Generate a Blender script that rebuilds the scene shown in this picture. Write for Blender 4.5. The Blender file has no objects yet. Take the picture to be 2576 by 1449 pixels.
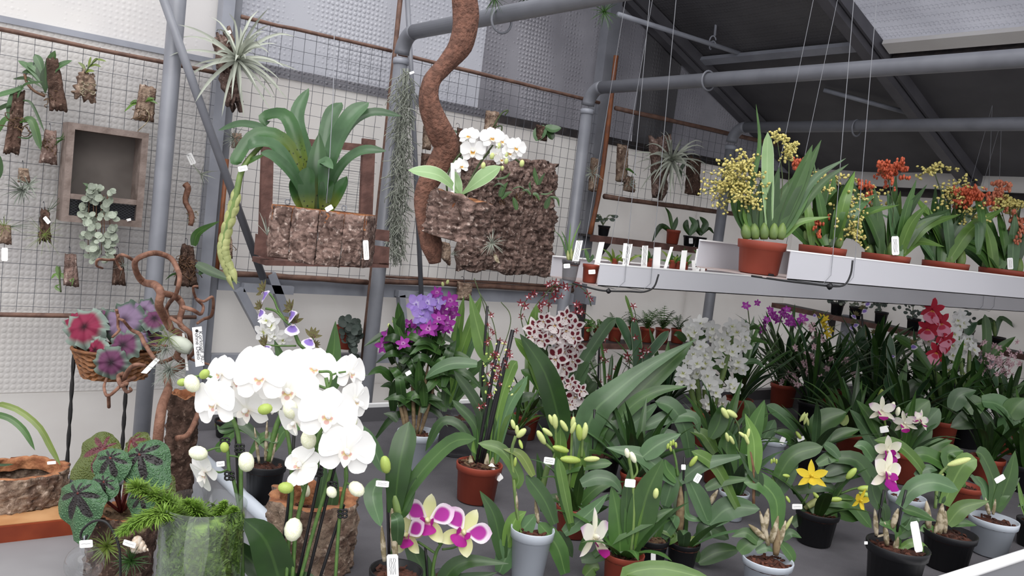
import bpy, math, random
import numpy as np
from mathutils import Vector as V, Matrix, noise
PI = math.pi
rnd = random.Random(7)
scene = bpy.context.scene
COL = scene.collection
# ---------------------------------------------------------------- camera
F = 2170.0                                    # focal length in pixels of the 2576 px wide frame
YAW, PIT, ROL = (math.radians(a) for a in (37.22, 4.79, -6.76))
CAM = V((0, 0, 1.6))
fw = V((math.sin(YAW) * math.cos(PIT), math.cos(YAW) * math.cos(PIT), -math.sin(PIT)))
r0 = V((math.cos(YAW), -math.sin(YAW), 0)); d0 = fw.cross(r0)
RT = r0 * math.cos(ROL) + d0 * math.sin(ROL)
DN = d0 * math.cos(ROL) - r0 * math.sin(ROL)
cam = bpy.data.cameras.new('camera'); camo = bpy.data.objects.new('camera', cam); COL.objects.link(camo)
cam.sensor_width = 36; cam.lens = F / 2576 * 36; cam.clip_start = .05
m = Matrix.Identity(4)
for i in range(3):
    m[i][0], m[i][1], m[i][2], m[i][3] = RT[i], -DN[i], -fw[i], CAM[i]
camo.matrix_world = m
scene.camera = camo
# ---------------------------------------------------------------- light: bright overcast sky over the glasshouse
scene.view_settings.view_transform = 'Standard'; scene.view_settings.look = 'None'
scene.view_settings.exposure = 0.5; scene.view_settings.gamma = 1
scene.view_settings.use_curve_mapping = False
world = bpy.data.worlds.new('overcast'); scene.world = world; world.use_nodes = True
nt = world.node_tree; nt.nodes.clear()
wo = nt.nodes.new('ShaderNodeOutputWorld'); wb = nt.nodes.new('ShaderNodeBackground')
tc = nt.nodes.new('ShaderNodeTexCoord'); sx = nt.nodes.new('ShaderNodeSeparateXYZ'); cr = nt.nodes.new('ShaderNodeValToRGB')
nt.links.new(tc.outputs['Generated'], sx.inputs[0]); nt.links.new(sx.outputs[2], cr.inputs[0])
cr.color_ramp.elements[0].position = 0.0; cr.color_ramp.elements[0].color = (.62, .62, .65, 1)
cr.color_ramp.elements[1].position = 1.0; cr.color_ramp.elements[1].color = (1.0, 1.0, 1.03, 1)
nt.links.new(cr.outputs[0], wb.inputs[0]); wb.inputs[1].default_value = 1.25
nt.links.new(wb.outputs[0], wo.inputs[0])
sun = bpy.data.lights.new('overcast_sun', 'SUN'); sun.energy = 1.5; sun.angle = math.radians(50); sun.color = (1, .985, .96)
suno = bpy.data.objects.new('overcast_sun', sun); COL.objects.link(suno)
suno.rotation_euler = V((.35, .55, -.75)).to_track_quat('-Z', 'Y').to_euler()
# ---------------------------------------------------------------- photograph pixels to points in the room
def ray(px, py): return fw + RT * ((px - 1288) / F) + DN * ((py - 724.5) / F)
def D(px, py, dep): return CAM + ray(px, py) * dep
def AY(px, py, Y): r = ray(px, py); return CAM + r * ((Y - CAM.y) / r.y)
def AX(px, py, X): r = ray(px, py); return CAM + r * ((X - CAM.x) / r.x)
def AZ(px, py, Z): r = ray(px, py); return CAM + r * ((Z - CAM.z) / r.z)
def dep(p): return (V(p) - CAM).dot(fw)
UP = V((0, 0, 1)); TOCAM = -fw
# ---------------------------------------------------------------- materials
def lin(h):
    if isinstance(h, str):
        h = h.lstrip('#'); c = [int(h[i:i + 2], 16) / 255 for i in (0, 2, 4)]
    else: c = h
    return tuple(x / 12.92 if x <= .04045 else ((x + .055) / 1.055) ** 2.4 for x in c) + (1,)
def newmat(name):
    mt = bpy.data.materials.new(name); mt.use_nodes = True
    n = mt.node_tree; b = n.nodes['Principled BSDF']
    return mt, n, b
def nd(n, t, **k):
    x = n.nodes.new(t)
    for a, v in k.items():
        if hasattr(x, a): setattr(x, a, v)
        else: x.inputs[a.replace('_', ' ')].default_value = v
    return x
def mixc(n, fac, a, b):
    x = n.nodes.new('ShaderNodeMix'); x.data_type = 'RGBA'
    for i, s in ((0, fac), (6, a), (7, b)):
        if hasattr(s, 'links') or hasattr(s, 'is_linked'): n.links.new(s, x.inputs[i])
        else: x.inputs[i].default_value = s
    return x.outputs[2]
def ramp(n, src, p0, p1, inv=False):
    x = n.nodes.new('ShaderNodeMapRange'); x.interpolation_type = 'SMOOTHSTEP'
    x.inputs[1].default_value = p0; x.inputs[2].default_value = p1
    if inv: x.inputs[3].default_value = 1; x.inputs[4].default_value = 0
    n.links.new(src, x.inputs[0]); return x.outputs[0]
def mth(n, op, a, b=0.0):
    x = n.nodes.new('ShaderNodeMath'); x.operation = op
    for i, s in ((0, a), (1, b)):
        if hasattr(s, 'is_linked'): n.links.new(s, x.inputs[i])
        else: x.inputs[i].default_value = s
    return x.outputs[0]
def noisy(n, scale, detail=3, coord='Object'):
    t = n.nodes.new('ShaderNodeTexCoord'); x = nd(n, 'ShaderNodeTexNoise', Scale=scale, Detail=detail)
    n.links.new(t.outputs[coord], x.inputs['Vector']); return x.outputs[0]
def mat(name, col, col2=None, rough=.6, scale=20, metal=0, bump=0, bscale=None, spec=.4, lo=.35, hi=.65, rand=0):
    mt, n, b = newmat(name)
    c = lin(col)
    b.inputs['Roughness'].default_value = rough; b.inputs['Metallic'].default_value = metal
    b.inputs['Specular IOR Level'].default_value = spec
    o = None
    if col2:
        o = mixc(n, ramp(n, noisy(n, scale), lo, hi), c, lin(col2))
    if rand:
        oi = n.nodes.new('ShaderNodeObjectInfo'); hv = nd(n, 'ShaderNodeHueSaturation')
        n.links.new(mth(n, 'MULTIPLY_ADD', oi.outputs['Random'], rand), hv.inputs['Value'])
        hv.inputs['Value'].links[0].from_node.inputs[2].default_value = 1 - rand / 2
        if o is not None: n.links.new(o, hv.inputs['Color'])
        else: hv.inputs['Color'].default_value = c
        o = hv.outputs[0]
    if o is not None: n.links.new(o, b.inputs['Base Color'])
    else: b.inputs['Base Color'].default_value = c
    if bump:
        bp = nd(n, 'ShaderNodeBump', Strength=bump, Distance=.01)
        n.links.new(noisy(n, bscale or scale * 2, 5), bp.inputs['Height']); n.links.new(bp.outputs[0], b.inputs['Normal'])
    return mt
def leafmat(name, c1, c2, rib=None, rough=.33, edge=None, back=None, spots=None, nsc=14):
    """leaf: mottled green, paler midrib along the middle (UV x = .5)"""
    mt, n, b = newmat(name)
    t = n.nodes.new('ShaderNodeTexCoord'); s = n.nodes.new('ShaderNodeSeparateXYZ'); n.links.new(t.outputs['UV'], s.inputs[0])
    o = mixc(n, ramp(n, noisy(n, nsc), .3, .7), lin(c1), lin(c2))
    dist = mth(n, 'ABSOLUTE', mth(n, 'SUBTRACT', s.outputs[0], .5))
    if rib: o = mixc(n, mth(n, 'MULTIPLY', ramp(n, dist, .015, .06, True), .55), o, lin(rib))
    if edge: o = mixc(n, ramp(n, dist, .43, .485), o, lin(edge))
    if spots:
        v = nd(n, 'ShaderNodeTexVoronoi', Scale=spots[1]); n.links.new(t.outputs['Object'], v.inputs['Vector'])
        low = ramp(n, s.outputs[1], spots[3], spots[4], True)
        o = mixc(n, mth(n, 'MULTIPLY', low, .8), o, lin(spots[2]))
        o = mixc(n, mth(n, 'MULTIPLY', ramp(n, v.outputs[0], .22, .3, True), low), o, lin(spots[0]))
    oi = n.nodes.new('ShaderNodeObjectInfo'); hv = nd(n, 'ShaderNodeHueSaturation')
    x = n.nodes.new('ShaderNodeMapRange'); x.inputs[3].default_value = .55; x.inputs[4].default_value = .93
    n.links.new(oi.outputs['Random'], x.inputs[0]); n.links.new(x.outputs[0], hv.inputs['Value']); n.links.new(o, hv.inputs['Color'])
    o = hv.outputs[0]
    if back:
        g = n.nodes.new('ShaderNodeNewGeometry'); o = mixc(n, g.outputs['Backfacing'], o, lin(back))
    n.links.new(o, b.inputs['Base Color']); b.inputs['Roughness'].default_value = rough
    b.inputs['Specular IOR Level'].default_value = .45
    tr = n.nodes.new('ShaderNodeBsdfTranslucent'); n.links.new(o, tr.inputs[0])
    mx = n.nodes.new('ShaderNodeMixShader'); mx.inputs[0].default_value = .12
    n.links.new(b.outputs[0], mx.inputs[1]); n.links.new(tr.outputs[0], mx.inputs[2])
    n.links.new(mx.outputs[0], n.nodes['Material Output'].inputs[0])
    return mt
def petmat(name, base, tip=None, heart=None, blotch=None, spots=None, hv=(.0, .3), tv=(.6, 1.0), edge=None):
    """petal: UV y runs from the heart of the flower to the tip, UV x across"""
    mt, n, b = newmat(name)
    t = n.nodes.new('ShaderNodeTexCoord'); s = n.nodes.new('ShaderNodeSeparateXYZ'); n.links.new(t.outputs['UV'], s.inputs[0])
    o = lin(base)
    if tip: o = mixc(n, ramp(n, s.outputs[1], *tv), o, lin(tip))
    if blotch:
        u = mth(n, 'SUBTRACT', s.outputs[0], .5); w = mth(n, 'SUBTRACT', s.outputs[1], blotch[1])
        q = mth(n, 'ADD', mth(n, 'MULTIPLY', mth(n, 'MULTIPLY', u, u), blotch[2]), mth(n, 'MULTIPLY', mth(n, 'MULTIPLY', w, w), blotch[3]))
        o = mixc(n, ramp(n, q, .6, 1.3, True), o, lin(blotch[0]))
    if spots:
        v = nd(n, 'ShaderNodeTexVoronoi', Scale=spots[1]); n.links.new(t.outputs['UV'], v.inputs['Vector'])
        o = mixc(n, ramp(n, v.outputs[0], spots[2], spots[2] + .06, True), o, lin(spots[0]))
    if heart: o = mixc(n, ramp(n, s.outputs[1], hv[0], hv[1], True), o, lin(heart))
    if edge:
        dist = mth(n, 'ABSOLUTE', mth(n, 'SUBTRACT', s.outputs[0], .5)); o = mixc(n, ramp(n, dist, .36, .46), o, lin(edge))
    tr = n.nodes.new('ShaderNodeBsdfTranslucent')
    if hasattr(o, 'is_linked'): n.links.new(o, b.inputs['Base Color']); n.links.new(o, tr.inputs[0])
    else: b.inputs['Base Color'].default_value = o; tr.inputs[0].default_value = o
    b.inputs['Roughness'].default_value = .6; b.inputs['Specular IOR Level'].default_value = .2
    mx = n.nodes.new('ShaderNodeMixShader'); mx.inputs[0].default_value = .3
    n.links.new(b.outputs[0], mx.inputs[1]); n.links.new(tr.outputs[0], mx.inputs[2])
    n.links.new(mx.outputs[0], n.nodes['Material Output'].inputs[0])
    return mt
def glassmat(name, col, alpha=.2, rough=.05, spec=.6):
    mt, n, b = newmat(name)
    b.inputs['Base Color'].default_value = lin(col); b.inputs['Roughness'].default_value = rough
    b.inputs['Specular IOR Level'].default_value = spec
    tp = n.nodes.new('ShaderNodeBsdfTransparent'); mx = n.nodes.new('ShaderNodeMixShader')
    fr = nd(n, 'ShaderNodeLayerWeight', Blend=.25)
    n.links.new(mth(n, 'ADD', mth(n, 'MULTIPLY', fr.outputs['Facing'], .45), alpha), mx.inputs[0])
    n.links.new(tp.outputs[0], mx.inputs[1]); n.links.new(b.outputs[0], mx.inputs[2])
    n.links.new(mx.outputs[0], n.nodes['Material Output'].inputs[0])
    return mt
def thinglass(name):
    mt, n, b = newmat(name); n.nodes.remove(b)
    g = n.nodes.new('ShaderNodeBsdfGlossy'); g.inputs['Roughness'].default_value = .04; g.inputs[0].default_value = (.9, .92, .95, 1)
    tp = n.nodes.new('ShaderNodeBsdfTransparent'); tp.inputs[0].default_value = (.96, .97, .97, 1); mx = n.nodes.new('ShaderNodeMixShader')
    fr = nd(n, 'ShaderNodeLayerWeight', Blend=.12); n.links.new(mth(n, 'ADD', mth(n, 'MULTIPLY', fr.outputs['Facing'], .4), .02), mx.inputs[0])
    n.links.new(tp.outputs[0], mx.inputs[1]); n.links.new(g.outputs[0], mx.inputs[2]); n.links.new(mx.outputs[0], n.nodes['Material Output'].inputs[0])
    return mt
# ---------------------------------------------------------------- mesh building
ORG = {}
MESHN = {}
class MB:
    def __init__(s): s.v = []; s.f = []; s.m = []; s.uv = {}
    def add(s, verts, faces, mi=0, uvs=None):
        o = len(s.v); s.v += [tuple(p) for p in verts]
        s.f += [tuple(i + o for i in f) for f in faces]; s.m += [mi] * len(faces)
        if uvs:
            for i, u in enumerate(uvs): s.uv[o + i] = u
        return s
    def tube(s, path, r, n=6, mi=0, cap=True):
        P = [V(p) for p in path]; k = len(P)
        R = r if isinstance(r, (list, tuple)) else [r] * k
        T = [(P[min(i + 1, k - 1)] - P[max(i - 1, 0)]).normalized() for i in range(k)]
        a = T[0].orthogonal().normalized(); vs = []; uv = []
        for i in range(k):
            a = (a - T[i] * a.dot(T[i]))
            a = a.normalized() if a.length > 1e-6 else T[i].orthogonal().normalized()
            b = T[i].cross(a)
            for j in range(n):
                t = 2 * PI * j / n; vs.append(P[i] + (a * math.cos(t) + b * math.sin(t)) * R[i]); uv.append((j / n, i / max(1, k - 1)))
        fs = [(i * n + j, i * n + (j + 1) % n, (i + 1) * n + (j + 1) % n, (i + 1) * n + j) for i in range(k - 1) for j in range(n)]
        if cap: fs += [tuple(range(n - 1, -1, -1)), tuple(range((k - 1) * n, k * n))]
        return s.add(vs, fs, mi, uv)
    def hexa(s, c, mi=0):
        """8 corners: bottom ring of four, top ring of four"""
        return s.add(c, [(3, 2, 1, 0), (4, 5, 6, 7), (0, 1, 5, 4), (1, 2, 6, 5), (2, 3, 7, 6), (3, 0, 4, 7)], mi)
    def box(s, lo, hi, mi=0):
        x0, y0, z0 = lo; x1, y1, z1 = hi
        return s.hexa([(x0, y0, z0), (x1, y0, z0), (x1, y1, z0), (x0, y1, z0), (x0, y0, z1), (x1, y0, z1), (x1, y1, z1), (x0, y1, z1)], mi)
    def slab(s, quad, off, mi=0):
        """four corners pushed along off"""
        q = [V(p) for p in quad]; o = V(off); return s.hexa(q + [p + o for p in q], mi)
    def bar(s, a, b, w, h, up=UP, mi=0):
        a = V(a); b = V(b); t = (b - a).normalized(); x = t.cross(up).normalized() * w / 2; y = x.cross(t).normalized() * h / 2
        return s.hexa([a - x - y, a + x - y, a + x + y, a - x + y, b - x - y, b + x - y, b + x + y, b - x + y], mi)
    def lathe(s, prof, c, n=20, mi=0, axis=None, wob=None):
        c = V(c); vs = []; k = len(prof)
        z = V(axis).normalized() if axis else UP; x = z.orthogonal().normalized() if axis else V((1, 0, 0)); y = z.cross(x)
        for r, h in prof:
            for j in range(n):
                t = 2 * PI * j / n; rr = r * (wob(t, h) if wob else 1)
                vs.append(c + x * math.cos(t) * rr + y * math.sin(t) * rr + z * h)
        fs = [(i * n + j, i * n + (j + 1) % n, (i + 1) * n + (j + 1) % n, (i + 1) * n + j) for i in range(k - 1) for j in range(n)]
        if prof[0][0] > 1e-5: fs.append(tuple(range(n - 1, -1, -1)))
        if prof[-1][0] > 1e-5: fs.append(tuple(range((k - 1) * n, k * n)))
        return s.add(vs, fs, mi)
    def ell(s, c, r, n=8, k=5, mi=0, axis=None, jit=0):
        c = V(c); rx, ry, rz = r if isinstance(r, (list, tuple)) else (r, r, r)
        z = V(axis).normalized() if axis else UP; x = z.orthogonal().normalized(); y = z.cross(x)
        vs = []; uv = []
        for i in range(k + 1):
            a = PI * i / k
            for j in range(n):
                t = 2 * PI * j / n; q = 1 + (rnd.uniform(-jit, jit) if jit else 0)
                vs.append(c + (x * math.cos(t) * rx * math.sin(a) + y * math.sin(t) * ry * math.sin(a) - z * rz * math.cos(a)) * q); uv.append((j / n, i / k))
        fs = [(i * n + j, i * n + (j + 1) % n, (i + 1) * n + (j + 1) % n, (i + 1) * n + j) for i in range(k) for j in range(n)]
        return s.add(vs, fs, mi, uv)
    def surf(s, fn, nu, nv, mi=0, closed=False):
        vs = [fn(i / nu, j / nv) for j in range(nv + 1) for i in range(nu + (0 if closed else 1))]
        w = nu if closed else nu + 1
        fs = [(j * w + i, j * w + (i + 1) % w, (j + 1) * w + (i + 1) % w, (j + 1) * w + i) for j in range(nv) for i in range(nu)]
        uv = [(i / nu, j / nv) for j in range(nv + 1) for i in range(w)]
        return s.add(vs, fs, mi, uv)
    def mesh(s, name, mats, org=(0, 0, 0), smooth=True):
        me = bpy.data.meshes.new(name); o = V(org)
        me.from_pydata([(p[0] - o[0], p[1] - o[1], p[2] - o[2]) for p in s.v], [], s.f)
        for x in (mats if isinstance(mats, (list, tuple)) else [mats]): me.materials.append(x)
        if any(s.m): me.polygons.foreach_set('material_index', s.m)
        if smooth: me.polygons.foreach_set('use_smooth', [True] * len(s.f))
        if s.uv:
            u = me.uv_layers.new(name='uv'); li = np.zeros(len(me.loops), np.int32); me.loops.foreach_get('vertex_index', li)
            a = np.zeros((len(s.v), 2), np.float32)
            for i, q in s.uv.items(): a[i] = q
            u.data.foreach_set('uv', a[li].ravel())
        me.update(); return me
    def build(s, name, mats, parent=None, smooth=True, label=None):
        me = s.mesh(name, mats, ORG[parent.name] if parent else (0, 0, 0), smooth)
        ob = bpy.data.objects.new(name, me); COL.objects.link(ob)
        if parent: ob.parent = parent; ORG[ob.name] = ORG[parent.name]
        else: ORG[ob.name] = V((0, 0, 0))
        if label: ob['label'] = label
        return ob
def thing(name, label, cat, loc, group=None):
    o = bpy.data.objects.new(name, None); COL.objects.link(o); o.location = loc; o.empty_display_size = .05
    ORG[o.name] = V(loc); o['label'] = label; o['category'] = cat
    if group: o['group'] = group
    return o
def tag(o, label, cat, group=None):
    o['label'] = label; o['category'] = cat
    if group: o['group'] = group
    # move the origin to the foot of the mesh
    me = o.data; n = len(me.vertices); a = np.zeros(n * 3); me.vertices.foreach_get('co', a); a = a.reshape(-1, 3)
    c = np.array([(a[:, 0].min() + a[:, 0].max()) / 2, (a[:, 1].min() + a[:, 1].max()) / 2, a[:, 2].min()])
    me.vertices.foreach_set('co', (a - c).ravel()); o.location = c; ORG[o.name] = V(c); return o
def struct(o): o['kind'] = 'structure'; return o
def stuff(o): o['kind'] = 'stuff'; return o
def inst(name, me, parent, pos, rot=None, sc=1.0, label=None):
    ob = bpy.data.objects.new(name, me); COL.objects.link(ob); ob.parent = parent
    M = (rot.to_4x4() if rot else Matrix.Identity(4)) @ Matrix.Diagonal((sc, sc, sc, 1) if not isinstance(sc, tuple) else sc + (1,))
    M.translation = V(pos) - ORG[parent.name]; ob.matrix_local = M; ORG[ob.name] = ORG[parent.name]
    if label: ob['label'] = label
    return ob
def crv(pts, n=10):
    """Catmull-Rom through pts"""
    P = [V(p) for p in pts]
    if len(P) == 2: return [P[0].lerp(P[1], i / n) for i in range(n + 1)]
    P = [P[0] * 2 - P[1]] + P + [P[-1] * 2 - P[-2]]; k = len(P) - 3; out = []
    for i in range(n + 1):
        t = i / n * k; j = min(int(t), k - 1); t -= j; a, b, c, d = P[j:j + 4]
        out.append(.5 * ((2 * b) + (c - a) * t + (2 * a - 5 * b + 4 * c - d) * t * t + (3 * b - a - 3 * c + d) * t ** 3))
    return out
PROF = {
    'strap': lambda t: min(1, .55 + 1.2 * t) * (1 - max(0, (t - .72) / .28) ** 2.2) ** .8 if t < 1 else 0,
    'oval': lambda t: max(0, math.sin(PI * (.06 + .94 * t) ** 1.0)) ** .65 if t < 1 else 0,
    'lance': lambda t: max(0, math.sin(PI * (.1 + .9 * t) ** .8)) ** .85 if t < 1 else 0,
    'grass': lambda t: (1 - t) ** .6 * min(1, .7 + 2 * t),
    'obov': lambda t: max(0, math.sin(PI * (.04 + .96 * t) ** 1.5)) ** .7 if t < 1 else 0,
}
def leafgeo(mb, path, w, prof='strap', side=None, up=None, fold=.18, n=10, mi=0, nx=4, curl=0, wav=0, twist=0):
    P = crv(path, n); pf = PROF[prof]; vs = []; uv = []; ph = rnd.random() * 6
    for i, p in enumerate(P):
        T = (P[min(i + 1, n)] - P[max(i - 1, 0)]).normalized()
        if side is not None: S = (V(side) - T * T.dot(V(side)))
        else: S = T.cross(V(up) if up is not None else UP)
        S = S.normalized() if S.length > 1e-5 else T.orthogonal().normalized()
        if twist:
            S = S * math.cos(twist * i / n) + S.cross(T) * math.sin(twist * i / n)
        N = S.cross(T); t = i / n; hw = max(pf(t), .02) * w / 2
        for j in range(nx + 1):
            q = j / nx * 2 - 1
            z = (abs(q) * fold - curl * q * q) * hw
            if wav: z += wav * hw * math.sin(t * 14 + ph) * abs(q)
            vs.append(p + S * q * hw + N * z); uv.append((j / nx, t))
    k = nx + 1
    fs = [(i * k + j, i * k + j + 1, (i + 1) * k + j + 1, (i + 1) * k + j) for i in range(n) for j in range(nx)]
    mb.add(vs, fs, mi, uv); return mb
def leaf(parent, path, w, mt, prof='strap', name='leaf', **k):
    return leafgeo(MB(), path, w, prof, **k).build(name, mt, parent)
def arc(base, az, L, elev, droop, n=5):
    """path that leaves base at elevation elev and bends down by droop along its length"""
    p = V(base); out = [p.copy()]; h = V((math.cos(az), math.sin(az), 0))
    for i in range(n):
        e = elev - droop * ((i + .5) / n) ** 1.4
        p = p + (h * math.cos(e) + UP * math.sin(e)) * (L / n); out.append(p.copy())
    return out
def sidev(az): return V((-math.sin(az), math.cos(az), 0))
def frame(z, up=UP, roll=0):
    z = V(z).normalized(); x = V(up).cross(z)
    x = x.normalized() if x.length > 1e-4 else V((1, 0, 0)); y = z.cross(x)
    if roll: x, y = x * math.cos(roll) + y * math.sin(roll), y * math.cos(roll) - x * math.sin(roll)
    return Matrix((x, y, z)).transposed()
# ================================================================ materials used all over
M = {}
M['panel'] = mat('white_panel', 'dad8d5', 'd3d0cd', .55, 3, bump=.12, bscale=40)
def seethrough(mt, k):
    n = mt.node_tree; b = n.nodes['Principled BSDF']; tr = n.nodes.new('ShaderNodeBsdfTranslucent'); mx = n.nodes.new('ShaderNodeMixShader'); mx.inputs[0].default_value = k
    if b.inputs['Base Color'].is_linked: n.links.new(b.inputs['Base Color'].links[0].from_socket, tr.inputs[0])
    else: tr.inputs[0].default_value = b.inputs['Base Color'].default_value
    n.links.new(b.outputs[0], mx.inputs[1]); n.links.new(tr.outputs[0], mx.inputs[2]); n.links.new(mx.outputs[0], n.nodes['Material Output'].inputs[0]); return mt
M['wallp'] = seethrough(mat('translucent_wall_panel', 'e2e0dd', 'dbd8d5', .55, 3, bump=.12, bscale=40), .55)
M['steel'] = mat('galvanised_steel', '989ba4', '8c8f98', .45, 9, spec=.5, bump=.05)
M['pipe'] = mat('grey_pipe', '7b7d84', '72747b', .42, 9, spec=.5, bump=.05)
M['darkrail'] = mat('dark_rail', '2b292b', '3a3434', .6, 30)
M['wire'] = mat('wire', '55575e', None, .5)
M['rod'] = mat('bamboo_rod', '5f473e', '75594c', .6, 30, bump=.2)
M['cane'] = mat('orange_bamboo', '86502f', '6d422e', .5, 22)
M['trough'] = mat('white_trough', 'c6c6cc', None, .4, spec=.5)
M['white'] = mat('white_enamel', 'f2f2f2', None, .35)
M['tag'] = mat('white_tag', 'f4f3f1', None, .5)
M['ink'] = mat('ink', '2b2b33', None, .7)
M['matte'] = mat('bench_mat', '59575b', '535155', .9, 12, bump=.3, bscale=300)
M['terra'] = mat('terracotta_plastic', '8e3f2e', '7f3627', .5, 8)
M['black'] = mat('black_plastic', '17171a', None, .45)
M['silver'] = mat('silver_plastic', 'b9c0c9', 'adb4bd', .35, 6, spec=.5)
M['clear'] = glassmat('smoky_clear_plastic', '55555a', .45, .15)
M['soil'] = mat('bark_chips', '5b3426', '3a2119', .9, 60, bump=.8, rand=.3)
M['moss'] = mat('dry_moss', '6d5640', '4a3a28', .95, 60, bump=.6)
def barkmat(name, c1, c2, c3):
    mt, n, b = newmat(name)
    o = mixc(n, ramp(n, noisy(n, 26, 5), .38, .62), lin(c1), lin(c2)); o = mixc(n, ramp(n, noisy(n, 75, 4), .55, .72), o, lin(c3))
    n.links.new(o, b.inputs['Base Color']); b.inputs['Roughness'].default_value = .9; b.inputs['Specular IOR Level'].default_value = .25
    bp = nd(n, 'ShaderNodeBump', Strength=1.0, Distance=.012); n.links.new(noisy(n, 70, 8), bp.inputs['Height']); n.links.new(bp.outputs[0], b.inputs['Normal']); return mt
M['bark'] = barkmat('cork_bark', '8a736a', '614e47', 'bca99f'); M['barkd'] = barkmat('dark_bark', '604a40', '42322a', '8a7467'); M['barkp'] = barkmat('pale_cork', '94806f', '6c574b', 'bca898')
M['corkin'] = mat('cut_cork', 'b07a55', '8a5639', .9, 40, bump=.6)
M['vine'] = mat('twisted_vine', '7d5748', '604236', .85, 60, bump=1.0, bscale=120)
M['twig'] = mat('contorted_branch', '86614f', '6a4839', .7, 40, bump=.5)
M['wood'] = mat('grey_wood', '84766f', '6d5f58', .75, 18, bump=.4)
M['woodb'] = mat('brown_wood', '6f5048', '573d37', .75, 18, bump=.4)
M['tabletop'] = mat('varnished_planks', 'c79a6e', 'ad7c52', .35, 9)
M['redwood'] = mat('red_brown_edge', '8a3d22', '742f19', .35, 9)
M['greybox'] = mat('grey_cabinet', '8d8c8e', '858486', .4, 5)
M['stake'] = mat('black_stake', '1b1a1c', None, .4)
M['string'] = mat('hanging_string', '8d8f94', None, .5)
M['iron'] = mat('black_iron', '1c1b1c', None, .5)
# bubble foil: a rounded bump for every bubble
def bubble(name, col, col2, transl, rough=.3, scale=48, strength=.6, rnds=.12):
    mt, n, b = newmat(name)
    t = n.nodes.new('ShaderNodeTexCoord'); v = nd(n, 'ShaderNodeTexVoronoi', Scale=scale, Randomness=rnds)
    n.links.new(t.outputs['Object'], v.inputs['Vector'])
    bp = nd(n, 'ShaderNodeBump', Strength=strength, Distance=.008)
    n.links.new(ramp(n, v.outputs[0], .2, .5, True), bp.inputs['Height']); n.links.new(bp.outputs[0], b.inputs['Normal'])
    o = mixc(n, ramp(n, noisy(n, 2.2, 4), .35, .65), lin(col), lin(col2))
    n.links.new(o, b.inputs['Base Color']); b.inputs['Roughness'].default_value = rough; b.inputs['Specular IOR Level'].default_value = .6
    tr = n.nodes.new('ShaderNodeBsdfTranslucent'); n.links.new(o, tr.inputs[0]); n.links.new(bp.outputs[0], tr.inputs['Normal'])
    mx = n.nodes.new('ShaderNodeMixShader'); mx.inputs[0].default_value = transl
    n.links.new(b.outputs[0], mx.inputs[1]); n.links.new(tr.outputs[0], mx.inputs[2])
    n.links.new(mx.outputs[0], n.nodes['Material Output'].inputs[0]); return mt
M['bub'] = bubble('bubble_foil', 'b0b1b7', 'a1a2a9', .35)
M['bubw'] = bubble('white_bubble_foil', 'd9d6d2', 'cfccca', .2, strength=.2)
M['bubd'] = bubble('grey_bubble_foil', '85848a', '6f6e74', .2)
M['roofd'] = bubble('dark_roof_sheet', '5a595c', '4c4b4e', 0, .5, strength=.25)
M['rooff'] = mat('dark_roof_board', '575659', '4e4d50', .6, 5)
M['rafter'] = mat('rafter_steel', '5c5b60', '525156', .5, 6)
M['roofl'] = bubble('pale_roof_foil', 'a3a4ac', '8f9098', .45)
# ================================================================ the setting
YW, XE, YT, YP = 3.5, 4.94, 3.415, 3.28           # gable wall, end wall, trellis, pipes; wall-side numbers scaled up about the camera
SL = -.4187
def roofz(x): return 2.127 + SL * (x - XE)
def sroot(name):
    o = bpy.data.objects.new(name, None); COL.objects.link(o); ORG[o.name] = V((0, 0, 0)); o['kind'] = 'structure'; return o
struct(MB().box((-2, -3, -.05), (6, 4, 0)).build('floor', mat('concrete_floor', '5f5d5c', '545251', .8, 4, bump=.2), smooth=False))
wall = sroot('wall_back')
XS = [-1.1, 1.10, 2.01, 3.06, 3.97, XE]
ZS = [0, .75, 2.066]
for i in range(5):
    for j in range(2):
        g = .002
        MB().box((XS[i] + g, YW, ZS[j] + g), (XS[i + 1] - g, YW + .03, ZS[j + 1] - g)).build('panel', M['bubw'] if j == 1 and i == 0 else M['wallp'], wall, False)
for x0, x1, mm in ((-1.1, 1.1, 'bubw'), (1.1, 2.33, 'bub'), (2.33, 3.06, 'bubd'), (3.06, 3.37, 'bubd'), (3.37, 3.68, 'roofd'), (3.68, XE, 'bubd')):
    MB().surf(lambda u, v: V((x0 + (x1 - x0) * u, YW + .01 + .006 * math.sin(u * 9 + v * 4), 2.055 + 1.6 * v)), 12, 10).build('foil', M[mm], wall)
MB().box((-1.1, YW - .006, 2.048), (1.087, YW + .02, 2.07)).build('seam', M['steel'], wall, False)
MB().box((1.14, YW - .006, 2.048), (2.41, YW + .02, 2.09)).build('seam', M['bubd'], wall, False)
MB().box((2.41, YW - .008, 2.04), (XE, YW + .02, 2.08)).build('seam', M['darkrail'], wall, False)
we = sroot('wall_right')
ys = [3.53, 2.82, 1.95, 1.03, -.7]
for i in range(4):
    MB().box((XE, ys[i + 1] + .003, 0), (XE + .03, ys[i] - .003, 1.945)).build('panel', M['wallp'], we, False)
    MB().box((XE, ys[i + 1] + .003, 1.945), (XE + .03, ys[i] - .003, 2.13)).build('panel', M['wallp'], we, False)
MB().tube([(XE - .035, -.7, 2.008), (XE - .035, 3.49, 2.008)], .027, 10).build('rail', M['darkrail'], we)
for y in (2.99, 2.14): MB().box((XE - .045, y - .035, 0), (XE, y + .035, 1.23)).build('post', M['steel'], we, False)
ce = sroot('ceiling')
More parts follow.
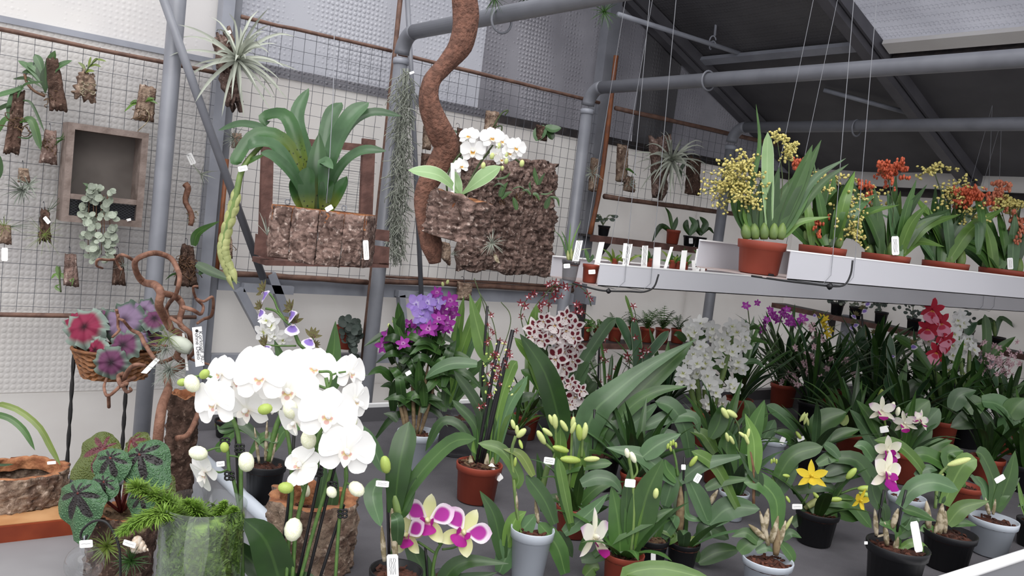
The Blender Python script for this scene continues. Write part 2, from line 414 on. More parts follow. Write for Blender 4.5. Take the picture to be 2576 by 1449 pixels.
def roofpiece(x0, x1, y0, y1, mm, name='roof_sheet', dz=0):
    MB().surf(lambda u, v: V((x0 + (x1 - x0) * u, y0 + (y1 - y0) * v, roofz(x0 + (x1 - x0) * u) + dz + .01 * math.sin(v * 11) * math.sin(u * 3.1))), 8, 12).build(name, M[mm], ce)
roofpiece(3.78, XE + .2, 2.41, 3.7, 'rooff'); roofpiece(3.78, XE + .2, -.7, 2.36, 'rooff')
roofpiece(2.6, 3.78, 2.41, 3.7, 'roofd'); roofpiece(2.3, 3.78, -.7, 2.36, 'roofl')
for y in (2.386, 3.47, 1.265):
    a = V((XE, y, roofz(XE) - .035)); b = V((2.2, y, roofz(2.2) - .035))
    MB().bar(a, b, .055, .12, UP).build('rafter', M['rafter'], ce, False)
    MB().bar(a + V((0, -.045, .0)), b + V((0, -.045, .0)), .014, .06, UP).build('rafter', M['rafter'], ce, False)
for x, w, y0, y1 in ((3.76, .055, 2.44, 3.45), (3.78, .08, -.7, 2.32)):
    MB().bar((x, y0, roofz(x) - .028), (x, y1, roofz(x) - .028), w, .022, V((.42, 0, 1))).build('purlin', M['panel'] if y0 < 1 else M['steel'], ce, False)
MB().bar((3.89, -.7, roofz(3.89) - .025), (3.89, 2.32, roofz(3.89) - .025), .09, .035, V((.42, 0, 1))).build('purlin', M['darkrail'], ce, False)
MB().tube([V((4.08, 2.83, roofz(4.08) - .025)), V((4.3, 2.47, roofz(4.3) - .025))], .012, 6).build('conduit', M['steel'], ce)
# steel frame of the wall: posts and rails
def trim(name, lo, hi, mm='steel'): return struct(MB().box(lo, hi).build(name, M[mm], None, False))
trim('trim_1', (1.064, 3.43, 0), (1.11, 3.495, 3.5)); trim('trim_2', (1.113, 3.45, 0), (1.144, 3.495, 3.5), 'pipe')
trim('trim_3', (3.03, 3.43, 0), (3.105, 3.495, 2.92), 'pipe')
trim('trim_4', (1.145, 3.44, 1.165), (3.03, 3.495, 1.223)); trim('trim_5', (1.145, 3.45, .858), (2.185, 3.495, .899))
trim('trim_6', (3.105, 3.45, 1.169), (3.2, 3.495, 1.215))
# ---------------------------------------------------------------- pipes
def pipe(px, X, ztop, label, horiz=True):
    t = thing('heating_pipe', label, 'pipe', (X, YP, 0))
    r = .030
    MB().tube([(X, YP, 0), (X, YP, .9), (X, YP, ztop - .1 if horiz else 3.6)], r, 20).build('upright', M['pipe'], t)
    if horiz:
        R = .085
        MB().tube([(X, YP - R + R * math.cos(a), ztop - R + R * math.sin(a)) for a in [i * PI / 16 for i in range(9)]], r * 1.05, 20).build('elbow', M['pipe'], t)
        MB().tube([(X, YP - R, ztop), (X, 1.5, ztop), (X, .3, ztop), (X, -1.5, ztop)], r, 20).build('crossbar', M['pipe'], t)
        MB().lathe([(r * 1.02, -.012), (r * 1.14, -.01), (r * 1.14, .01), (r * 1.02, .012)], (X, YP, ztop - .115), 20).build('collar', M['steel'], t)
    return t
pipe(0, .857, 0, 'plain grey upright pipe left of the diagonal strut, without any elbow', False)
pipe(0, 1.77, 2.298, 'grey pipe bent at top centre, the hanging moss along its upright')
pipe(0, 2.826, 2.264, 'grey pipe with elbow beside the bark slab, long crossbar to the right')
pipe(0, 3.932, 2.243, 'grey pipe with the farthest and lowest elbow behind yellow-budded orchid')
def straight(name, pts, r, label, cat, mm='pipe', n=10):
    return tag(MB().tube(pts, r, n).build(name, M[mm]), label, cat)
straight('diagonal_strut', [AY(405, -20, 3.22), AY(500, 250, 3.215), AY(662, 700, 3.37)], .0155, 'slim grey strut slanting down across the tall left pipe', 'pipe')
straight('thin_rod', [AY(1024, -20, 3.37), AY(1040, 300, 3.37), AY(1060, 745, 3.37)], .011, 'thin grey rod hanging beside the strand of pale moss', 'rod')
straight('conduit', [AY(1555, 36, 3.16), AY(1765, 103, 3.16), AY(1975, 172, 3.16)], .0125, 'thin pale conduit sloping down below the dark roof', 'pipe', 'steel')
def ring(px, py, dp, R, label, axis):
    a = D(px, py, dp); b = MB(); z = V(axis).normalized(); x = z.orthogonal().normalized(); y = z.cross(x)
    b.tube([a + x * R * math.cos(t) + y * R * math.sin(t) for t in [i * 2 * PI / 20 for i in range(21)]], .0045, 6, cap=False)
    tag(b.build('pipe_ring', M['pipe']), label, 'ring')
def onpipe(px, py, X): p = AX(px, py, X); return dep(p)
ring(1262, 52, onpipe(1262, 52, 1.77), .043, 'iron ring clasped around the nearest crossbar beside the vine', (0, 1, 0))
ring(1782, 203, onpipe(1782, 203, 2.826), .04, 'iron ring clasped around the middle crossbar under the conduit', (0, 1, 0))
ring(2155, 322, onpipe(2155, 322, 3.932), .04, 'dark ring clasped around the farthest, lowest crossbar', (0, 1, 0))
t = thing('conduit_hanger', 'grey rod with two open hooks holding up the thin conduit', 'hook', AY(1797, 105, 3.16))
MB().tube([AY(1808, -10, 3.16), AY(1798, 90, 3.16)], .007, 6).build('rod', M['steel'], t)
for dy in (-4, 9):
    c = AY(1796, 104 + dy, 3.15); MB().tube([c + V((math.cos(q) * .016, .0045 * q, math.sin(q) * .021)) for q in [i * .55 for i in range(11)]], .004, 6).build('hook', M['steel'], t)
# ---------------------------------------------------------------- wire trellises on rods
def trellis(label, x0, x1, zb, zt, xs, zs, seed, rods):
    t = thing('wire_trellis', label, 'trellis', ((x0 + x1) / 2, YT, zb)); rr = random.Random(seed)
    b = MB()
    n = int((x1 - x0) / xs)
    for i in range(n + 1):
        x = x0 + .01 + i * xs; ph = rr.random() * 6
        b.tube([(x + .0016 * math.sin(ph + k * 1.7), YT + .003, zb + (zt - zb) * k / 8) for k in range(9)], .0011, 4, cap=False)
    z = zb + .02
    while z < zt:
        ph = rr.random() * 6; b.tube([(x0 + (x1 - x0) * k / 8, YT, z + .0015 * math.sin(ph + k * 1.3)) for k in range(9)], .0011, 4, cap=False); z += zs
    b.build('wire_grid', M['wire'], t)
    for a, c, r, mm in rods:
        k = 9; P = [V(a).lerp(V(c), i / k) + V((0, -.004, rr.uniform(-.002, .002))) for i in range(k + 1)]
        MB().tube(P, [r * rr.uniform(.92, 1.1) for _ in P], 8).build('rod', M[mm], t)
    return t
trellis('wire grid trellis left of the tall plain pipe, hung with small cork mounts', -.17, 1.058, 1.06, 2.02, .0502, .0502, 1,
        [((-.17, YT, 2.018), (1.06, YT, 2.006), .0078, 'rod'), ((-.17, YT, 1.046), (1.06, YT, 1.057), .008, 'rod')])
trellis('wire grid trellis behind the bromeliad, between steel post and copper-coloured cane', 1.14, 1.777, 1.238, 2.238, .05, .05, 2,
        [((1.13, YT, 2.235), (1.79, YT, 2.242), .0075, 'rod'), ((1.13, YT, 1.238), (1.79, YT, 1.232), .012, 'rod'), ((1.80, YT - .01, 2.6), (1.80, YT - .01, .85), .0105, 'rod')])
trellis('wire grid trellis behind the big cork bark slab', 1.84, 3.013, 1.249, 2.23, .05, .05, 3,
        [((1.825, YT, 2.238), (3.013, YT, 2.228), .0085, 'rod'), ((1.82, YT, 1.241), (2.99, YT, 1.246), .013, 'rod'), ((1.82, YT, 1.262), (2.99, YT, 1.266), .006, 'rod')])
trellis('wire grid trellis at the far end under the dark roof', 3.14, 4.54, 1.755, 2.22, .0575, .055, 4,
        [((3.13, YT, 2.222), (4.54, YT, 2.229), .0125, 'rod'), ((3.13, YT, 1.755), (4.54, YT, 1.769), .0135, 'rod')])
b = MB(); P = [AY(1550, 140, 3.38), AY(1528, 330, 3.38), AY(1508, 480, 3.38), AY(1484, 590, 3.38)]
tag(b.tube(crv(P, 12), [.012 + .0015 * (i % 4 == 0) for i in range(13)], 8).build('bamboo_cane', M['cane']), 'upright orange-brown bamboo cane in front of the dark wall post', 'cane')
b = MB(); tag(b.tube([AY(571, 400, 3.40), AY(545, 690, 3.40)], .009, 8).build('bamboo_cane', M['cane']), 'bright orange cane beside the pale steel post', 'cane')
# brackets under the wall rail
def bracket(label, pts, w):
    t = thing('wall_bracket', label, 'bracket', pts[-1][0])
    for a, c in pts: MB().bar(a, c, w, .035, V((0, 1, 0))).build('arm', M['steel'], t, False)
A = lambda x, y: AY(x, y, 3.415)
bracket('triangular steel bracket below the cork planter box', [(A(680, 688), A(735, 830)), (A(600, 728), A(665, 850)), (A(610, 722), A(735, 730))], .035)
bracket('square steel bracket behind the purple dendrobium', [(A(1008, 742), A(1016, 842)), (A(1016, 838), A(1052, 836)), (A(998, 738), A(1072, 742))], .03)
t = thing('wall_bracket', 'dark steel bracket behind the maroon and white orchid', 'bracket', A(1458, 855))
MB().bar(A(1462, 765), A(1452, 880), .05, .03, V((0, 1, 0))).build('arm', M['darkrail'], t, False)
# ---------------------------------------------------------------- flowering bench
ZB = .8
bench = thing('plant_bench', 'long grey plant bench with white rim and dark matting under the orchids', 'bench', (2.8, 1.9, 0))
MB().box((.815, .945, ZB - .012), (4.86, 2.72, ZB)).build('matting', M['matte'], bench, False)
MB().box((.81, .94, ZB - .05), (4.88, 2.745, ZB - .013)).build('tray', M['steel'], bench, False)
MB().box((.815, 2.722, ZB - .012), (4.86, 2.73, ZB + .05)).build('back_wall', mat('rim_inside', '5d5c60', None, .6), bench, False)
MB().bar((.86, 2.735, ZB + .055), (4.86, 2.735, ZB + .055), .02, .014).build('back_rim', M['white'], bench, False)
MB().tube([(.80, 2.76, ZB + .012), (.80, 1.81, ZB + .012)], .0165, 12).build('side_tube', M['silver'], bench)
MB().box((.69, 1.53, ZB - .014), (.83, 1.79, ZB)).build('added_support', M['steel'], bench, False)  # board added as a support for the cork log overhanging the bench edge
MB().tube([(.8, .93, ZB + .055), (4.86, .93, ZB + .055)], .014, 12).build('front_rail', M['white'], bench)
MB().box((.795, .94, ZB - .2), (.803, 2.72, ZB)).build('side_panel', mat('bench_side', 'a3a5ab', None, .4), bench, False)
MB().box((.81, .926, ZB - .15), (4.86, .932, ZB + .045)).build('front_panel', mat('bench_front', '808186', None, .4), bench, False)
for x in (.95, 2.8, 4.7):
    for y in (1.15, 2.6): MB().box((x - .025, y - .025, 0), (x + .025, y + .025, ZB - .05)).build('leg', M['steel'], bench, False)
tag(MB().tube([(.5, 2.62, .70), (.95, 2.62, .70)], .02, 10).build('cross_pipe', M['pipe']), 'short grey pipe under the left end of the bench', 'pipe')
# ---------------------------------------------------------------- hanging troughs
def trough(label, x0, x1, yf, yb, z0, h, xf, seed):
    t = thing('hanging_trough', label, 'trough', ((x0 + x1) / 2, (yf + yb) / 2, z0)); w = .003
    MB().box((x0, yf, z0), (x1, yb, z0 + w)).build('floor_plate', mat('trough_floor%d' % seed, 'b9aaa6', 'a89a97', .6, 10), t, False)
    MB().box((x0, yb - w, z0), (x1, yb, z0 + h)).build('back_plate', M['trough'], t, False)
    MB().box((x0, yb - .012, z0 + h), (x1, yb, z0 + h + .004)).build('back_lip', M['white'], t, False)
    MB().box((xf, yf, z0), (x1, yf + w, z0 + h)).build('front_plate', M['trough'], t, False)
    MB().box((xf - .004, yf - .001, z0 + h), (x1, yf + .012, z0 + h + .004)).build('front_lip', M['white'], t, False)
    return t
a = D(1507, 692, 2.62); T1Y, T1Z = a.y, a.z - .0333; T1X = a.x
T1B = AX(1378, 700, T1X - .02).y
trough('white sheet-metal trough hung farther back, holding seedlings and white labels', T1X - .012, 4.85, T1Y, T1B, T1Z, .066, T1X, 1)
a = D(1985, 668, 2.35); T2Y, T2Z, T2X = a.y, a.z - .0385, a.x
trough('nearer white trough holding the yellow and orange orchids', T2X - .1, 4.85, T2Y, T2Y + .24, T2Z, .077, T2X, 2)
def ondepth(X, Y, z): return V((X, Y, z))
def strings(label, X, Y, z0, h, back, dx=.0):
    t = thing('hanging_wire', label, 'wire', (X, Y, z0))
    yf, yb = Y - .004, Y + back
    for xx in (X, X + .115):
        top = V((xx + dx, Y + back / 2, roofz(xx) - .02 if roofz(xx) < 3.2 else 3.2))
        MB().tube([top, top.lerp(V((xx, yf, z0 + h)), .5) + V((.003, 0, 0)), V((xx, yf, z0 + h)), V((xx, yf - .003, z0 + h * .3)), V((xx - .03, yf, z0 - .006)), V((xx - .03, yb, z0 - .006))], .0010, 4, cap=False).build('strand', M['string'], t)
        MB().tube([top, V((xx, yb, z0 + h))], .0008, 4, cap=False).build('strand', M['string'], t)
x = AY(1570, 690, T1Y).x; strings('pair of thin wires holding the seedling trough at its left end', x, T1Y, T1Z, .066, .2)
x = AY(2085, 690, T2Y).x; strings('pair of thin wires hanging to the near trough, beside the tall yellow-budded orchid', x, T2Y, T2Z, .077, .24)
x = AY(2470, 760, T1Y).x; strings('pair of thin wires holding the right part of the seedling trough', x, T1Y, T1Z, .066, .2)
def cable(label, pts, r=.0028):
    b = MB(); b.tube(crv(pts, 24), r, 6); o = b.build('black_cable', M['black']); return tag(o, label, 'cable')
q = lambda x, y, dp=2.58: D(x, y, dp)
cable('black cable under the left end of the seedling trough', [q(1440, 712), q(1500, 728), q(1530, 732), q(1585, 733), q(1620, 734), q(1645, 722), q(1657, 690)])
tag(MB().ell(q(1530, 732, 2.56), (.011, .008, .008), 8, 5, jit=.2).build('cable_knot', M['black']), 'black tape knot on the cable below the seedling trough', 'knot')
q = lambda x, y, dp=2.3: D(x, y, dp)
cable('black cable slung under the near trough', [q(1890, 694), q(1980, 707), q(2040, 714), q(2095, 720), q(2125, 716), q(2140, 690), q(2145, 655)])
tag(MB().ell(q(2088, 720, 2.29), (.012, .008, .009), 8, 5, jit=.2).build('cable_knot', M['black']), 'black tape knot on the cable below the near trough', 'knot')
# ---------------------------------------------------------------- shelves on the walls
def shelf(label, a, b, dpt, h, X=False):
    t = thing('wall_shelf', label, 'shelf', (V(a) + V(b)) / 2)
    off = V((-dpt, 0, 0)) if X else V((0, -dpt, 0))
    a = V(a); b = V(b)
    MB().slab([a, b, b + off, a + off], (0, 0, -.012)).build('board', M['darkrail'], t, False)
    MB().slab([a + off, b + off, b + off + UP * -h, a + off + UP * -h], off * .06).build('front_edge', M['woodb'], t, False)
    for k in (.15, .85):
        c = a.lerp(b, k); MB().slab([c, c + off * .9, c + off * .1 + UP * -.14, c + UP * -.16], (.012, .012, 0)).build('bracket', M['darkrail'], t, False)
    return t
SH1 = 1.548
shelf('dark shelf on the back wall under the far trellis, holding small pots', (3.02, YW, SH1), (4.31, YW, SH1 - .01), .14, .035)
SH2 = .979
shelf('dark shelf low on the back wall holding fern pots in a row', (3.02, YW, SH2), (4.25, YW, SH2 - .02), .15, .03)
SH3 = 1.211
shelf('long dark shelf along the right-hand end wall holding small black pots', (XE, 3.48, SH3 + .02), (XE, .9, SH3 - .03), .14, .03, True)
# ================================================================ plant materials
M['lf'] = leafmat('leaf_mid_green', '4a7033', '3c5e2c', '6a8c4c')
M['lfd'] = leafmat('leaf_dark_green', '375728', '2e4924', '4f7038')
M['lfb'] = leafmat('leaf_blue_green', '587a50', '4a6843', '7a996c')
M['lfl'] = leafmat('leaf_light_green', '678b3e', '567833', '8aaa5e')
M['lfp'] = leafmat('leaf_pale_green', '9dbd86', '8fb079', 'b5d09d', .4, edge='b9cfa6')
M['lfy'] = leafmat('leaf_yellow_green', '7c8f3f', '6b7f3a', '98a85a')
M['till'] = leafmat('silver_air_plant', 'ccd1c2', 'b7bdae', 'd8dccf', .7)
M['tillg'] = leafmat('grey_green_air_plant', 'b0b8ac', '9ba396', None, .7)
M['brom'] = leafmat('bromeliad_leaf', '3f6636', '33562d', None, .3, spots=('263022', 95, '7f8a3c', .12, .42))
M['bromb'] = leafmat('bromeliad_blue_leaf', '567a52', '456542', None, .3)
M['spike'] = mat('pale_yellow_bract', '9fa36c', '868c58', .55, 40)
M['suc'] = leafmat('silver_round_leaf', 'a9b2a0', '929d8a', 'bcc4b4', .5)
M['sucd'] = leafmat('grey_round_leaf', '65726a', '535f58', None, .5)
M['stem'] = mat('green_stem', '56743a', '486532', .5, 60)
M['stemd'] = mat('dark_stem', '4a5a34', '3a4628', .5, 60)
M['stemb'] = mat('brown_stem', '6f5139', '5a402d', .6, 60)
M['stemr'] = mat('red_stem', '6b2a26', '54201f', .5, 60)
M['bulbw'] = mat('papery_sheath', 'a79c86', '74694f', .7, 70, lo=.42, hi=.58)
M['bulbg'] = mat('green_pseudobulb', '6c8244', '5b7140', .45, 30)
M['bulbb'] = mat('brown_cane', '7c6a4e', '5d4c37', .6, 60)
M['bud'] = mat('green_yellow_bud', 'cdd394', 'b6c475', .45, 40)
M['budw'] = mat('creamy_bud', 'efeeda', 'dfe2bd', .45, 20)
M['budg'] = mat('green_bud', 'a9bb60', '97ab52', .45, 40)
M['yel'] = mat('tiny_yellow_bud', 'd2c67c', 'bfb366', .5, 200)
M['oran'] = mat('tiny_orange_flower', 'c05a38', 'a54a32', .5, 90)
M['oranp'] = mat('tiny_salmon_flower', 'c07a5c', 'b0604a', .5, 90)
M['petw'] = petmat('white_petal', 'f6f5f3', heart='f2f1e6')
M['lipp'] = petmat('phal_lip', 'f4f0ea', heart='e6cd7a', blotch=('dcb3ac', .3, 14, 30))
M['lipy'] = petmat('yellow_lip', 'f6f2e6', heart='d9a02c', hv=(.1, .7))
M['petmag'] = petmat('white_petal_with_magenta_blotch', 'f2e6ee', blotch=('b23a9c', .48, 7, 9), tip='e3c3dd')
M['sepy'] = petmat('pale_yellow_sepal', 'd9d9a0', tip='e6e4bf')
M['lipm'] = petmat('magenta_lip', 'a8268a', heart='e8c9b0', hv=(.0, .3))
M['petv'] = petmat('violet_petal', 'a23fa0', tip='8f2f90', heart='d9a6d6')
M['petl'] = petmat('lilac_petal', 'a58bd0', tip='9678c6', heart='d8cdea')
M['petd'] = petmat('white_dendrobium_petal', 'f0f0ee')
M['lipd'] = petmat('green_throat_lip', 'f3f3ec', heart='b9bf6a', hv=(.1, .5))
M['odo'] = petmat('white_petal_maroon_blotch', 'eee4e2', blotch=('6f2430', .42, 12, 14), edge=None, tip='f4eef0')
M['lipo'] = petmat('speckled_lip', 'efe6e4', heart='d2a33c', hv=(.05, .25), spots=('7a2a38', 4.5, .2))
M['zyg'] = petmat('brown_green_sepal', '6d6a45', spots=('5b3540', 4, .3))
M['lipz'] = petmat('violet_lip', 'ece4f2', blotch=('9077c6', .35, 6, 7))
M['spid'] = petmat('dark_red_petal', '7c2b33', tip='96484c')
M['lips'] = petmat('white_pink_lip', 'e5ccd0', heart='9a3a4a')
M['redp'] = petmat('red_petal', 'b52a3e', tip='c23348')
M['lipr'] = petmat('pink_lip', 'e59ab0', heart='d8a03a', hv=(.02, .2), blotch=('c9405c', .2, 6, 14))
M['crm'] = petmat('cream_petal', 'e9e6d0', tip='eee3e4')
M['crml'] = petmat('cream_petal_lilac_tip', 'ece8dc', tip='c9a3c6', tv=(.6, 1))
M['lipc'] = petmat('purple_tip_lip', 'efe9cf', tip='a0207e', tv=(.5, .6))
M['lipcm'] = petmat('purple_lip', '9a1f86', heart='e0cf7a', hv=(.05, .3))
M['yelp'] = petmat('yellow_petal', 'e2c63a', tip='e8d24f')
M['pnk'] = petmat('pale_pink_petal', 'cdaeb4', tip='b98f9a', heart='8b5a66')
M['bega'] = M['begb'] = None
# ================================================================ flowers
def petal(mb, ang, L, W, prof='obov', cup=.12, bend=0, off=.05, z=0, mi=0, wav=0, n=6, nx=4, tiltx=0):
    """petal lying in XY, pointing up at ang 0 (ang turns counter-clockwise), facing +Z"""
    pf = PROF[prof]; vs = []; uv = []; ca, sa = math.cos(ang), math.sin(ang)
    for i in range(n + 1):
        t = i / n; hw = max(pf(t), .04) * W / 2
        for j in range(nx + 1):
            q = j / nx * 2 - 1; y = off + t * L; x = q * hw
            zz = z + cup * q * q * hw + bend * t * t * L + tiltx * q * hw
            if wav: zz += wav * math.sin(t * 13 + q * 3) * abs(q) * W
            y -= .18 * abs(bend) * t * t * L
            vs.append((x * ca - y * sa, x * sa + y * ca, zz)); uv.append((j / nx, t))
    k = nx + 1
    mb.add(vs, [(i * k + j, i * k + j + 1, (i + 1) * k + j + 1, (i + 1) * k + j) for i in range(n) for j in range(nx)], mi, uv)
R_ = math.radians
# kind -> list of (part, material, kwargs...) ; angles in degrees
FK = {
 'phal': [('sepal', 'petw', 0, .95, .78, dict(prof='obov', cup=.2, z=-.03, bend=-.05)), ('sepal', 'petw', 128, .95, .7, dict(cup=.2, z=-.03)), ('sepal', 'petw', -128, .95, .7, dict(cup=.2, z=-.03)),
          ('petal', 'petw', 66, 1.0, 1.22, dict(prof='obov', cup=.15, bend=-.06)), ('petal', 'petw', -66, 1.0, 1.22, dict(prof='obov', cup=.15, bend=-.06)),
          ('lip', 'lipp', 180, .5, .36, dict(prof='lance', bend=.5, z=.08, cup=.4)), ('lip', 'lipp', 110, .34, .3, dict(bend=1.0, z=.05)), ('lip', 'lipp', -110, .34, .3, dict(bend=1.0, z=.05))],
 'mini': [('p', 'petw', 0, .95, .7, dict(cup=.2)), ('p', 'petw', 128, .9, .62, dict(cup=.2)), ('p', 'petw', -128, .9, .62, dict(cup=.2)), ('p', 'petw', 68, 1, 1.1, dict(cup=.15, z=.03)), ('p', 'petw', -68, 1, 1.1, dict(cup=.15, z=.03)),
          ('p', 'lipy', 180, .5, .4, dict(prof='lance', bend=.5, z=.08, cup=.4)), ('p', 'lipy', 115, .3, .28, dict(bend=.9, z=.05)), ('p', 'lipy', -115, .3, .28, dict(bend=.9, z=.05))],
 'mag': [('sepal', 'sepy', 0, .95, .55, dict(prof='oval', cup=.3)), ('sepal', 'sepy', 140, .95, .58, dict(prof='oval', cup=.3)), ('sepal', 'sepy', -140, .95, .58, dict(prof='oval', cup=.3)),
         ('petal', 'petmag', 62, 1.08, .82, dict(prof='obov', cup=.2, z=.04)), ('petal', 'petmag', -62, 1.08, .82, dict(prof='obov', cup=.2, z=.04)),
         ('lip', 'lipm', 180, .55, .75, dict(prof='obov', bend=.45, z=.1, cup=-.3, wav=.04)), ('lip', 'lipm', 100, .3, .3, dict(bend=.9, z=.05)), ('lip', 'lipm', -100, .3, .3, dict(bend=.9, z=.05))],
 'dendw': [('p', 'petd', a, 1, .56, dict(prof='oval', cup=.2, bend=.05)) for a in (0, 128, -128)] + [('p', 'petd', a, 1, .7, dict(prof='oval', cup=.1, z=.03, wav=.03)) for a in (66, -66)] +
          [('p', 'lipd', 180, .75, .75, dict(prof='obov', bend=.35, z=.06, cup=.5)), ('p', 'lipd', 110, .35, .4, dict(bend=.8, z=.06)), ('p', 'lipd', -110, .35, .4, dict(bend=.8, z=.06))],
 'dendv': [('p', 'petv', a, 1, .5, dict(prof='lance', cup=.2)) for a in (0, 130, -130)] + [('p', 'petv', a, 1, .66, dict(prof='oval', z=.03)) for a in (66, -66)] + [('p', 'petv', 180, .7, .5, dict(bend=.5, z=.06))],
 'dendl': [('p', 'petl', a, 1, .6, dict(prof='oval', cup=.2)) for a in (0, 130, -130)] + [('p', 'petl', a, 1, .85, dict(prof='oval', z=.03)) for a in (66, -66)] + [('p', 'petl', 180, .7, .6, dict(bend=.5, z=.06))],
 'odo': [('p', 'odo', a, 1, .6, dict(prof='lance', cup=.2, wav=.08)) for a in (0, 140, -140)] + [('p', 'odo', a, .95, .68, dict(prof='lance', z=.03, wav=.09)) for a in (68, -68)] +
        [('p', 'lipo', 180, .8, .8, dict(prof='obov', bend=.25, z=.07, wav=.06)), ('p', 'lipo', 0, .2, .2, dict(bend=.9, z=.05))],
 'zyg': [('p', 'zyg', a, .8, .3, dict(prof='lance', cup=.3, bend=.1)) for a in (0, 60, -60, 25, -25)] + [('p', 'lipz', 180, 1.05, 1.15, dict(prof='obov', bend=.4, z=.03, cup=-.1, wav=.04)), ('p', 'lipo', 180, .25, .25, dict(bend=.8, z=.1))],
 'spid': [('p', 'spid', a, 1, .3, dict(prof='lance', bend=.1)) for a in (0, 72, 144, -72, -144)] + [('p', 'lips', 180, .6, .5, dict(bend=.3, z=.05))],
 'milt': [('p', 'redp', a, .9, .5, dict(prof='oval', cup=.1)) for a in (0, 60, -60, 125, -125)] + [('p', 'lipr', 180, 1.1, 1.25, dict(prof='obov', bend=.2, z=.06, cup=-.1))],
 'catt': [('p', 'crm', a, 1.05, .36, dict(prof='oval', cup=.3)) for a in (0, 125, -125)] + [('p', 'crml', a, 1, .66, dict(prof='oval', z=.04, wav=.03)) for a in (65, -65)] +
         [('p', 'lipc', 180, .75, .7, dict(prof='obov', bend=.6, z=.1, cup=.7)), ('p', 'lipc', 130, .4, .4, dict(bend=.9, z=.08))],
 'cattp': [('p', 'crm', a, 1.05, .5, dict(prof='oval', cup=.3)) for a in (0, 125, -125)] + [('p', 'crm', a, 1, .75, dict(prof='oval', z=.04)) for a in (65, -65)] +
          [('p', 'lipcm', 180, .8, .95, dict(prof='obov', bend=.5, z=.1, cup=.4, wav=.05)), ('p', 'lipcm', 110, .4, .4, dict(bend=.9, z=.08)), ('p', 'lipcm', -110, .4, .4, dict(bend=.9, z=.08))],
 'yel': [('p', 'yelp', a, 1, .42, dict(prof='lance', cup=.3, bend=.15)) for a in (0, 125, -125)] + [('p', 'yelp', a, 1, .5, dict(prof='oval', z=.03, bend=.2)) for a in (70, -70)] + [('p', 'yelp', 180, .6, .55, dict(bend=.6, z=.1, cup=.6))],
 'pnk': [('p', 'pnk', a, 1, .5, dict(prof='oval', n=3, nx=2)) for a in (0, 72, 144, -72, -144)] + [('p', 'lips', 180, .7, .7, dict(z=.08, n=3, nx=2))],
}
SMALL = {'spid', 'dendv', 'dendl', 'pnk', 'dendw', 'milt', 'odo', 'zyg', 'mini'}
FM = {}
def flowermesh(kind):
    if kind in FM: return FM[kind]
    mb = MB(); mats = []; parts = []
    for part, mk, ang, L, W, kw in FK[kind]:
        if M[mk] not in mats: mats.append(M[mk])
        kk = dict(kw)
        if kind in ('phal', 'mag', 'cattp'): kk.setdefault('n', 10); kk.setdefault('nx', 6)
        elif kind in SMALL: kk.setdefault('n', 5); kk.setdefault('nx', 3)
        petal(mb, R_(ang), L, W, mi=mats.index(M[mk]), **kk)
        q = MB(); petal(q, R_(ang), L, W, **kk); parts.append((part, M[mk], q))
    mb.ell((0, .02, .1), (.09, .12, .16), 6, 4, mi=0)
    FM[kind] = (mb.mesh('flower_' + kind, mats), [(p, q.mesh(p, mm)) for p, mm, q in parts], None)
    c = MB(); c.ell((0, .02, .12), (.1, .13, .17), 8, 5); c.tube([(0, -.02, -.35), (0, 0, 0)], .04, 5)
    FM[kind] = FM[kind][:2] + (c.mesh('column', mats[0]),)
    return FM[kind]
def flower(parent, kind, pos, rad, face=None, roll=0, split=False, label=None):
    me, parts, core = flowermesh(kind)
    f = V(face) if face is not None else TOCAM
    rot = frame(f, UP, roll)
    if not split: return inst('flower', me, parent, pos, rot, rad, label)
    o = inst('flower', core, parent, pos, rot, rad, label)
    for name, m_ in parts:
        c = bpy.data.objects.new(name, m_); COL.objects.link(c); c.parent = o
    return o
def budmesh():
    if 'bud' not in FM:
        FM['bud'] = {k: MB().ell((0, 0, .5), (.33, .33, .52), 8, 6).mesh('bud', M[k]) for k in ('bud', 'budw', 'budg')}
    return FM['bud']
def bud(parent, pos, ln, d, mk='bud', fat=1.0):
    rot = frame(V(d)); return inst('bud', budmesh()[mk], parent, pos, rot, (ln * fat, ln * fat, ln))
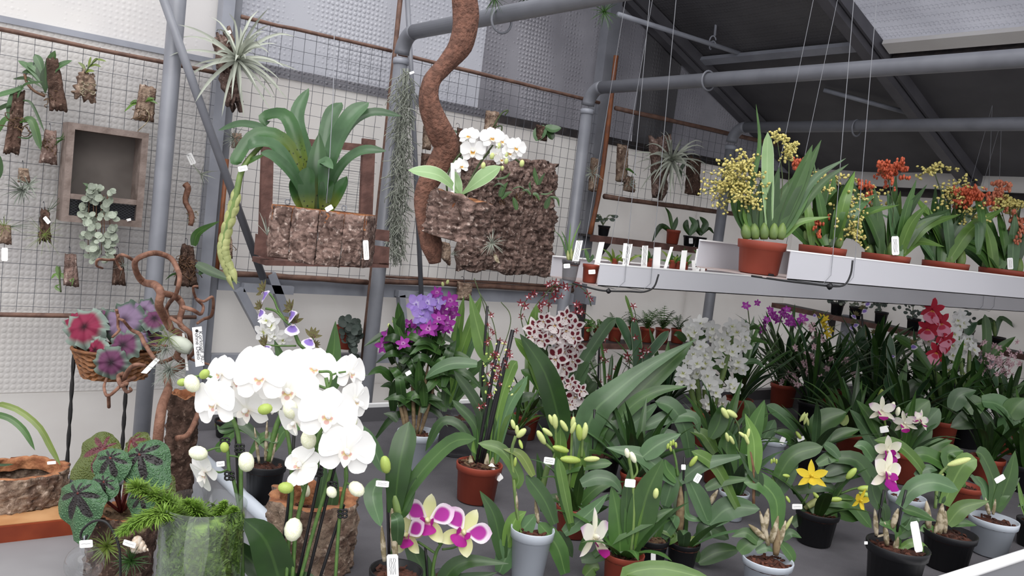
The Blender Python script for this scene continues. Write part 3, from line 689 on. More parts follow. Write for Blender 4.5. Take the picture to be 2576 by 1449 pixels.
# ================================================================ pots
PK = {'terra': ('terra', .8), 'black': ('black', .76), 'silver': ('silver', .7), 'clear': ('clear', .75), 'red': ('terra', .8)}
def potgeo(mb, c, r, h, taper, lip=.2):
    rb = r * taper
    prof = [(0, .002), (rb * .9, .0), (rb, .003), (rb + (r * .93 - rb) * (1 - lip), h * (1 - lip)), (r * .97, h * (1 - lip) + .002), (r, h - .002), (r * .985, h), (r * .93, h - .002), (r * .9, h * .8), (r * .55, h * .78), (0, h * .78)]
    return mb.lathe(prof, c, 24)
def pot(parent, c, r, h, kind='terra', lip=.2, soil=True, top=.86):
    mk, tp = PK[kind]
    potgeo(MB(), c, r, h, tp, lip).build('pot', M[mk], parent)
    if soil: soilmix(parent, V(c) + UP * h * top, r * .93)
def soilmix(parent, c, r, mk='soil', chips=24):
    b = MB(); n = 14; vs = [c + UP * .006]; rings = 4
    for i in range(1, rings + 1):
        for j in range(n):
            t = 2 * PI * j / n; q = r * i / rings * (1 if i == rings else rnd.uniform(.9, 1.1))
            vs.append(c + V((math.cos(t) * q, math.sin(t) * q, rnd.uniform(-.003, .006) if i < rings else -.006)))
    fs = [(0, 1 + j, 1 + (j + 1) % n) for j in range(n)]
    for i in range(rings - 1):
        for j in range(n):
            a = 1 + i * n; fs.append((a + j, a + n + j, a + n + (j + 1) % n, a + (j + 1) % n))
    b.add(vs, fs)
    for k in range(chips):
        t = rnd.random() * 2 * PI; q = r * .88 * math.sqrt(rnd.random()); s = r * rnd.uniform(.07, .16)
        p = c + V((math.cos(t) * q, math.sin(t) * q, .004)); d = V((rnd.uniform(-1, 1), rnd.uniform(-1, 1), rnd.uniform(-.4, .4))).normalized()
        b.bar(p - d * s, p + d * s, s * rnd.uniform(.6, 1.2), s * .5)
    return b.build('soil', M[mk], parent, False)
# ================================================================ one plant
class Plant:
    def __init__(s, name, label, cat, at=None, z=.8, pos=None, group=None):
        P = V(pos) if pos is not None else AZ(at[0], at[1], z)
        s.P = P; s.o = thing(name, label, cat, P, group); s.d = dep(P)
        s.px = s.d / F                                     # metres per pixel at this depth
    def p(s, x, y, dd=0): return D(x, y, s.d + dd)
    def pts(s, L): return [s.p(*q) for q in L]
    def pot(s, w, h, kind='terra', lip=.2, top=.86, soil=True, ry=0):
        s.r = w * s.px / 2; s.h = h * s.px
        pot(s.o, s.P, s.r, s.h, kind, lip, soil, top); return s
    def top(s): return s.P + UP * s.h * .86
    def lf(s, L, w, mk='lf', prof='strap', up=None, tilt=0, **k):
        P = s.pts(L) if not isinstance(L[0], V) else L
        if up is None: up = TOCAM + UP * .6
        if tilt: up = Matrix.Rotation(R_(tilt), 3, (P[-1] - P[0]).normalized()) @ V(up)
        return leaf(s.o, P, w * s.px, M[mk], prof, up=up, **k)
    def st(s, L, r, mk='stem', name='stem', n=14, sides=6):
        P = s.pts(L) if not isinstance(L[0], V) else L
        rr = [q * s.px for q in r] if isinstance(r, (list, tuple)) else r * s.px
        P = crv(P, n)
        if isinstance(rr, list): rr = [rr[0] + (rr[-1] - rr[0]) * i / n for i in range(n + 1)] if len(rr) == 2 else [np.interp(i / n * (len(rr) - 1), range(len(rr)), rr) for i in range(n + 1)]
        return MB().tube(P, rr, sides).build(name, M[mk], s.o)
    def bulb(s, a, b, w, mk='bulbw'):
        a = s.p(*a) if not isinstance(a, V) else a; b = s.p(*b) if not isinstance(b, V) else b
        P = [a.lerp(b, i / 8) for i in range(9)]; w *= s.px / 2 * (.8 if mk == 'bulbw' else 1)
        return MB().tube(P, [w * max(.16, math.sin(PI * (.2 + .76 * i / 8)) ** .8) for i in range(9)], 8).build('pseudobulb', M[mk], s.o)
    def fl(s, kind, x, y, dd, size, face=(0, 0), roll=0, split=False, label=None):
        f = TOCAM + RT * face[0] - DN * face[1]
        return flower(s.o, kind, s.p(x, y, dd), size * s.px / 2, f, roll, split, label)
    def bud(s, x, y, dd, ln, d, mk='bud', fat=1.0):
        """bud based at pixel x, y pointing along d = (right, up) in the picture"""
        return bud(s.o, s.p(x, y, dd), ln * s.px, RT * d[0] - DN * d[1] + TOCAM * .25, mk, fat)
    def fan(s, n, L, w, mk=('lf', 'lfd', 'lfb'), elev=(55, 85), droop=(.4, 1.3), prof='strap', seed=1, c=None, spread=.02, az=None):
        r = random.Random(seed); c = V(c) if c is not None else s.top()
        for i in range(n):
            a = (az[0] + (az[1] - az[0]) * r.random()) if az else 2 * PI * (i + r.uniform(-.3, .3)) / n * 1.0
            b = c + V((math.cos(a), math.sin(a), 0)) * spread * r.random()
            ln = L * r.uniform(.7, 1.1); e = R_(r.uniform(*elev)); dr = r.uniform(*droop)
            leaf(s.o, arc(b, a, ln, e, dr), w * r.uniform(.8, 1.15), M[r.choice(mk)], prof, side=sidev(a), n=9, fold=.25)
        return s
    def tag(s, x, y, dd, w, h, rot=0, lines=2, name='price_tag', thick=.0012, tw=(0, 0)):
        p = s.p(x, y, dd); return tagcard(s.o, p, w * s.px, h * s.px, rot, lines, name, tw)
def tagcard(parent, p, w, h, rot=0, lines=2, name='price_tag', tw=(0, 0)):
    f = frame(TOCAM + RT * tw[0] - DN * tw[1], -DN, R_(rot)); X, Y, Z = (V(f.col[i]) for i in range(3)); b = MB()
    q = [(-.5, -.42), (-.38, -.5), (.38, -.5), (.5, -.42), (.5, .42), (.38, .5), (-.38, .5), (-.5, .42)]
    P = [p + X * a * w + Y * c * h for a, c in q]; P2 = [v + Z * .001 for v in P]
    b.add(P + P2, [tuple(range(7, -1, -1)), tuple(range(8, 16))] + [(i, (i + 1) % 8, 8 + (i + 1) % 8, 8 + i) for i in range(8)])
    r = random.Random(int(w * 1e5) + lines)
    along = h > w * 1.8
    for k in range(lines):
        z = (k + 1) / (lines + 1) - .5; n = 7
        L = [((i / n - .5) * .7, z * .8 + r.uniform(-.06, .06)) for i in range(n + 1)]
        if along: L = [(c, a) for a, c in L]
        b.tube([p + X * a * w + Y * c * h + Z * .0013 for a, c in L], min(w, h) * .02, 3, 1)
    return b.build(name, [M['tag'], M['ink']], parent, False)
# ================================================================ cork and bark
def platef(x, y, z, seed, sc):
    """height of rough bark: plates of unequal height split by fissures, with layered ridges across them"""
    p = V((x * sc + seed * 7.1, y * sc + seed * 3.3, z * sc * .72)); p += noise.noise_vector(p * 1.3) * .28
    d, q = noise.voronoi(p); e = min(1, (d[1] - d[0]) / .16); c = noise.cell(q[0] * 9.7)
    st = noise.fractal(V((x * sc * 1.2, y * sc * 1.2, z * sc * 5.5 + seed)), .9, 2, 3)
    g = abs((x + y * .3) * sc * 1.25 + .5 * noise.noise(p * .8) + .16 * noise.noise(p * 3)) % 1.0; g = math.exp(-((g - .5) / .085) ** 2)
    return .26 * e + .34 * abs(c) + .34 * (st * .5 + .5) + .16 * noise.noise(p * 4.2) - .3 * g
def barkslab(parent, name, quad, nrm, thick, amp, nu, nv, sc, seed, mk='bark', rag=.02, label=None):
    """quad: lower left, lower right, upper right, upper left of the back; front pushed out along nrm in ragged plates"""
    a, b_, c, d = (V(q) for q in quad); n = V(nrm).normalized(); mb = MB(); vs = []
    for j in range(nv + 1):
        for i in range(nu + 1):
            u, v = i / nu, j / nv
            uu = u + rag * noise.noise(V((v * 9, seed, 1.3 + (u > .5)))) * (1 if (i in (0, nu)) else .3); vv = v + rag * noise.noise(V((u * 9, seed, 5.3 + (v > .5)))) * (1 if (j in (0, nv)) else .3)
            p = (a.lerp(b_, uu)).lerp(d.lerp(c, uu), vv)
            e = min(1, min(u, 1 - u) * 9 + .25, min(v, 1 - v) * 9 + .25)
            vs.append(p + n * (thick * (.5 + .5 * e) + amp * (platef(p.x, p.y, p.z, seed, sc) - .4)))
    k = nu + 1; mb.add(vs, [(j * k + i, j * k + i + 1, (j + 1) * k + i + 1, (j + 1) * k + i) for j in range(nv) for i in range(nu)])
    ring = [i for i in range(nu + 1)] + [j * k + nu for j in range(1, nv + 1)] + [nv * k + i for i in range(nu - 1, -1, -1)] + [j * k for j in range(nv - 1, 0, -1)]
    o = len(mb.v); bk = []
    for i in ring:
        p = vs[i]; bk.append(p - n * ((p - a).dot(n)))
    mb.v += [tuple(p) for p in bk]; m_ = len(ring)
    for i in range(m_):
        mb.f.append((ring[(i + 1) % m_], ring[i], o + i, o + (i + 1) % m_)); mb.m.append(0)
    mb.f.append(tuple(range(o + m_ - 1, o - 1, -1))); mb.m.append(0)
    return mb.build(name, M[mk], parent, True, label)
def corktube(parent, name, c, r, h, amp, sc, seed, mk='bark', nu=56, nv=22, wall=.2, axis=None, rag=.1, ell=1.0, taper=1.0, sq=0):
    c = V(c); z = V(axis).normalized() if axis else UP; x = (V((1, 0, 0)) - z * z.x).normalized(); y = z.cross(x); mb = MB()
    def rad(t): return r * (1 + .07 * math.sin(2 * t + seed) + .04 * math.sin(3 * t + seed * 2) + sq * abs(math.sin(2 * t)) ** 2)
    def P(t, q, rr): return c + x * math.cos(t) * rr + y * math.sin(t) * rr * ell + z * q
    def out(u, v):
        t = 2 * PI * u; tp = 1 + (taper - 1) * (1 - v); R = rad(t) * tp; hh = h * (1 + rag * noise.noise(V((math.cos(t) * 2, math.sin(t) * 2, seed)))) if v > .5 else h
        p = P(t, hh * v, R); f = platef(p.x, p.y, p.z, seed, sc); return P(t, hh * v, R + amp * (f - .5))
    def inn(u, v):
        t = 2 * PI * u; hh = h * (1 + rag * noise.noise(V((math.cos(t) * 2, math.sin(t) * 2, seed)))); R = rad(t) * (1 - wall)
        return P(t, hh * (1 - .35 * v), R * (1 - .04 * v) + .3 * amp * noise.noise(V((t * 3, v * 3, seed))))
    mb.surf(out, nu, nv, 0, True); n0 = nv * nu; o = len(mb.v); mb.surf(inn, nu, 4, 1, True)
    for i in range(nu): mb.f.append((n0 + i, n0 + (i + 1) % nu, o + (i + 1) % nu, o + i)); mb.m.append(1)
    mb.f.append(tuple(range(nu - 1, -1, -1))); mb.m.append(0)
    return mb.build(name, [M[mk], M['corkin']], parent)
# ================================================================ air plants
def rosette(parent, c, n, L, w, mk, axis, open_=(15, 100), droop=.5, seed=1, each=True, prof='grass', curl=0, seg=9):
    """narrow leaves out of one point around axis, opening by open_ degrees and hanging by droop"""
    r = random.Random(seed); z = V(axis).normalized(); x = z.orthogonal().normalized(); y = z.cross(x); mb = MB(); c = V(c)
    for i in range(n):
        k = (i + .5) / n; a = i * 2.39996 + r.uniform(-.3, .3); e = R_(open_[0] + (open_[1] - open_[0]) * k + r.uniform(-8, 8)); ln = L * r.uniform(.7, 1.1)
        h = x * math.cos(a) + y * math.sin(a); p = c.copy(); P = [p.copy()]; wob = V((r.uniform(-1, 1), r.uniform(-1, 1), r.uniform(-1, 1))) * curl
        for q in range(5):
            d = z * math.cos(e) + h * math.sin(e) + V((0, 0, -droop)) * ((q + 1) / 5) ** 2 + wob * (q / 4); p = p + d.normalized() * ln / 5; P.append(p.copy())
        s = (P[1] - P[0]).cross(z); s = s if s.length > 1e-5 else h
        if each: leafgeo(MB(), P, w * r.uniform(.8, 1.2), prof, side=s, n=seg, nx=2, fold=.5).build('leaf', M[mk], parent)
        else: leafgeo(mb, P, w * r.uniform(.8, 1.2), prof, side=s, n=5, nx=2, fold=.5)
    if not each: return stuff(mb.build('rosette', M[mk], parent))
def roots(parent, c, n, L, seed, mk='moss'):
    r = random.Random(seed); mb = MB()
    for i in range(n):
        p = V(c) + V((r.uniform(-1, 1) * L * .3, -.004, r.uniform(-1, 1) * L * .3)); P = [p]
        for k in range(4): P.append(P[-1] + V((r.uniform(-1, 1), r.uniform(-.5, .3), r.uniform(-1, .4))) * L * .18)
        mb.tube(crv(P, 6), .0016, 4)
    return stuff(mb.build('roots', M[mk], parent))
# ================================================================ plants mounted on the left trellis
YM = 3.385
def mount(label, quad, name='mounted_plant', cat='mounted plant', mk='bark', Y=YM, thick=.022, amp=.014, seed=1, res=(9, 13), sc=26, hook=True, rag=.05, group=None):
    res = (res[0] + 5, res[1] + 9); q = [AY(x, y, Y) for x, y in quad]; c = (q[0] + q[1]) / 2
    p = Plant(name, label, cat, pos=c, group=group); p.d = dep((q[0] + q[2]) / 2) - thick * .7; p.px = p.d / F
    barkslab(p.o, 'bark', q, (0, -1, 0), thick, amp, res[0], res[1], sc, seed, mk, rag)
    if hook:
        t = (q[2] + q[3]) / 2; MB().tube([t + V((0, -.004, -.01)), t + V((0, .004, .02)), t + V((0, .022, .026)), t + V((0, .03, .02))], .0012, 4).build('hook', M['wire'], p.o)
    return p
p = mount('strappy green orchid rosette on a long leaning bark plate, upper left', [(124, 277), (169, 281), (144, 146), (115, 148)], mk='barkd', seed=2, res=(9, 22))
for L, w, mk in (([(108, 215), (80, 175), (45, 152)], 17, 'lfb'), ([(110, 205), (90, 172), (66, 158)], 20, 'lfb'), ([(112, 200), (100, 160), (87, 136)], 22, 'lfb'), ([(116, 205), (125, 165), (139, 127)], 26, 'lf'),
                 ([(118, 205), (145, 170), (182, 152)], 20, 'lfb'), ([(108, 218), (80, 182), (55, 182)], 16, 'lfd'), ([(108, 222), (70, 198), (32, 199)], 12, 'lfd'), ([(112, 215), (105, 185), (96, 165)], 24, 'lfd'), ([(114, 235), (114, 205), (112, 170)], 24, 'lfd')):
    p.lf(L, w, mk, 'obov', n=8)
p.st([(62, 185), (68, 208), (85, 228), (112, 242)], 3.5, 'stemb'); p.lf([(62, 190), (72, 180), (88, 187)], 13, 'lfd', 'oval', n=6)
roots(p.o, p.p(125, 240), 8, .06, 3)
p = mount('small orchid on a knobbly pale root fork, right of the strappy rosette', [(178, 236), (240, 266), (236, 190), (204, 172)], mk='barkp', seed=4, amp=.03, rag=.22)
for L, w in (([(215, 178), (208, 165), (196, 156)], 8), ([(222, 172), (226, 155), (229, 142)], 7), ([(230, 160), (240, 150), (246, 146)], 7), ([(240, 150), (252, 150), (268, 155)], 7), ([(226, 168), (240, 163), (255, 169)], 8), ([(215, 182), (225, 178), (238, 180)], 10)): p.lf(L, w, 'lfy', 'oval', n=6)
p.st([(215, 182), (226, 166), (245, 148)], 1.6, 'stemd'); roots(p.o, p.p(215, 215), 14, .07, 5, 'bulbw')
p = mount('cork mount with a small grassy tuft, hung left of the tall pipe', [(334, 300), (384, 309), (390, 222), (352, 212)], mk='barkp', seed=6)
for L, w in (([(355, 262), (335, 262), (312, 282)], 9), ([(355, 260), (340, 254), (326, 262)], 9), ([(357, 260), (372, 249), (390, 248)], 10), ([(357, 258), (378, 252), (398, 262)], 8), ([(352, 268), (345, 280), (340, 285)], 10)): p.lf(L, w, 'lfl', 'oval', n=6)
p.st([(362, 272), (374, 285), (372, 305), (346, 330)], 1.3, 'bulbw', 'root'); roots(p.o, p.p(358, 280), 12, .06, 7)
p = mount('tall dark bark at the left edge with two drooping broad-leaved orchids', [(8, 384), (48, 389), (62, 228), (32, 238)], mk='barkd', seed=8, res=(9, 24), amp=.02)
for L, w, mk in (([(58, 218), (38, 240), (22, 300)], 26, 'lfb'), ([(55, 222), (25, 232), (-12, 242)], 18, 'lfb'), ([(52, 222), (70, 210), (108, 206)], 9, 'lfd'), ([(45, 262), (20, 265), (-10, 278)], 16, 'lfd'),
                 ([(50, 306), (80, 305), (103, 378)], 20, 'lf'), ([(44, 306), (15, 300), (-8, 338)], 18, 'lf'), ([(55, 252), (80, 262), (112, 332)], 7, 'lfd'), ([(45, 345), (70, 348), (84, 338)], 5, 'lfd')):
    p.lf(L, w, mk, 'strap')
roots(p.o, p.p(45, 300), 14, .09, 9)
p = mount('squat brown bark with a mossy middle under the drooping leaf', [(97, 408), (143, 416), (140, 330), (113, 326)], mk='bark', seed=10)
roots(p.o, p.p(123, 360), 16, .06, 11)
for L in ([(140, 350), (155, 345), (160, 332)], [(138, 365), (155, 352), (168, 350)], [(140, 358), (155, 350), (165, 340)]): p.lf(L, 4, 'lfd', 'lance', n=5)
o = Plant('hanging_plant', 'very dark round leaf cut off by the left edge of the trellis', 'plant', pos=AY(-30, 460, 3.3))
o.lf([(-25, 462), (-14, 430), (-5, 385)], 52, 'lfd', 'oval'); o.lf([(-30, 462), (-60, 430), (-70, 380)], 52, 'lfd', 'oval'); o.st([(-30, 475), (-28, 462), (-25, 455)], 3)
p = mount('silver spiky air plant on a short cork chip at far left', [(44, 458), (76, 462), (70, 424), (46, 422)], mk='barkp', seed=12)
rosette(p.o, p.p(56, 478), 26, .065, .005, 'tillg', TOCAM + RT * .1 - UP * .3, (20, 115), .3, 3, False); rosette(p.o, p.p(72, 466), 14, .05, .005, 'tillg', TOCAM + RT * .5, (20, 110), .3, 5, False)
p = mount('dark oval mossy cork with a white price tag, left of the shadow box', [(97, 608), (128, 607), (122, 525), (100, 527)], mk='barkd', seed=14, rag=.15)
p.tag(118, 554, -.02, 10, 20, 40, 2)
rosette(p.o, p.p(112, 590), 22, .09, .0016, 'lfy', TOCAM + UP * .2, (50, 120), .1, 7, False); rosette(p.o, p.p(118, 535), 9, .16, .0016, 'lfd', RT + UP * 1.2, (5, 45), -.1, 8, False)
p = mount('small cork at the left edge with grass tuft and blank tag below', [(-8, 611), (29, 615), (26, 566), (-5, 564)], mk='barkp', seed=16)
p.tag(12, 640, -.02, 16, 33, 0, 0); rosette(p.o, p.p(10, 572), 26, .05, .002, 'lfy', UP + TOCAM * .7, (20, 100), .1, 9, False); rosette(p.o, p.p(25, 570), 10, .13, .0014, 'lfd', RT, (5, 40), .25, 9, False)
p = mount('reddish bark chip with a pale green sprout on its left side', [(158, 716), (197, 721), (190, 640), (163, 638)], mk='bark', seed=18)
for L, w in (([(152, 700), (148, 685), (142, 668)], 13), ([(150, 705), (140, 690), (128, 702)], 8), ([(152, 715), (140, 722), (155, 735)], 8), ([(160, 700), (170, 695), (180, 710)], 7), ([(150, 695), (155, 690), (164, 705)], 9), ([(178, 706), (185, 700), (180, 722)], 3)): p.lf(L, w, 'lfl', 'obov', n=6)
p.st([(150, 670), (150, 700), (153, 735)], 2, 'stemd')
p = mount('plain brown bark chip hanging below the trailing silver plant', [(281, 716), (314, 717), (308, 640), (286, 640)], mk='barkd', seed=20)
rosette(p.o, p.p(310, 668), 16, .07, .0015, 'tillg', RT + TOCAM, (20, 100), .1, 4, False)
# shadow box
def pl(x, y, Y): return AY(x, y, Y)
sb = thing('shadow_box', 'weathered grey wooden shadow box on the trellis, wire netting across its base', 'box', AY(255, 565, 3.36))
Y0, Y1 = 3.29, 3.395
C = [pl(152, 545, Y0), pl(353, 583, Y0), pl(377, 338, Y0), pl(175, 305, Y0)]
xl, xr = (C[0].x + C[3].x) / 2, (C[1].x + C[2].x) / 2; zb, zt = (C[0].z + C[1].z) / 2, (C[2].z + C[3].z) / 2
w = .022; zm = zb + (zt - zb) * .235
for lo, hi in (((xl, Y0, zb), (xl + w, Y1, zt)), ((xr - w, Y0, zb), (xr, Y1, zt)), ((xl + w, Y0, zt - w), (xr - w, Y1, zt)), ((xl + w, Y0, zb), (xr - w, Y1, zb + w)), ((xl + w, Y0 + .002, zm), (xr - w, Y0 + .02, zm + w * .8))):
    MB().box(lo, hi).build('frame_board', M['wood'], sb, False)
MB().box((xl + w, Y1 - .006, zb + w), (xr - w, Y1, zt - w)).build('back_board', mat('weathered_ply', '6b645f', '59524e', .8, 6, bump=.2), sb, False)
MB().box((xl + w, Y0 + .025, zb + w), (xr - w, Y1 - .01, zm - .005)).build('planting_box', M['black'], sb, False)
b = MB(); n = 15; hz = (zm - zb - w)
for i in range(n):
    for s in (0, 1):
        x = xl + w + (xr - xl - 2 * w) * (i + .5) / n; dx = (xr - xl - 2 * w) / n / 2
        b.tube([V((x + (dx if (k + s) % 2 else -dx) * (1 if s else 1), Y0 + .008, zb + w + hz * k / 6)) for k in range(7)], .0009, 3, cap=False)
b.build('wire_netting', M['wire'], sb)
tagcard(sb, pl(324, 553, Y0 - .002), .016, .009, 12, 1)
sp = Plant('trailing_plant', 'silvery round-leaved trailing plant spilling out of the grey shadow box', 'plant', pos=AY(250, 520, 3.28)); sp.d = dep(AY(250, 520, 3.26)); sp.px = sp.d / F
def rleaf():
    b = MB(); n = 9; vs = [V((0, 0, 0))]
    for i in range(n):
        t = 2 * PI * i / n; vs.append(V((math.cos(t), math.sin(t) * .9 + .15, .28 + .1 * math.cos(2 * t))))
    b.add(vs, [(0, 1 + i, 1 + (i + 1) % n) for i in range(n)], 0, [(.5, 0)] + [(.5 + .4 * math.cos(i), .8) for i in range(n)]); return b
RL = {k: rleaf().mesh('leaf', M[k]) for k in ('suc', 'sucd', 'lf', 'lfl')}
def roundleaves(p, n, cx, cy, sx, sy, rpx, mk, seed, dz=.03, up=0, env=None):
    r = random.Random(seed)
    for i in range(n):
        u = r.uniform(-1, 1); v = r.uniform(-1, 1); x = cx + u * sx * (env(v) if env else 1); y = cy + v * sy
        f = TOCAM + V((r.uniform(-.7, .7), r.uniform(-.5, .2), r.uniform(-.3 + up, .9 + up)))
        inst('leaf', RL[mk], p.o, p.p(x, y, r.uniform(-dz, 0)), frame(f, UP, r.random() * 6), rpx * p.px * r.uniform(.75, 1.2))
roundleaves(sp, 105, 249, 565, 46, 95, 9.5, 'suc', 4, env=lambda v: 1 - .25 * abs(v + .1))
for i in range(6): sp.st([(225 + i * 9, 490), (222 + i * 10 + 4 * (i % 2), 560), (222 + i * 11, 640)], 1, 'stemb')
for L in ([(215, 480), (222, 468), (208, 460)], [(240, 482), (225, 470), (215, 465)]): sp.lf(L, 9, 'begr' if 'begr' in M else 'lfd', 'oval', n=5)
# second bay, between the pipe and the steel post
p = Plant('air_plant', 'tiny grey air plant with white tag, hung right of the tall pipe', 'air plant', pos=AY(498, 445, YM)); p.tag(481, 400, 0, 15, 30, 25, 2)
p.st([(486, 412), (495, 428), (505, 440)], 1, 'till'); rosette(p.o, p.p(505, 438), 12, .06, .005, 'till', RT - UP * .2 + TOCAM * .3, (20, 100), .3, 5)
p = Plant('mounted_plant', 'thin bent brown driftwood stick hung beside the steel post', 'driftwood', pos=AY(478, 570, YM))
p.st([(466, 463), (473, 475), (466, 505), (478, 530), (482, 548), (479, 568)], [9, 8, 7, 7, 8, 6], 'twig', 'driftwood', 14, 8); roots(p.o, p.p(482, 540), 8, .05, 3, 'bulbw')
p = mount('mossy cork with long green leaves, left of the orange cane', [(438, 716), (494, 722), (484, 622), (458, 612)], mk='barkd', seed=22, res=(10, 16), amp=.03)
p.lf([(487, 618), (500, 585), (553, 556)], 25, 'lf', 'lance'); p.lf([(494, 664), (535, 685), (604, 712)], 27, 'lfd', 'lance'); p.lf([(500, 690), (510, 682), (520, 678)], 16, 'lfb', 'oval', n=6); p.lf([(460, 690), (435, 690), (415, 705)], 7, 'lfd', 'lance', n=6)
roots(p.o, p.p(470, 665), 30, .1, 6, 'stemb')
p = mount('small grey air plant cluster tucked behind the bromeliad leaf', [(582, 372), (606, 372), (604, 335), (584, 335)], mk='barkp', seed=23, res=(5, 7))
rosette(p.o, p.p(592, 350), 34, .06, .004, 'tillg', TOCAM, (10, 110), .4, 6, False)
p = mount('small bark chip half hidden behind the pale braided spike', [(566, 648), (582, 650), (580, 595), (568, 594)], mk='barkp', seed=24, res=(5, 9))
roots(p.o, p.p(573, 620), 10, .05, 8)
# big silver air plant on driftwood
p = mount('big silvery air plant sprawling from driftwood beside the steel post at top', [(566, 258), (603, 264), (572, 84), (530, 96)], name='air_plant', cat='air plant', Y=3.33, thick=.05, amp=.05, seed=26, res=(10, 26), rag=.25)
c = p.p(596, 150, -.05); rosette(p.o, c, 46, .225, .0165, 'till', TOCAM * .8 + RT * .55 + UP * .45, (5, 122), .62, 11, True, curl=.3)
p.tag(575, 82, -.04, 13, 9, 20, 1)
# ================================================================ hanging planter box with bromeliad
t = thing('crate', 'brown slatted wooden crate with wire-mesh back, hung behind the bark planter', 'crate', AY(815, 670, 3.15)); Yb, Yf = 3.2, 3.06
def bd(a, b, c, d, Y, th=.012, name='board', mk='woodb'):
    MB().slab([AY(*q, Y) for q in (a, b, c, d)], (0, th, 0)).build(name, M[mk], t, False)
bd((652, 640), (682, 645), (690, 345), (662, 340), Yb, .02, 'post'); bd((905, 600), (935, 604), (945, 352), (915, 348), Yb, .02, 'post'); bd((680, 358), (946, 385), (947, 366), (680, 340), Yb, .02, 'rail')
bd((915, 600), (979, 608), (980, 580), (916, 573), Yf, .01, 'slat'); bd((914, 662), (978, 667), (980, 622), (916, 614), Yf, .01, 'slat')
bd((668, 668), (978, 674), (979, 662), (669, 655), Yf, .14, 'base'); bd((641, 640), (690, 657), (690, 602), (645, 588), Yf + .02, .01, 'slat')
b = MB()
for i in range(40):
    z = AY(800, 620, Yb).z + i * .0105; b.tube([(AY(684, 500, Yb).x, Yb + .01, z), (AY(915, 500, Yb).x, Yb + .01, z)], .0006, 3, cap=False)
b.build('mesh_back', M['wire'], t)
p = Plant('air_plant', 'thin pale air plant standing in the left corner of the brown crate', 'air plant', pos=AY(672, 600, 3.05)); rosette(p.o, p.p(672, 592), 9, .1, .006, 'till', UP, (5, 60), .2, 13)
pb = Plant('planter', 'rectangular hanging planter clad in rough brown cork bark, bromeliad inside', 'planter', pos=D(800, 668, 2.5)); hx = RT.copy(); hx.z = 0; hx.normalize()
zz = -fw.copy(); zz.z = 0; zz.normalize()
Q = [D(674, 650, 2.5), D(908, 672, 2.5), D(917, 545, 2.5), D(690, 514, 2.5)]
zt, zb = (Q[2].z + Q[3].z) / 2, (Q[0].z + Q[1].z) / 2
a0 = (Q[0] + Q[3]) / 2; wd = (((Q[1] + Q[2]) / 2) - a0).dot(hx); a0.z = 0; dp_ = .15
f0 = a0; f1 = a0 + hx * wd; b0 = f0 - zz * dp_; b1 = f1 - zz * dp_
S_ = [0, .215, .51, .78, 1.0]
for i in range(4):
    u, v = f0.lerp(f1, S_[i] + .006), f0.lerp(f1, S_[i + 1] - .004)
    barkslab(pb.o, 'bark_panel', [u + UP * (zb + (.004, -.004, -.002, .002)[i]), v + UP * (zb + (.002, -.006, -.006, .004)[i]), v + UP * zt, u + UP * zt], zz, .012 + .004 * (i % 2), .022, 26, 48, 26, 30 + i, 'bark', .02)
for e0, e1, nn in ((f0, b0, -hx), (f1, b1, hx)): barkslab(pb.o, 'bark_panel', [(e1 if nn == -hx else e0) + UP * zb, (e0 if nn == -hx else e1) + UP * zb, (e0 if nn == -hx else e1) + UP * zt, (e1 if nn == -hx else e0) + UP * zt], nn, .01, .016, 10, 18, 30, 37, 'bark', .02)
MB().slab([f0 + UP * zb, f1 + UP * zb, b1 + UP * zb, b0 + UP * zb], (0, 0, .012)).build('base', M['woodb'], pb.o, False)
for u, v in ((f0, f1), (b0, b1), (f0, b0), (f1, b1)): MB().bar(u + UP * (zt - .02), v + UP * (zt - .02), .01, .045).build('rim_board', M['corkin'], pb.o, False)
MB().slab([f0 + UP * (zt - .025), f1 + UP * (zt - .025), b1 + UP * (zt - .025), b0 + UP * (zt - .025)], (0, 0, .008)).build('soil', M['soil'], pb.o, False)
for x, y in ((723, 508), (866, 524)):
    c = D(x, y, 2.53); MB().tube([c + RT * .007 * math.cos(q) - DN * .008 * math.sin(q) for q in [i * .6 for i in range(12)]], .0016, 5).build('ring', M['steel'], pb.o)
tagcard(pb.o, D(921, 629, 2.46), .0155, .056, 3, 2, 'label_card')
s_ = thing('hanging_wire', 'single thin wire hanging down to the bark planter with bromeliad', 'wire', D(821, 511, 2.46))
MB().tube([D(843, -30, 2.5), D(838, 245, 2.48), D(827, 440, 2.46), D(821, 511, 2.46)], .0012, 5).build('strand', M['string'], s_); tagcard(s_, D(828, 524, 2.45), .022, .014, 30, 1)
br = Plant('bromeliad', 'large bromeliad with arching blue-green straps and spotted base, in bark planter', 'bromeliad', pos=f0.lerp(b1, .5) + UP * (zt - .02)); br.d = 2.56; br.px = br.d / F
cx = [(790, 522, 0), (800, 520, 0)]
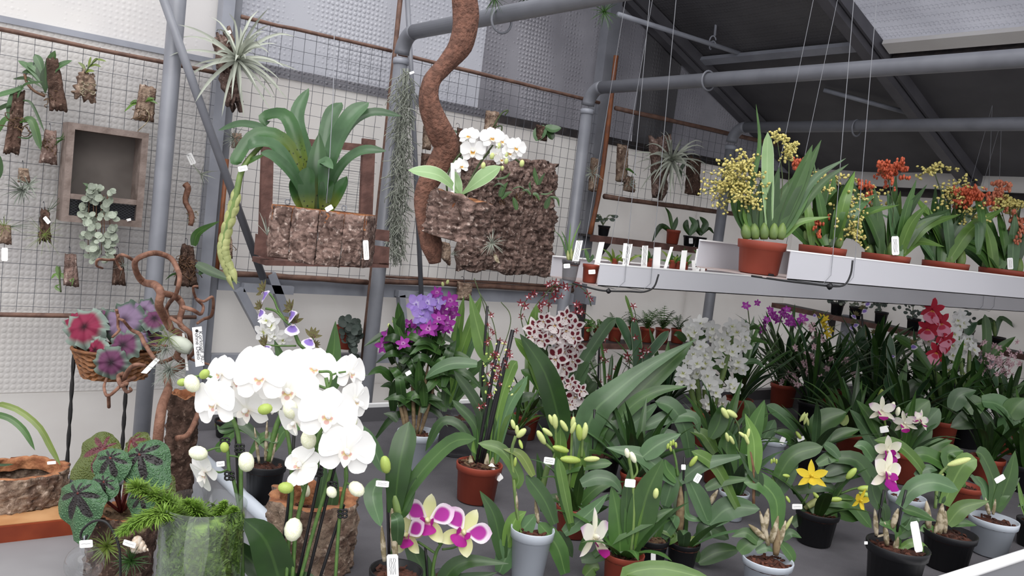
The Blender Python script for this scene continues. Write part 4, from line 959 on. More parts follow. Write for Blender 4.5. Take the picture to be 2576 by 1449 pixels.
for L, w, mk, k in (
    ([(792, 515, .03), (772, 400, .05), (748, 300, .08), (777, 222, .1)], 47, 'bromb', {}), ([(802, 515, .03), (815, 390, .06), (832, 300, .1), (860, 258, .14)], 52, 'bromb', {}),
    ([(806, 510, 0), (840, 380, -.02), (880, 300, -.03), (928, 258, .0)], 56, 'bromb', {}), ([(812, 500, .02), (860, 350, .02), (925, 288, .02), (1010, 292, .05)], 34, 'bromb', {}),
    ([(812, 525, 0), (852, 432, -.05), (905, 384, -.08), (972, 380, -.08)], 36, 'bromb', {}), ([(786, 515, 0), (756, 390, -.02), (722, 298, -.02), (672, 296, 0), (668, 318, 0)], 46, 'brom', {}),
    ([(782, 520, 0), (728, 368, -.06), (650, 338, -.1), (600, 398, -.14), (597, 415, -.14)], 42, 'brom', {}), ([(780, 520, -.02), (735, 430, -.08), (690, 372, -.1), (645, 362, -.14), (625, 375, -.14)], 44, 'bromb', {}),
    ([(784, 500, .05), (690, 350, .1), (620, 314, .12), (549, 328, .14)], 30, 'bromb', {}), ([(780, 525, -.02), (738, 445, -.1), (690, 398, -.14), (655, 385, -.16)], 34, 'bromb', {}),
    ([(800, 525, -.02), (800, 420, -.03), (803, 335, .0)], 70, 'brom', {'prof': 'lance'}), ([(806, 525, -.04), (815, 450, -.08), (815, 408, -.1), (838, 425, -.13)], 34, 'bromb', {}),
    ([(765, 528, -.04), (745, 475, -.06), (735, 443, -.06)], 46, 'brom', {'prof': 'lance'}), ([(830, 530, -.04), (860, 470, -.05), (873, 443, -.05)], 42, 'brom', {'prof': 'lance'}), ([(778, 530, -.05), (772, 470, -.07), (776, 420, -.07)], 52, 'brom', {'prof': 'strap'}), ([(815, 530, -.05), (822, 480, -.07), (828, 450, -.07)], 44, 'brom', {})):
    br.lf(L, w * .8, mk, n=16, fold=.45, **({'prof': 'strap'} | k))
L = [(700, 330, 0), (655, 368, -.1), (610, 425, -.14), (592, 500, -.15), (566, 590, -.15), (562, 640, -.15), (586, 705, -.15)]
st = br.st(L, [6, 6, 7, 8, 7, 6, 4], 'bulbg', 'flower_stalk', 24, 7); P = crv(br.pts(L), 40)
for i in range(19, 40):
    T = (P[min(i + 1, 40)] - P[i - 1]).normalized(); sd = T.cross(TOCAM).normalized() * (1 if i % 2 else -1); q = P[i - 1]
    leafgeo(MB(), [q - T * .01 + sd * .002, q + T * .016 + sd * .012 + TOCAM * .006, q + T * .052 + sd * .006 + TOCAM * .004], .023 if i > 20 else .016, 'lance', up=TOCAM + sd * .7, n=7, curl=.5, fold=0).build('bract', M['spike'], br.o)
br.lf([(618, 412, -.13), (640, 400, -.14), (668, 388, -.14)], 16, 'lf', 'lance'); br.tag(611, 424, -.16, 22, 13, 12, 1)
# ================================================================ Spanish moss
t = thing('spanish_moss', 'long hanging strand of pale grey-green moss beside the grey pipe', 'moss', AY(1005, 640, 3.2)); b = MB(); r = random.Random(5)
for k in range(760):
    v = r.random() ** .9; y = 172 + 470 * v; x = 1020 - 22 * v + r.uniform(-1, 1) * (24 if v > .05 else 12) * (1 - .3 * v); p = AY(x, y, 3.2 + r.uniform(-.025, .02)); P = [p]; d = V((r.uniform(-1, 1), r.uniform(-.5, .5), r.uniform(-1.4, .1))).normalized()
    for q in range(4):
        d = (d + V((r.uniform(-1, 1), r.uniform(-.6, .6), r.uniform(-.9, .2))) * .8).normalized(); P.append(P[-1] + d * .014)
    b.tube(P, .0019, 3, cap=False)
stuff(b.build('strands', M['till'], t)); b = MB()
for k in range(10): x = 1018 + r.uniform(-10, 10); b.tube([AY(x, 172, 3.2), AY(x - 8 + r.uniform(-12, 12), 330, 3.19), AY(x - 20 + r.uniform(-12, 12), 480, 3.2), AY(x - 28 + r.uniform(-8, 8), 630, 3.2)], .001, 3)
stuff(b.build('core_strands', M['till'], t)); tagcard(t, AY(1036, 183, 3.17), .02, .01, 20, 0)
# ================================================================ twisted vine with cork pot and white orchid
t = thing('hanging_vine', 'thick twisted red-brown vine trunk hanging in front of the nearest crossbar', 'vine', D(1088, 660, 2.5)); ctl = [(1160, -60, 25), (1172, 40, 30), (1160, 110, 29), (1118, 165, 24), (1086, 205, 26), (1080, 260, 27), (1103, 325, 31), (1122, 372, 28), (1097, 425, 25), (1066, 490, 21), (1072, 560, 24), (1086, 618, 30), (1094, 660, 18)]
P = crv([D(x, y, 2.5 + .02 * math.sin(i)) for i, (x, y, _) in enumerate(ctl)], 60); rr = [np.interp(i / 60 * 12, range(13), [c[2] for c in ctl]) * 2.5 / F for i in range(61)]
b = MB(); vs = []; a = V((1, 0, 0))
def vin(u, v):
    i = min(int(round(v * 60)), 60); T = (P[min(i + 1, 60)] - P[max(i - 1, 0)]).normalized(); X = (V((1, .3, 0)) - T * T.dot(V((1, .3, 0)))).normalized(); Y_ = T.cross(X); th = 2 * PI * u
    q = P[i]; R = rr[i] * (1 + .16 * math.sin(2 * th + i * .16) + .09 * noise.noise(V((math.cos(th) * 2, math.sin(th) * 2, i * .25)))); return q + (X * math.cos(th) + Y_ * math.sin(th)) * R
b.surf(vin, 18, 60, 0, True); b.f.append(tuple(range(60 * 18, 61 * 18))); b.m.append(0); b.build('trunk', M['vine'], t)
cp = Plant('cork_pot', 'rugged round cork pot fixed to the twisted hanging vine', 'pot', pos=D(1142, 598, 2.44)); ax = (UP + hx * .16).normalized()
corktube(cp.o, 'cork_wall', D(1140, 603, 2.44), .088, .125, .045, 26, 41, 'bark', 96, 40, .2, ax, .12, .9, .95)
soilmix(cp.o, D(1146, 505, 2.44), .062, 'soil', 10)
o = Plant('orchid', 'small white moth orchid with two pale green leaves in the hanging cork pot', 'orchid', pos=D(1155, 500, 2.43))
o.lf([(1160, 492), (1105, 442, -.06), (1027, 428, -.08)], 40, 'lfp', 'obov', n=12); o.lf([(1158, 492), (1205, 455, -.04), (1260, 418, -.04)], 50, 'lfp', 'obov', n=12, tilt=-10); o.lf([(1155, 495), (1148, 460, 0), (1140, 428, .02)], 28, 'lfp', 'oval', n=8)
o.st([(1126, 495), (1124, 450), (1140, 410), (1172, 370), (1185, 350)], 2.6, 'stemd'); o.st([(1165, 500), (1190, 440), (1228, 385), (1262, 378), (1312, 412)], 2.6, 'stemd'); o.st([(1170, 500), (1195, 430), (1222, 390), (1240, 365)], 2.2, 'stemd')
for x, y, s, f, rl in ((1190, 380, 66, (-.1, -.1), .1), (1180, 343, 56, (-.3, .5), 0), (1238, 348, 66, (.2, .4), .2), (1262, 355, 48, (.7, .1), 0), (1298, 372, 56, (.5, 0), -.2), (1160, 418, 44, (.6, .1), .3), (1250, 388, 40, (.3, -.5), 0), (1262, 400, 40, (.2, -.6), .3), (1282, 385, 44, (.4, 0), 0)): o.fl('mini', x, y, -.03, s, f, rl, s > 60)
for x, y, l in ((1214, 420, 17), (1236, 396, 17), (1252, 372, 18), (1272, 408, 15), (1311, 415, 18), (1262, 425, 13), (1272, 392, 14)): o.bud(x, y + 5, -.03, l, (.2, .9), 'bud', 1.1)
MB().slab([D(1134, 490, 2.4), D(1143, 492, 2.4), D(1144, 410, 2.42), D(1134, 410, 2.42)], TOCAM * .001).build('white_strip', M['tag'], o.o, False)
# ================================================================ bark slab with small orchids
p = Plant('bark_slab', 'big square slab of rugged cork bark on the trellis, dotted with tiny orchids', 'bark slab', pos=AY(1260, 690, 3.36)); p.d = dep(AY(1265, 540, 3.29)); p.px = p.d / F
q = [AY(*z_, 3.39) for z_ in ((1142, 676), (1376, 692), (1392, 410), (1160, 398))]
barkslab(p.o, 'bark', q, (0, -1, 0), .045, .06, 92, 96, 20, 51, 'bark', .035)
for L, w in (([(1353, 465), (1346, 440), (1344, 420)], 12), ([(1356, 465), (1362, 450), (1372, 434)], 8), ([(1258, 495), (1265, 475), (1278, 458)], 15), ([(1262, 500), (1275, 488), (1288, 482)], 12), ([(1300, 528), (1295, 508), (1290, 495)], 13), ([(1335, 490), (1325, 478), (1312, 482)], 8), ([(1340, 488), (1350, 490), (1358, 505)], 11), ([(1372, 525), (1378, 508), (1385, 492)], 14), ([(1385, 495), (1402, 500), (1407, 522)], 8), ([(1335, 478), (1332, 465), (1336, 455)], 6), ([(1250, 450), (1272, 446), (1285, 432)], 7), ([(1270, 470), (1255, 462), (1240, 470)], 7), ([(1290, 475), (1310, 470), (1325, 485)], 4), ([(1360, 488), (1378, 488), (1393, 478)], 5)): p.lf([(x, y, -.035) for x, y in L], w, 'lf', 'lance', n=6)
for x, y in ((1262, 500), (1300, 490), (1345, 490), (1215, 450)): roots(p.o, p.p(x, y, -.01), 9, .06, x, 'stemb')
a = Plant('air_plant', 'small silver air plant perched on the bark slab low down', 'air plant', pos=AY(1235, 640, 3.27)); rosette(a.o, a.p(1237, 612, 0), 34, .075, .004, 'till', TOCAM - UP * .2 + RT * .2, (20, 115), .3, 21)
a.lf([(1245, 640, .01), (1250, 655, -.01), (1258, 662, -.01)], 10, 'bulbw', 'lance', n=5)
for lab, qd, mk, sd in (('narrow bark chip hanging behind the vine, the upper of two', [(1062, 375), (1080, 378), (1083, 322), (1064, 316)], 'barkp', 60), ('narrow bark chip hanging behind the vine, the lower of two', [(1058, 420), (1078, 422), (1081, 388), (1060, 385)], 'barkd', 61),
                        ('bark chip with wiry roots above the white moth orchid', [(1216, 335), (1240, 338), (1252, 282), (1222, 278)], 'barkp', 62), ('rough bark chip hanging below the trellis beside the tall leaf tip', [(1148, 752), (1180, 757), (1185, 712), (1150, 708)], 'barkp', 64), ('grey bark strip hanging at the left foot of the cork slab', [(1110, 650), (1128, 668), (1128, 612), (1112, 608)], 'barkp', 65)):
    p = mount(lab, qd, mk=mk, seed=sd, res=(6, 9), Y=3.39)
    if sd == 62:
        p.st([(1240, 320), (1262, 285), (1278, 278), (1270, 290)], 2, 'stemd'); p.st([(1245, 320), (1262, 318), (1258, 345)], 2, 'stemd')
    if sd == 65: rosette(p.o, p.p(1135, 640), 10, .07, .003, 'tillg', RT + UP * .4, (10, 90), .2, 4, False)
p = mount('dark mount with two broad glossy leaves, right of the white moth orchid', [(1350, 352), (1372, 356), (1372, 318), (1348, 314)], mk='barkd', seed=63, res=(6, 8)); p.lf([(1372, 318), (1358, 335), (1348, 355)], 34, 'lfb', 'oval'); p.lf([(1372, 318), (1390, 325), (1412, 322)], 26, 'lfb', 'oval'); p.lf([(1375, 322), (1385, 340), (1390, 352)], 20, 'lfd', 'oval')
p = mount('mounted fern-like stem of paired short leaves behind the vine', [(1146, 420), (1158, 422), (1160, 325), (1150, 322)], mk='barkd', seed=66, res=(4, 12), thick=.012, amp=.006)
for i in range(9):
    y = 335 + i * 11; p.lf([(1153, y), (1163, y - 5), (1174, y - 2)], 8, 'lfd', 'oval', n=5); p.lf([(1153, y), (1144, y - 5), (1134, y - 1)], 8, 'lfd', 'oval', n=5)
# far bay
for lab, qd, mk, sd in (('shaggy bark mount on the dark wall post, left of the bamboo cane', [(1479, 478), (1496, 482), (1500, 400), (1486, 398)], 'barkp', 70), ('long narrow cork strip right of the bamboo cane', [(1548, 455), (1572, 460), (1576, 368), (1552, 362)], 'barkp', 71), ('small cork cup with a grey rosette under the narrow strip', [(1568, 480), (1592, 484), (1590, 446), (1570, 442)], 'barkp', 72), ('brown cork plate right of the big far air plant', [(1722, 488), (1755, 492), (1758, 400), (1728, 392)], 'barkd', 73)):
    p = mount(lab, qd, mk=mk, seed=sd, res=(7, 14), Y=3.38 if sd != 70 else 3.34)
    if sd == 71: p.lf([(1574, 425), (1585, 428), (1602, 442)], 8, 'lf', 'lance', n=6)
    if sd == 72: rosette(p.o, p.p(1582, 460), 16, .06, .009, 'tillg', TOCAM + UP * .3, (20, 100), .2, 4, False)
    if sd == 70: rosette(p.o, p.p(1490, 435), 22, .07, .005, 'tillg', TOCAM - RT * .3, (20, 100), .4, 4, False)
    if sd == 73: p.lf([(1722, 410), (1712, 430), (1716, 450)], 10, 'lfd', 'lance', n=6)
p = mount('large silvery air plant on cork at the far end of the wall', [(1640, 490), (1662, 494), (1682, 350), (1632, 345)], name='air_plant', cat='air plant', Y=3.37, thick=.04, amp=.035, seed=75, res=(9, 20), rag=.12)
rosette(p.o, p.p(1688, 405, -.05), 52, .22, .0145, 'till', TOCAM + RT * .15 + UP * .35, (5, 125), .95, 31, True, curl=.25)
# ================================================================ basket of leaf begonias on its iron stand
st = thing('iron_stand', 'tall black twisted-iron stand carrying the wicker basket', 'stand', D(216, 1500, 2.84))
for a, b_ in (((188, 860), (148, 1500)), ((318, 960), (284, 1500))):
    P = [D(a[0] + (b_[0] - a[0]) * i / 30, a[1] + (b_[1] - a[1]) * i / 30, 2.84) for i in range(31)]
    for ph in (0, PI): MB().tube([q + (RT * math.cos(i * 1.1 + ph) + V((0, 1, 0)) * math.sin(i * 1.1 + ph)) * .003 for i, q in enumerate(P)], .0042, 6).build('rod', M['iron'], st)
c = D(290, 905, 2.84); MB().tube([c + V((math.cos(q) * .112, math.sin(q) * .09, -.012)) for q in [i * 2 * PI / 24 for i in range(25)]], .004, 6).build('hoop', M['iron'], st)
bk = Plant('wicker_basket', 'brown wicker basket full of purple leaf begonias', 'basket', pos=D(288, 948, 2.84))
b = MB(); nu, nv = 56, 11
def wv(u, v): t = 2 * PI * u; j = int(round(v * nv)); i = int(round(u * nu)); R = (.096 + .033 * v) * (1 + .035 * (1 if (i // 2 + j) % 2 else -1)); return bk.P + V((math.cos(t) * R * 1.02, math.sin(t) * R * .8, .092 * v))
b.surf(wv, nu, nv, 0, True); b.f.append(tuple(range(nu - 1, -1, -1))); b.m.append(0); b.build('weave', mat('wicker', '8c5d38', '6d4528', .6, 60), bk.o, False)
MB().tube([bk.P + V((math.cos(q) * .133, math.sin(q) * .105, .093)) for q in [i * 2 * PI / 30 for i in range(31)]], .006, 6).build('rim', mat('wicker_rim', '7c5030', '5f3d24', .6, 60), bk.o)
MB().lathe([(0, .075), (.09, .07)], bk.P, 16).build('soil', M['soil'], bk.o)
M['begr'] = petmat('begonia_red_leaf', '8a2f4a', heart='2c151b', hv=(.0, .4), tip='8f9f95', tv=(.62, .9)); M['begp'] = petmat('begonia_purple_leaf', '6d3f5e', heart='241a20', hv=(.0, .5), tip='77877c', tv=(.6, .9)); M['begs'] = petmat('begonia_silver_leaf', '84708a', heart='34202f', hv=(.0, .45), tip='55665a', tv=(.65, .92))
def discleaf(parent, c, r, nrm, mk, seed, ruf=.2, up=UP):
    rot = frame(nrm, up, seed); mb = MB(); nr, na = 9, 54
    def fn(u, v):
        t = 2 * PI * u; R = r * v * (1 + .1 * math.cos(t) + .06 * math.sin(5 * t + seed)); z = r * (.25 * v * v * math.cos(t) - .2 * v * v + ruf * v ** 4 * (math.sin(11 * t + seed) + .6 * math.sin(17 * t + 2 * seed)) - .5 * max(0, v - .7) + .07 * math.sin(6 * t) * v)
        return V(c) + rot @ V((math.cos(t) * R, math.sin(t) * R, z))
    mb.surf(lambda u, v: fn(u, v), na, nr); q = {}
    return mb.build('leaf', M[mk], parent)
bg = Plant('leaf_begonia', 'ruffled purple and silver leaf begonia filling the wicker basket', 'begonia', pos=bk.P + UP * .07)
for x, y, w, f, mk, dd in ((212, 822, 105, (-.3, .5), 'begr', -.06), (310, 806, 108, (.0, .7), 'begs', -.02), (238, 880, 66, (-.2, .1), 'begr', -.1), (308, 868, 80, (.1, .5), 'begp', -.1), (279, 912, 80, (0, .2), 'begp', -.13), (388, 800, 70, (.4, .6), 'begp', .0), (360, 780, 70, (.2, .8), 'begs', .02), (262, 800, 66, (0, .9), 'begp', .02), (350, 850, 56, (.4, .5), 'begs', -.06), (182, 800, 56, (-.6, .6), 'begr', 0), (382, 850, 64, (.5, .3), 'begp', 0)):
    c = bg.p(x, y, dd); discleaf(bg.o, c, w * .5 * bg.px, TOCAM * .9 + RT * f[0] + UP * f[1], mk, x * .37); MB().tube(crv([c - TOCAM * .006, c.lerp(bg.P, .5) + UP * .02, bg.P], 6), .0028, 5).build('leaf_stalk', M['stemr'], bg.o)
# ================================================================ contorted branch with tags
cb = Plant('contorted_branch', 'curly contorted brown branch arrangement with a handwritten tag', 'branch', pos=D(397, 1096, 2.2))
for L, r in (([(400, 1300), (397, 1160), (398, 1100), (407, 1027), (424, 975), (421, 941), (462, 917), (445, 896), (462, 862), (455, 841), (428, 827)], [16, 15, 15, 14, 12, 11, 9, 9, 9, 9, 9]), ([(428, 827), (414, 800), (400, 768), (404, 737), (390, 717), (362, 710), (345, 689), (340, 658), (366, 641), (397, 637), (431, 651), (448, 682), (452, 703), (442, 741), (424, 765), (419, 785), (435, 830)], [10, 11, 12, 12, 12, 10, 9, 8, 8, 8, 8, 7.5, 7, 6, 6, 6, 6]),
             ([(338, 656), (317, 644), (303, 641), (293, 653), (300, 672), (306, 678)], [5, 4.5, 4, 4, 4, 3.5]), ([(293, 653), (270, 654), (247, 653), (243, 668), (258, 675)], [4, 4, 4, 3.5, 3]), ([(404, 737), (430, 742), (448, 751), (459, 772), (452, 813), (480, 841), (490, 880), (470, 905)], [9, 9, 10, 9, 8, 7, 6, 5]),
             ([(459, 772), (485, 780), (505, 790), (511, 770), (493, 751), (486, 723), (499, 720)], [6, 6, 5, 4, 4, 3.5, 3]), ([(493, 751), (513, 758), (535, 748), (533, 792), (512, 803), (497, 813)], [4, 4, 4, 5, 4.5, 4]), ([(445, 896), (400, 910), (366, 868), (352, 841), (331, 830), (310, 806)], [6, 6, 6, 6, 5, 4]), ([(310, 806), (298, 800), (293, 779)], [4, 4, 4.5]), ([(297, 790), (297, 823), (300, 831), (283, 848)], [4.5, 4, 4, 3.5]),
             ([(366, 868), (385, 870), (420, 870)], [4, 4, 4]), ([(366, 920), (340, 918), (321, 935), (310, 965), (318, 985), (330, 982), (326, 975)], [5, 6, 7, 7, 5, 4, 3]), ([(340, 950), (310, 965), (273, 996), (262, 975), (268, 952)], [6, 5, 4.5, 4, 3.5]), ([(310, 940), (298, 948), (305, 970), (320, 965)], [7, 7, 6, 5]), ([(273, 994), (274, 1024)], [5, 5]), ([(512, 990), (497, 1044), (473, 1093), (445, 1103)], [6, 8, 8, 9]), ([(452, 813), (430, 800), (470, 830), (478, 870), (475, 900), (530, 918)], [6, 5, 5, 5, 4, 3])):
    dz = [-.05 * math.sin(k * 1.3 + len(L)) for k in range(len(L))]
    cb.st([(x, y, z) for (x, y), z in zip(L, dz)], [q * .88 for q in r], 'twig', 'twig', max(14, len(L) * 5), 8)
MB().slab([cb.p(483, 824, -.07), cb.p(507, 821, -.07), cb.p(514, 919, -.07), cb.p(492, 923, -.07)], TOCAM * -.0015).build('paper_tag', M['tag'], cb.o, False)
MB().ell(cb.p(495, 832, -.072), .004, 8, 4).build('rivet', M['iron'], cb.o)
def words(parent, txt, pos, size, right, up, mk='ink', name='handwriting'):
    cu = bpy.data.curves.new('t', 'FONT'); cu.body = txt; cu.size = size; ob = bpy.data.objects.new('t', cu); COL.objects.link(ob)
    dg = bpy.context.evaluated_depsgraph_get(); me = bpy.data.meshes.new_from_object(ob.evaluated_get(dg)); bpy.data.objects.remove(ob)
    me.materials.clear(); me.materials.append(M[mk]); r_ = V(right).normalized(); u_ = V(up).normalized(); o = bpy.data.objects.new(name, me); COL.objects.link(o); o.parent = parent
    m_ = Matrix((r_, u_, r_.cross(u_))).transposed().to_4x4(); m_.translation = V(pos) - ORG[parent.name]; o.matrix_local = m_; return o
dwn = (cb.p(503, 921, -.07) - cb.p(495, 822, -.07)).normalized()
words(cb.o, 'Korktopf 30,-', cb.p(499, 833, -.0725), .0145, dwn, RT + dwn * -.1); words(cb.o, 'ohne Deko', cb.p(490, 838, -.0725), .0145, dwn, RT + dwn * -.1)
MB().slab([cb.p(354, 938, -.06), cb.p(369, 940, -.06), cb.p(402, 906, -.06), cb.p(392, 900, -.06)], TOCAM * -.001).build('label_stick', M['tag'], cb.o, False)
MB().slab([cb.p(468, 932, -.03), cb.p(474, 932, -.03), cb.p(464, 838, -.03), cb.p(458, 838, -.03)], TOCAM * -.001).build('label_stick', M['tag'], cb.o, False)
p = Plant('air_plant', 'thread-leaved green and white bulbous air plant wedged in the contorted branch', 'air plant', pos=cb.p(440, 895, -.06))
p.bulb((480, 880), (425, 850), 40, 'till'); rosette(p.o, p.p(425, 850, -.02), 40, .06, .0022, 'lfy', -RT + TOCAM * .8, (10, 120), .5, 3, False, curl=.8); rosette(p.o, p.p(418, 878, -.02), 30, .055, .0022, 'tillg', -RT * .5 + TOCAM - UP * .4, (10, 110), .6, 5, False, curl=.8)
p = Plant('air_plant', 'curly grey air plant low on the contorted branch above the cork tube', 'air plant', pos=cb.p(432, 960, -.06)); rosette(p.o, p.p(428, 930, -.02), 60, .06, .0022, 'tillg', TOCAM - UP * .3, (10, 130), .7, 7, False, curl=1.2)
GZ0 = .629
ct = Plant('cork_tube', 'upright hollow cork tube behind the contorted branch', 'cork tube', pos=D(455, 1105, 2.32)); corktube(ct.o, 'bark', V((ct.P.x, ct.P.y, GZ0)), .041, ct.P.z - GZ0 + .125, .02, 40, 43, 'barkd', 48, 50, .3, None, .04)
# ================================================================ wooden table at the left
zt_ = D(70, 1272, 2.33).z; fy = AZ(60, 1320, zt_).y; xr_ = AZ(225, 1310, zt_).x
gt = thing('grey_table', 'smooth grey table carrying the begonia, glass vase and wooden board, lower left', 'table', (.05, 1.9, 0)); GZ = .628
MB().box((-.75, 1.1, GZ - .03), (.772, 2.66, GZ)).build('tabletop', M['greybox'], gt, False)
for x in (-.7, .72):
    for y in (1.15, 2.6): MB().box((x - .025, y - .025, 0), (x + .025, y + .025, GZ - .03)).build('leg', M['steel'], gt, False)
tb = thing('wooden_board', 'varnished plank board with red-brown front edge, under the cork bowl', 'board', (.0, fy + .17, GZ))
for k in range(3):
    y0 = fy + .012 + k * .08; MB().box((-.7, y0 + .0015, zt_ - .022), (xr_, y0 + .0785, zt_ - (.001 if k % 2 else 0))).build('plank', M['tabletop'], tb, False)
MB().box((-.7, fy, GZ), (xr_ + .01, fy + .012, zt_ - .001)).build('front_edge', M['redwood'], tb, False)
MB().box((-.7, fy + .23, GZ), (xr_ + .01, fy + .252, zt_ - .022)).build('rear_batten', M['redwood'], tb, False)
cbw = Plant('cork_bowl', 'shallow cork bowl with cut orange rim, standing on the wooden table', 'bowl', pos=AZ(52, 1258, zt_)); corktube(cbw.o, 'bark', cbw.P, 98 * cbw.px, .092, .028, 30, 45, 'barkp', 84, 20, .16, None, .12); MB().lathe([(0, .03), (.08, .03)], cbw.P, 14).build('filling', M['moss'], cbw.o); cbw.tag(130, 1164, -.02, 22, 8, 5, 0)
p = Plant('strap_leaved_plant', 'arching narrow green leaves reaching in from the left edge above the bowl', 'plant', pos=D(-70, 1200, 2.25))
p.lf([(-70, 1195), (-25, 1035), (30, 1025), (95, 1070), (130, 1130), (152, 1170)], 15, 'lfy', 'strap', n=16); p.lf([(-70, 1195), (-30, 1060), (12, 1048), (58, 1080), (88, 1133)], 16, 'lf', 'strap', n=16); p.lf([(-70, 1195), (-40, 1165), (0, 1170), (35, 1168)], 7, 'lfd', 'strap')
# ================================================================ begonia in bark pot
def begmat(name, g1, g2, dk, back=None):
    mt, n, b = newmat(name); t = n.nodes.new('ShaderNodeTexCoord'); s = n.nodes.new('ShaderNodeSeparateXYZ'); n.links.new(t.outputs['UV'], s.inputs[0])
    v = nd(n, 'ShaderNodeTexVoronoi', Scale=190); n.links.new(t.outputs['Object'], v.inputs['Vector']); o = mixc(n, ramp(n, v.outputs[0], .1, .5), lin(g1), lin(g2))
    star = mth(n, 'COSINE', mth(n, 'MULTIPLY', s.outputs[0], 2 * PI * 7)); m1 = mth(n, 'SUBTRACT', mth(n, 'ADD', star, 1.75), mth(n, 'MULTIPLY', s.outputs[1], 3.4))
    o = mixc(n, ramp(n, mth(n, 'ADD', m1, mth(n, 'MULTIPLY', mth(n, 'SUBTRACT', noisy(n, 60), .5), .9)), -.1, .25), o, lin(dk)); n.links.new(o, b.inputs['Base Color']); b.inputs['Roughness'].default_value = .5
    bp = nd(n, 'ShaderNodeBump', Strength=.8, Distance=.004); n.links.new(ramp(n, v.outputs[0], .0, .6, True), bp.inputs['Height']); n.links.new(bp.outputs[0], b.inputs['Normal']); return mt
M['begg'] = begmat('begonia_green_leaf', '648b60', '3b5c3c', '1f1a1a'); M['begy'] = begmat('begonia_olive_leaf', '66702f', '4d5826', '5a2a30')
def begleaf(parent, att, tip, nrm, mk, seed, wide=1.0, dome=.16):
    att = V(att); y = V(tip) - att; L = y.length; y.normalize(); z = (V(nrm) - y * y.dot(V(nrm))).normalized(); x = y.cross(z); mb = MB(); na, nr = 42, 7
    def fn(u, v):
        th = 2 * PI * u - PI; R = L * (.47 + .21 * math.cos(th) + .32 * math.exp(-(th / .27) ** 2)) * (1 + .015 * math.sin(21 * th)) * (1 + .05 * math.sin(th + seed)); R *= v
        return att + y * math.cos(th) * R + x * math.sin(th) * R * 1.12 * wide + z * (L * (-dome * v * v + .035 * v * math.cos(7 * th) + .02 * v ** 3 * math.sin(11 * th + seed)))
    mb.surf(fn, na, nr); return mb.build('leaf', M[mk], parent)
bp_ = Plant('begonia', 'begonia with big pebbled green leaves marked with dark stars, in bark pot', 'begonia', pos=D(305, 1440, 2.08)); bp_.px = 2.08 / F
corktube(bp_.o, 'bark_pot', D(300, 1450, 2.08), .072, .165, .03, 34, 47, 'barkd', 44, 16, .16, None, .05); soilmix(bp_.o, D(300, 1290, 2.08), .055, 'moss', 10)
root = bp_.p(305, 1290)
for at, tp, f, mk, dd in (((278, 1150), (255, 1243), (-.2, .35), 'begg', -.1), ((352, 1142), (420, 1226), (.2, .35), 'begg', -.08), ((262, 1128), (160, 1205), (-.3, .4), 'begy', .05), ((262, 1212), (222, 1282), (-.1, .6), 'begg', -.12), ((195, 1240), (190, 1372), (-.35, .4), 'begg', -.14), ((355, 1250), (340, 1312), (.2, .4), 'begg', -.06), ((330, 1108), (380, 1120), (.1, .9), 'begy', .06), ((400, 1210), (440, 1240), (.3, .7), 'begy', .05)):
    a = bp_.p(*at, dd); begleaf(bp_.o, a, bp_.p(*tp, dd - .02), TOCAM + RT * f[0] + UP * f[1], mk, at[0]); MB().tube(crv([a, a.lerp(root, .45) + UP * .015, root], 8), .0036, 6).build('leaf_stalk', M['stemr'], bp_.o)
rosette(bp_.o, bp_.p(270, 1375, -.09), 60, .05, .003, 'lfy', TOCAM + UP * .3, (20, 110), .3, 9, False, curl=.6); rosette(bp_.o, bp_.p(330, 1410, -.09), 50, .05, .003, 'lfd', TOCAM + UP * .3, (20, 110), .3, 10, False, curl=.6)
# shell, hook and glass bubble
sh = Plant('snail_shell', 'pale spiral snail shell with a white tag, lying against the begonia pot', 'shell', pos=D(350, 1405, 2.0)); b = MB()
ax = (RT * .85 + DN * .35).normalized(); s1 = ax.orthogonal().normalized(); s2 = ax.cross(s1); c = sh.p(352, 1376); P = []; rr = []
for i in range(64):
    k = i / 63; th = k * 2 * PI * 3.6; R = .017 * (1 - k) ** 1.1 + .0006; P.append(c + ax * (-.014 + .036 * k ** .8) + (s1 * math.cos(th) + s2 * math.sin(th)) * R * .62); rr.append(R * .62 + .0008)
b.tube(P, rr, 10); b.build('spiral', mat('shell', 'c9b39c', 'e2d6c8', .5, 120), sh.o); sh.tag(326, 1368, -.03, 32, 14, -18, 1)
hk = thing('hook_stand', 'thin black wire shepherd hook standing over the hanging glass bubble', 'hook', D(303, 1500, 1.75))
MB().tube(crv([D(x, y, 1.75) for x, y in ((304, 1610), (303, 1440), (298, 1370), (272, 1318), (240, 1310), (210, 1330), (203, 1352), (214, 1356), (220, 1346))], 40), .0026, 8).build('wire', M['iron'], hk)
gb = Plant('glass_bubble', 'clear hanging glass bubble with white tag on the black hook', 'glass', pos=D(215, 1470, 1.72)); gl = thinglass('thin_glass'); c = gb.p(212, 1418); R = 47 * gb.px
prof = [(.004, R * 1.18), (.006, R * 1.05)] + [(R * math.sin(a), R * math.cos(a)) for a in [R_(12 + 14 * i) for i in range(13)]]
MB().lathe(prof[::-1], c, 26).build('globe', gl, gb.o); MB().tube([c + RT * .35 * R * math.cos(q) + RT * .4 * R - DN * .35 * R * math.sin(q) * .8 + TOCAM * R * .75 for q in [i * .4 for i in range(17)]], .0015, 5).build('opening_rim', gl, gb.o)
MB().tube(crv([c - DN * R * 1.2, c - DN * R * .5, c + DN * R * .1], 6), [.003, .004, .006, .004, .003, .002, .001], 6).build('glass_thread', gl, gb.o); gb.tag(217, 1368, -.01, 33, 19, 4, 1)
MB().tube([c - DN * R * 1.18, c - DN * R * 1.5], .0014, 5).build('loop', M['steel'], gb.o)
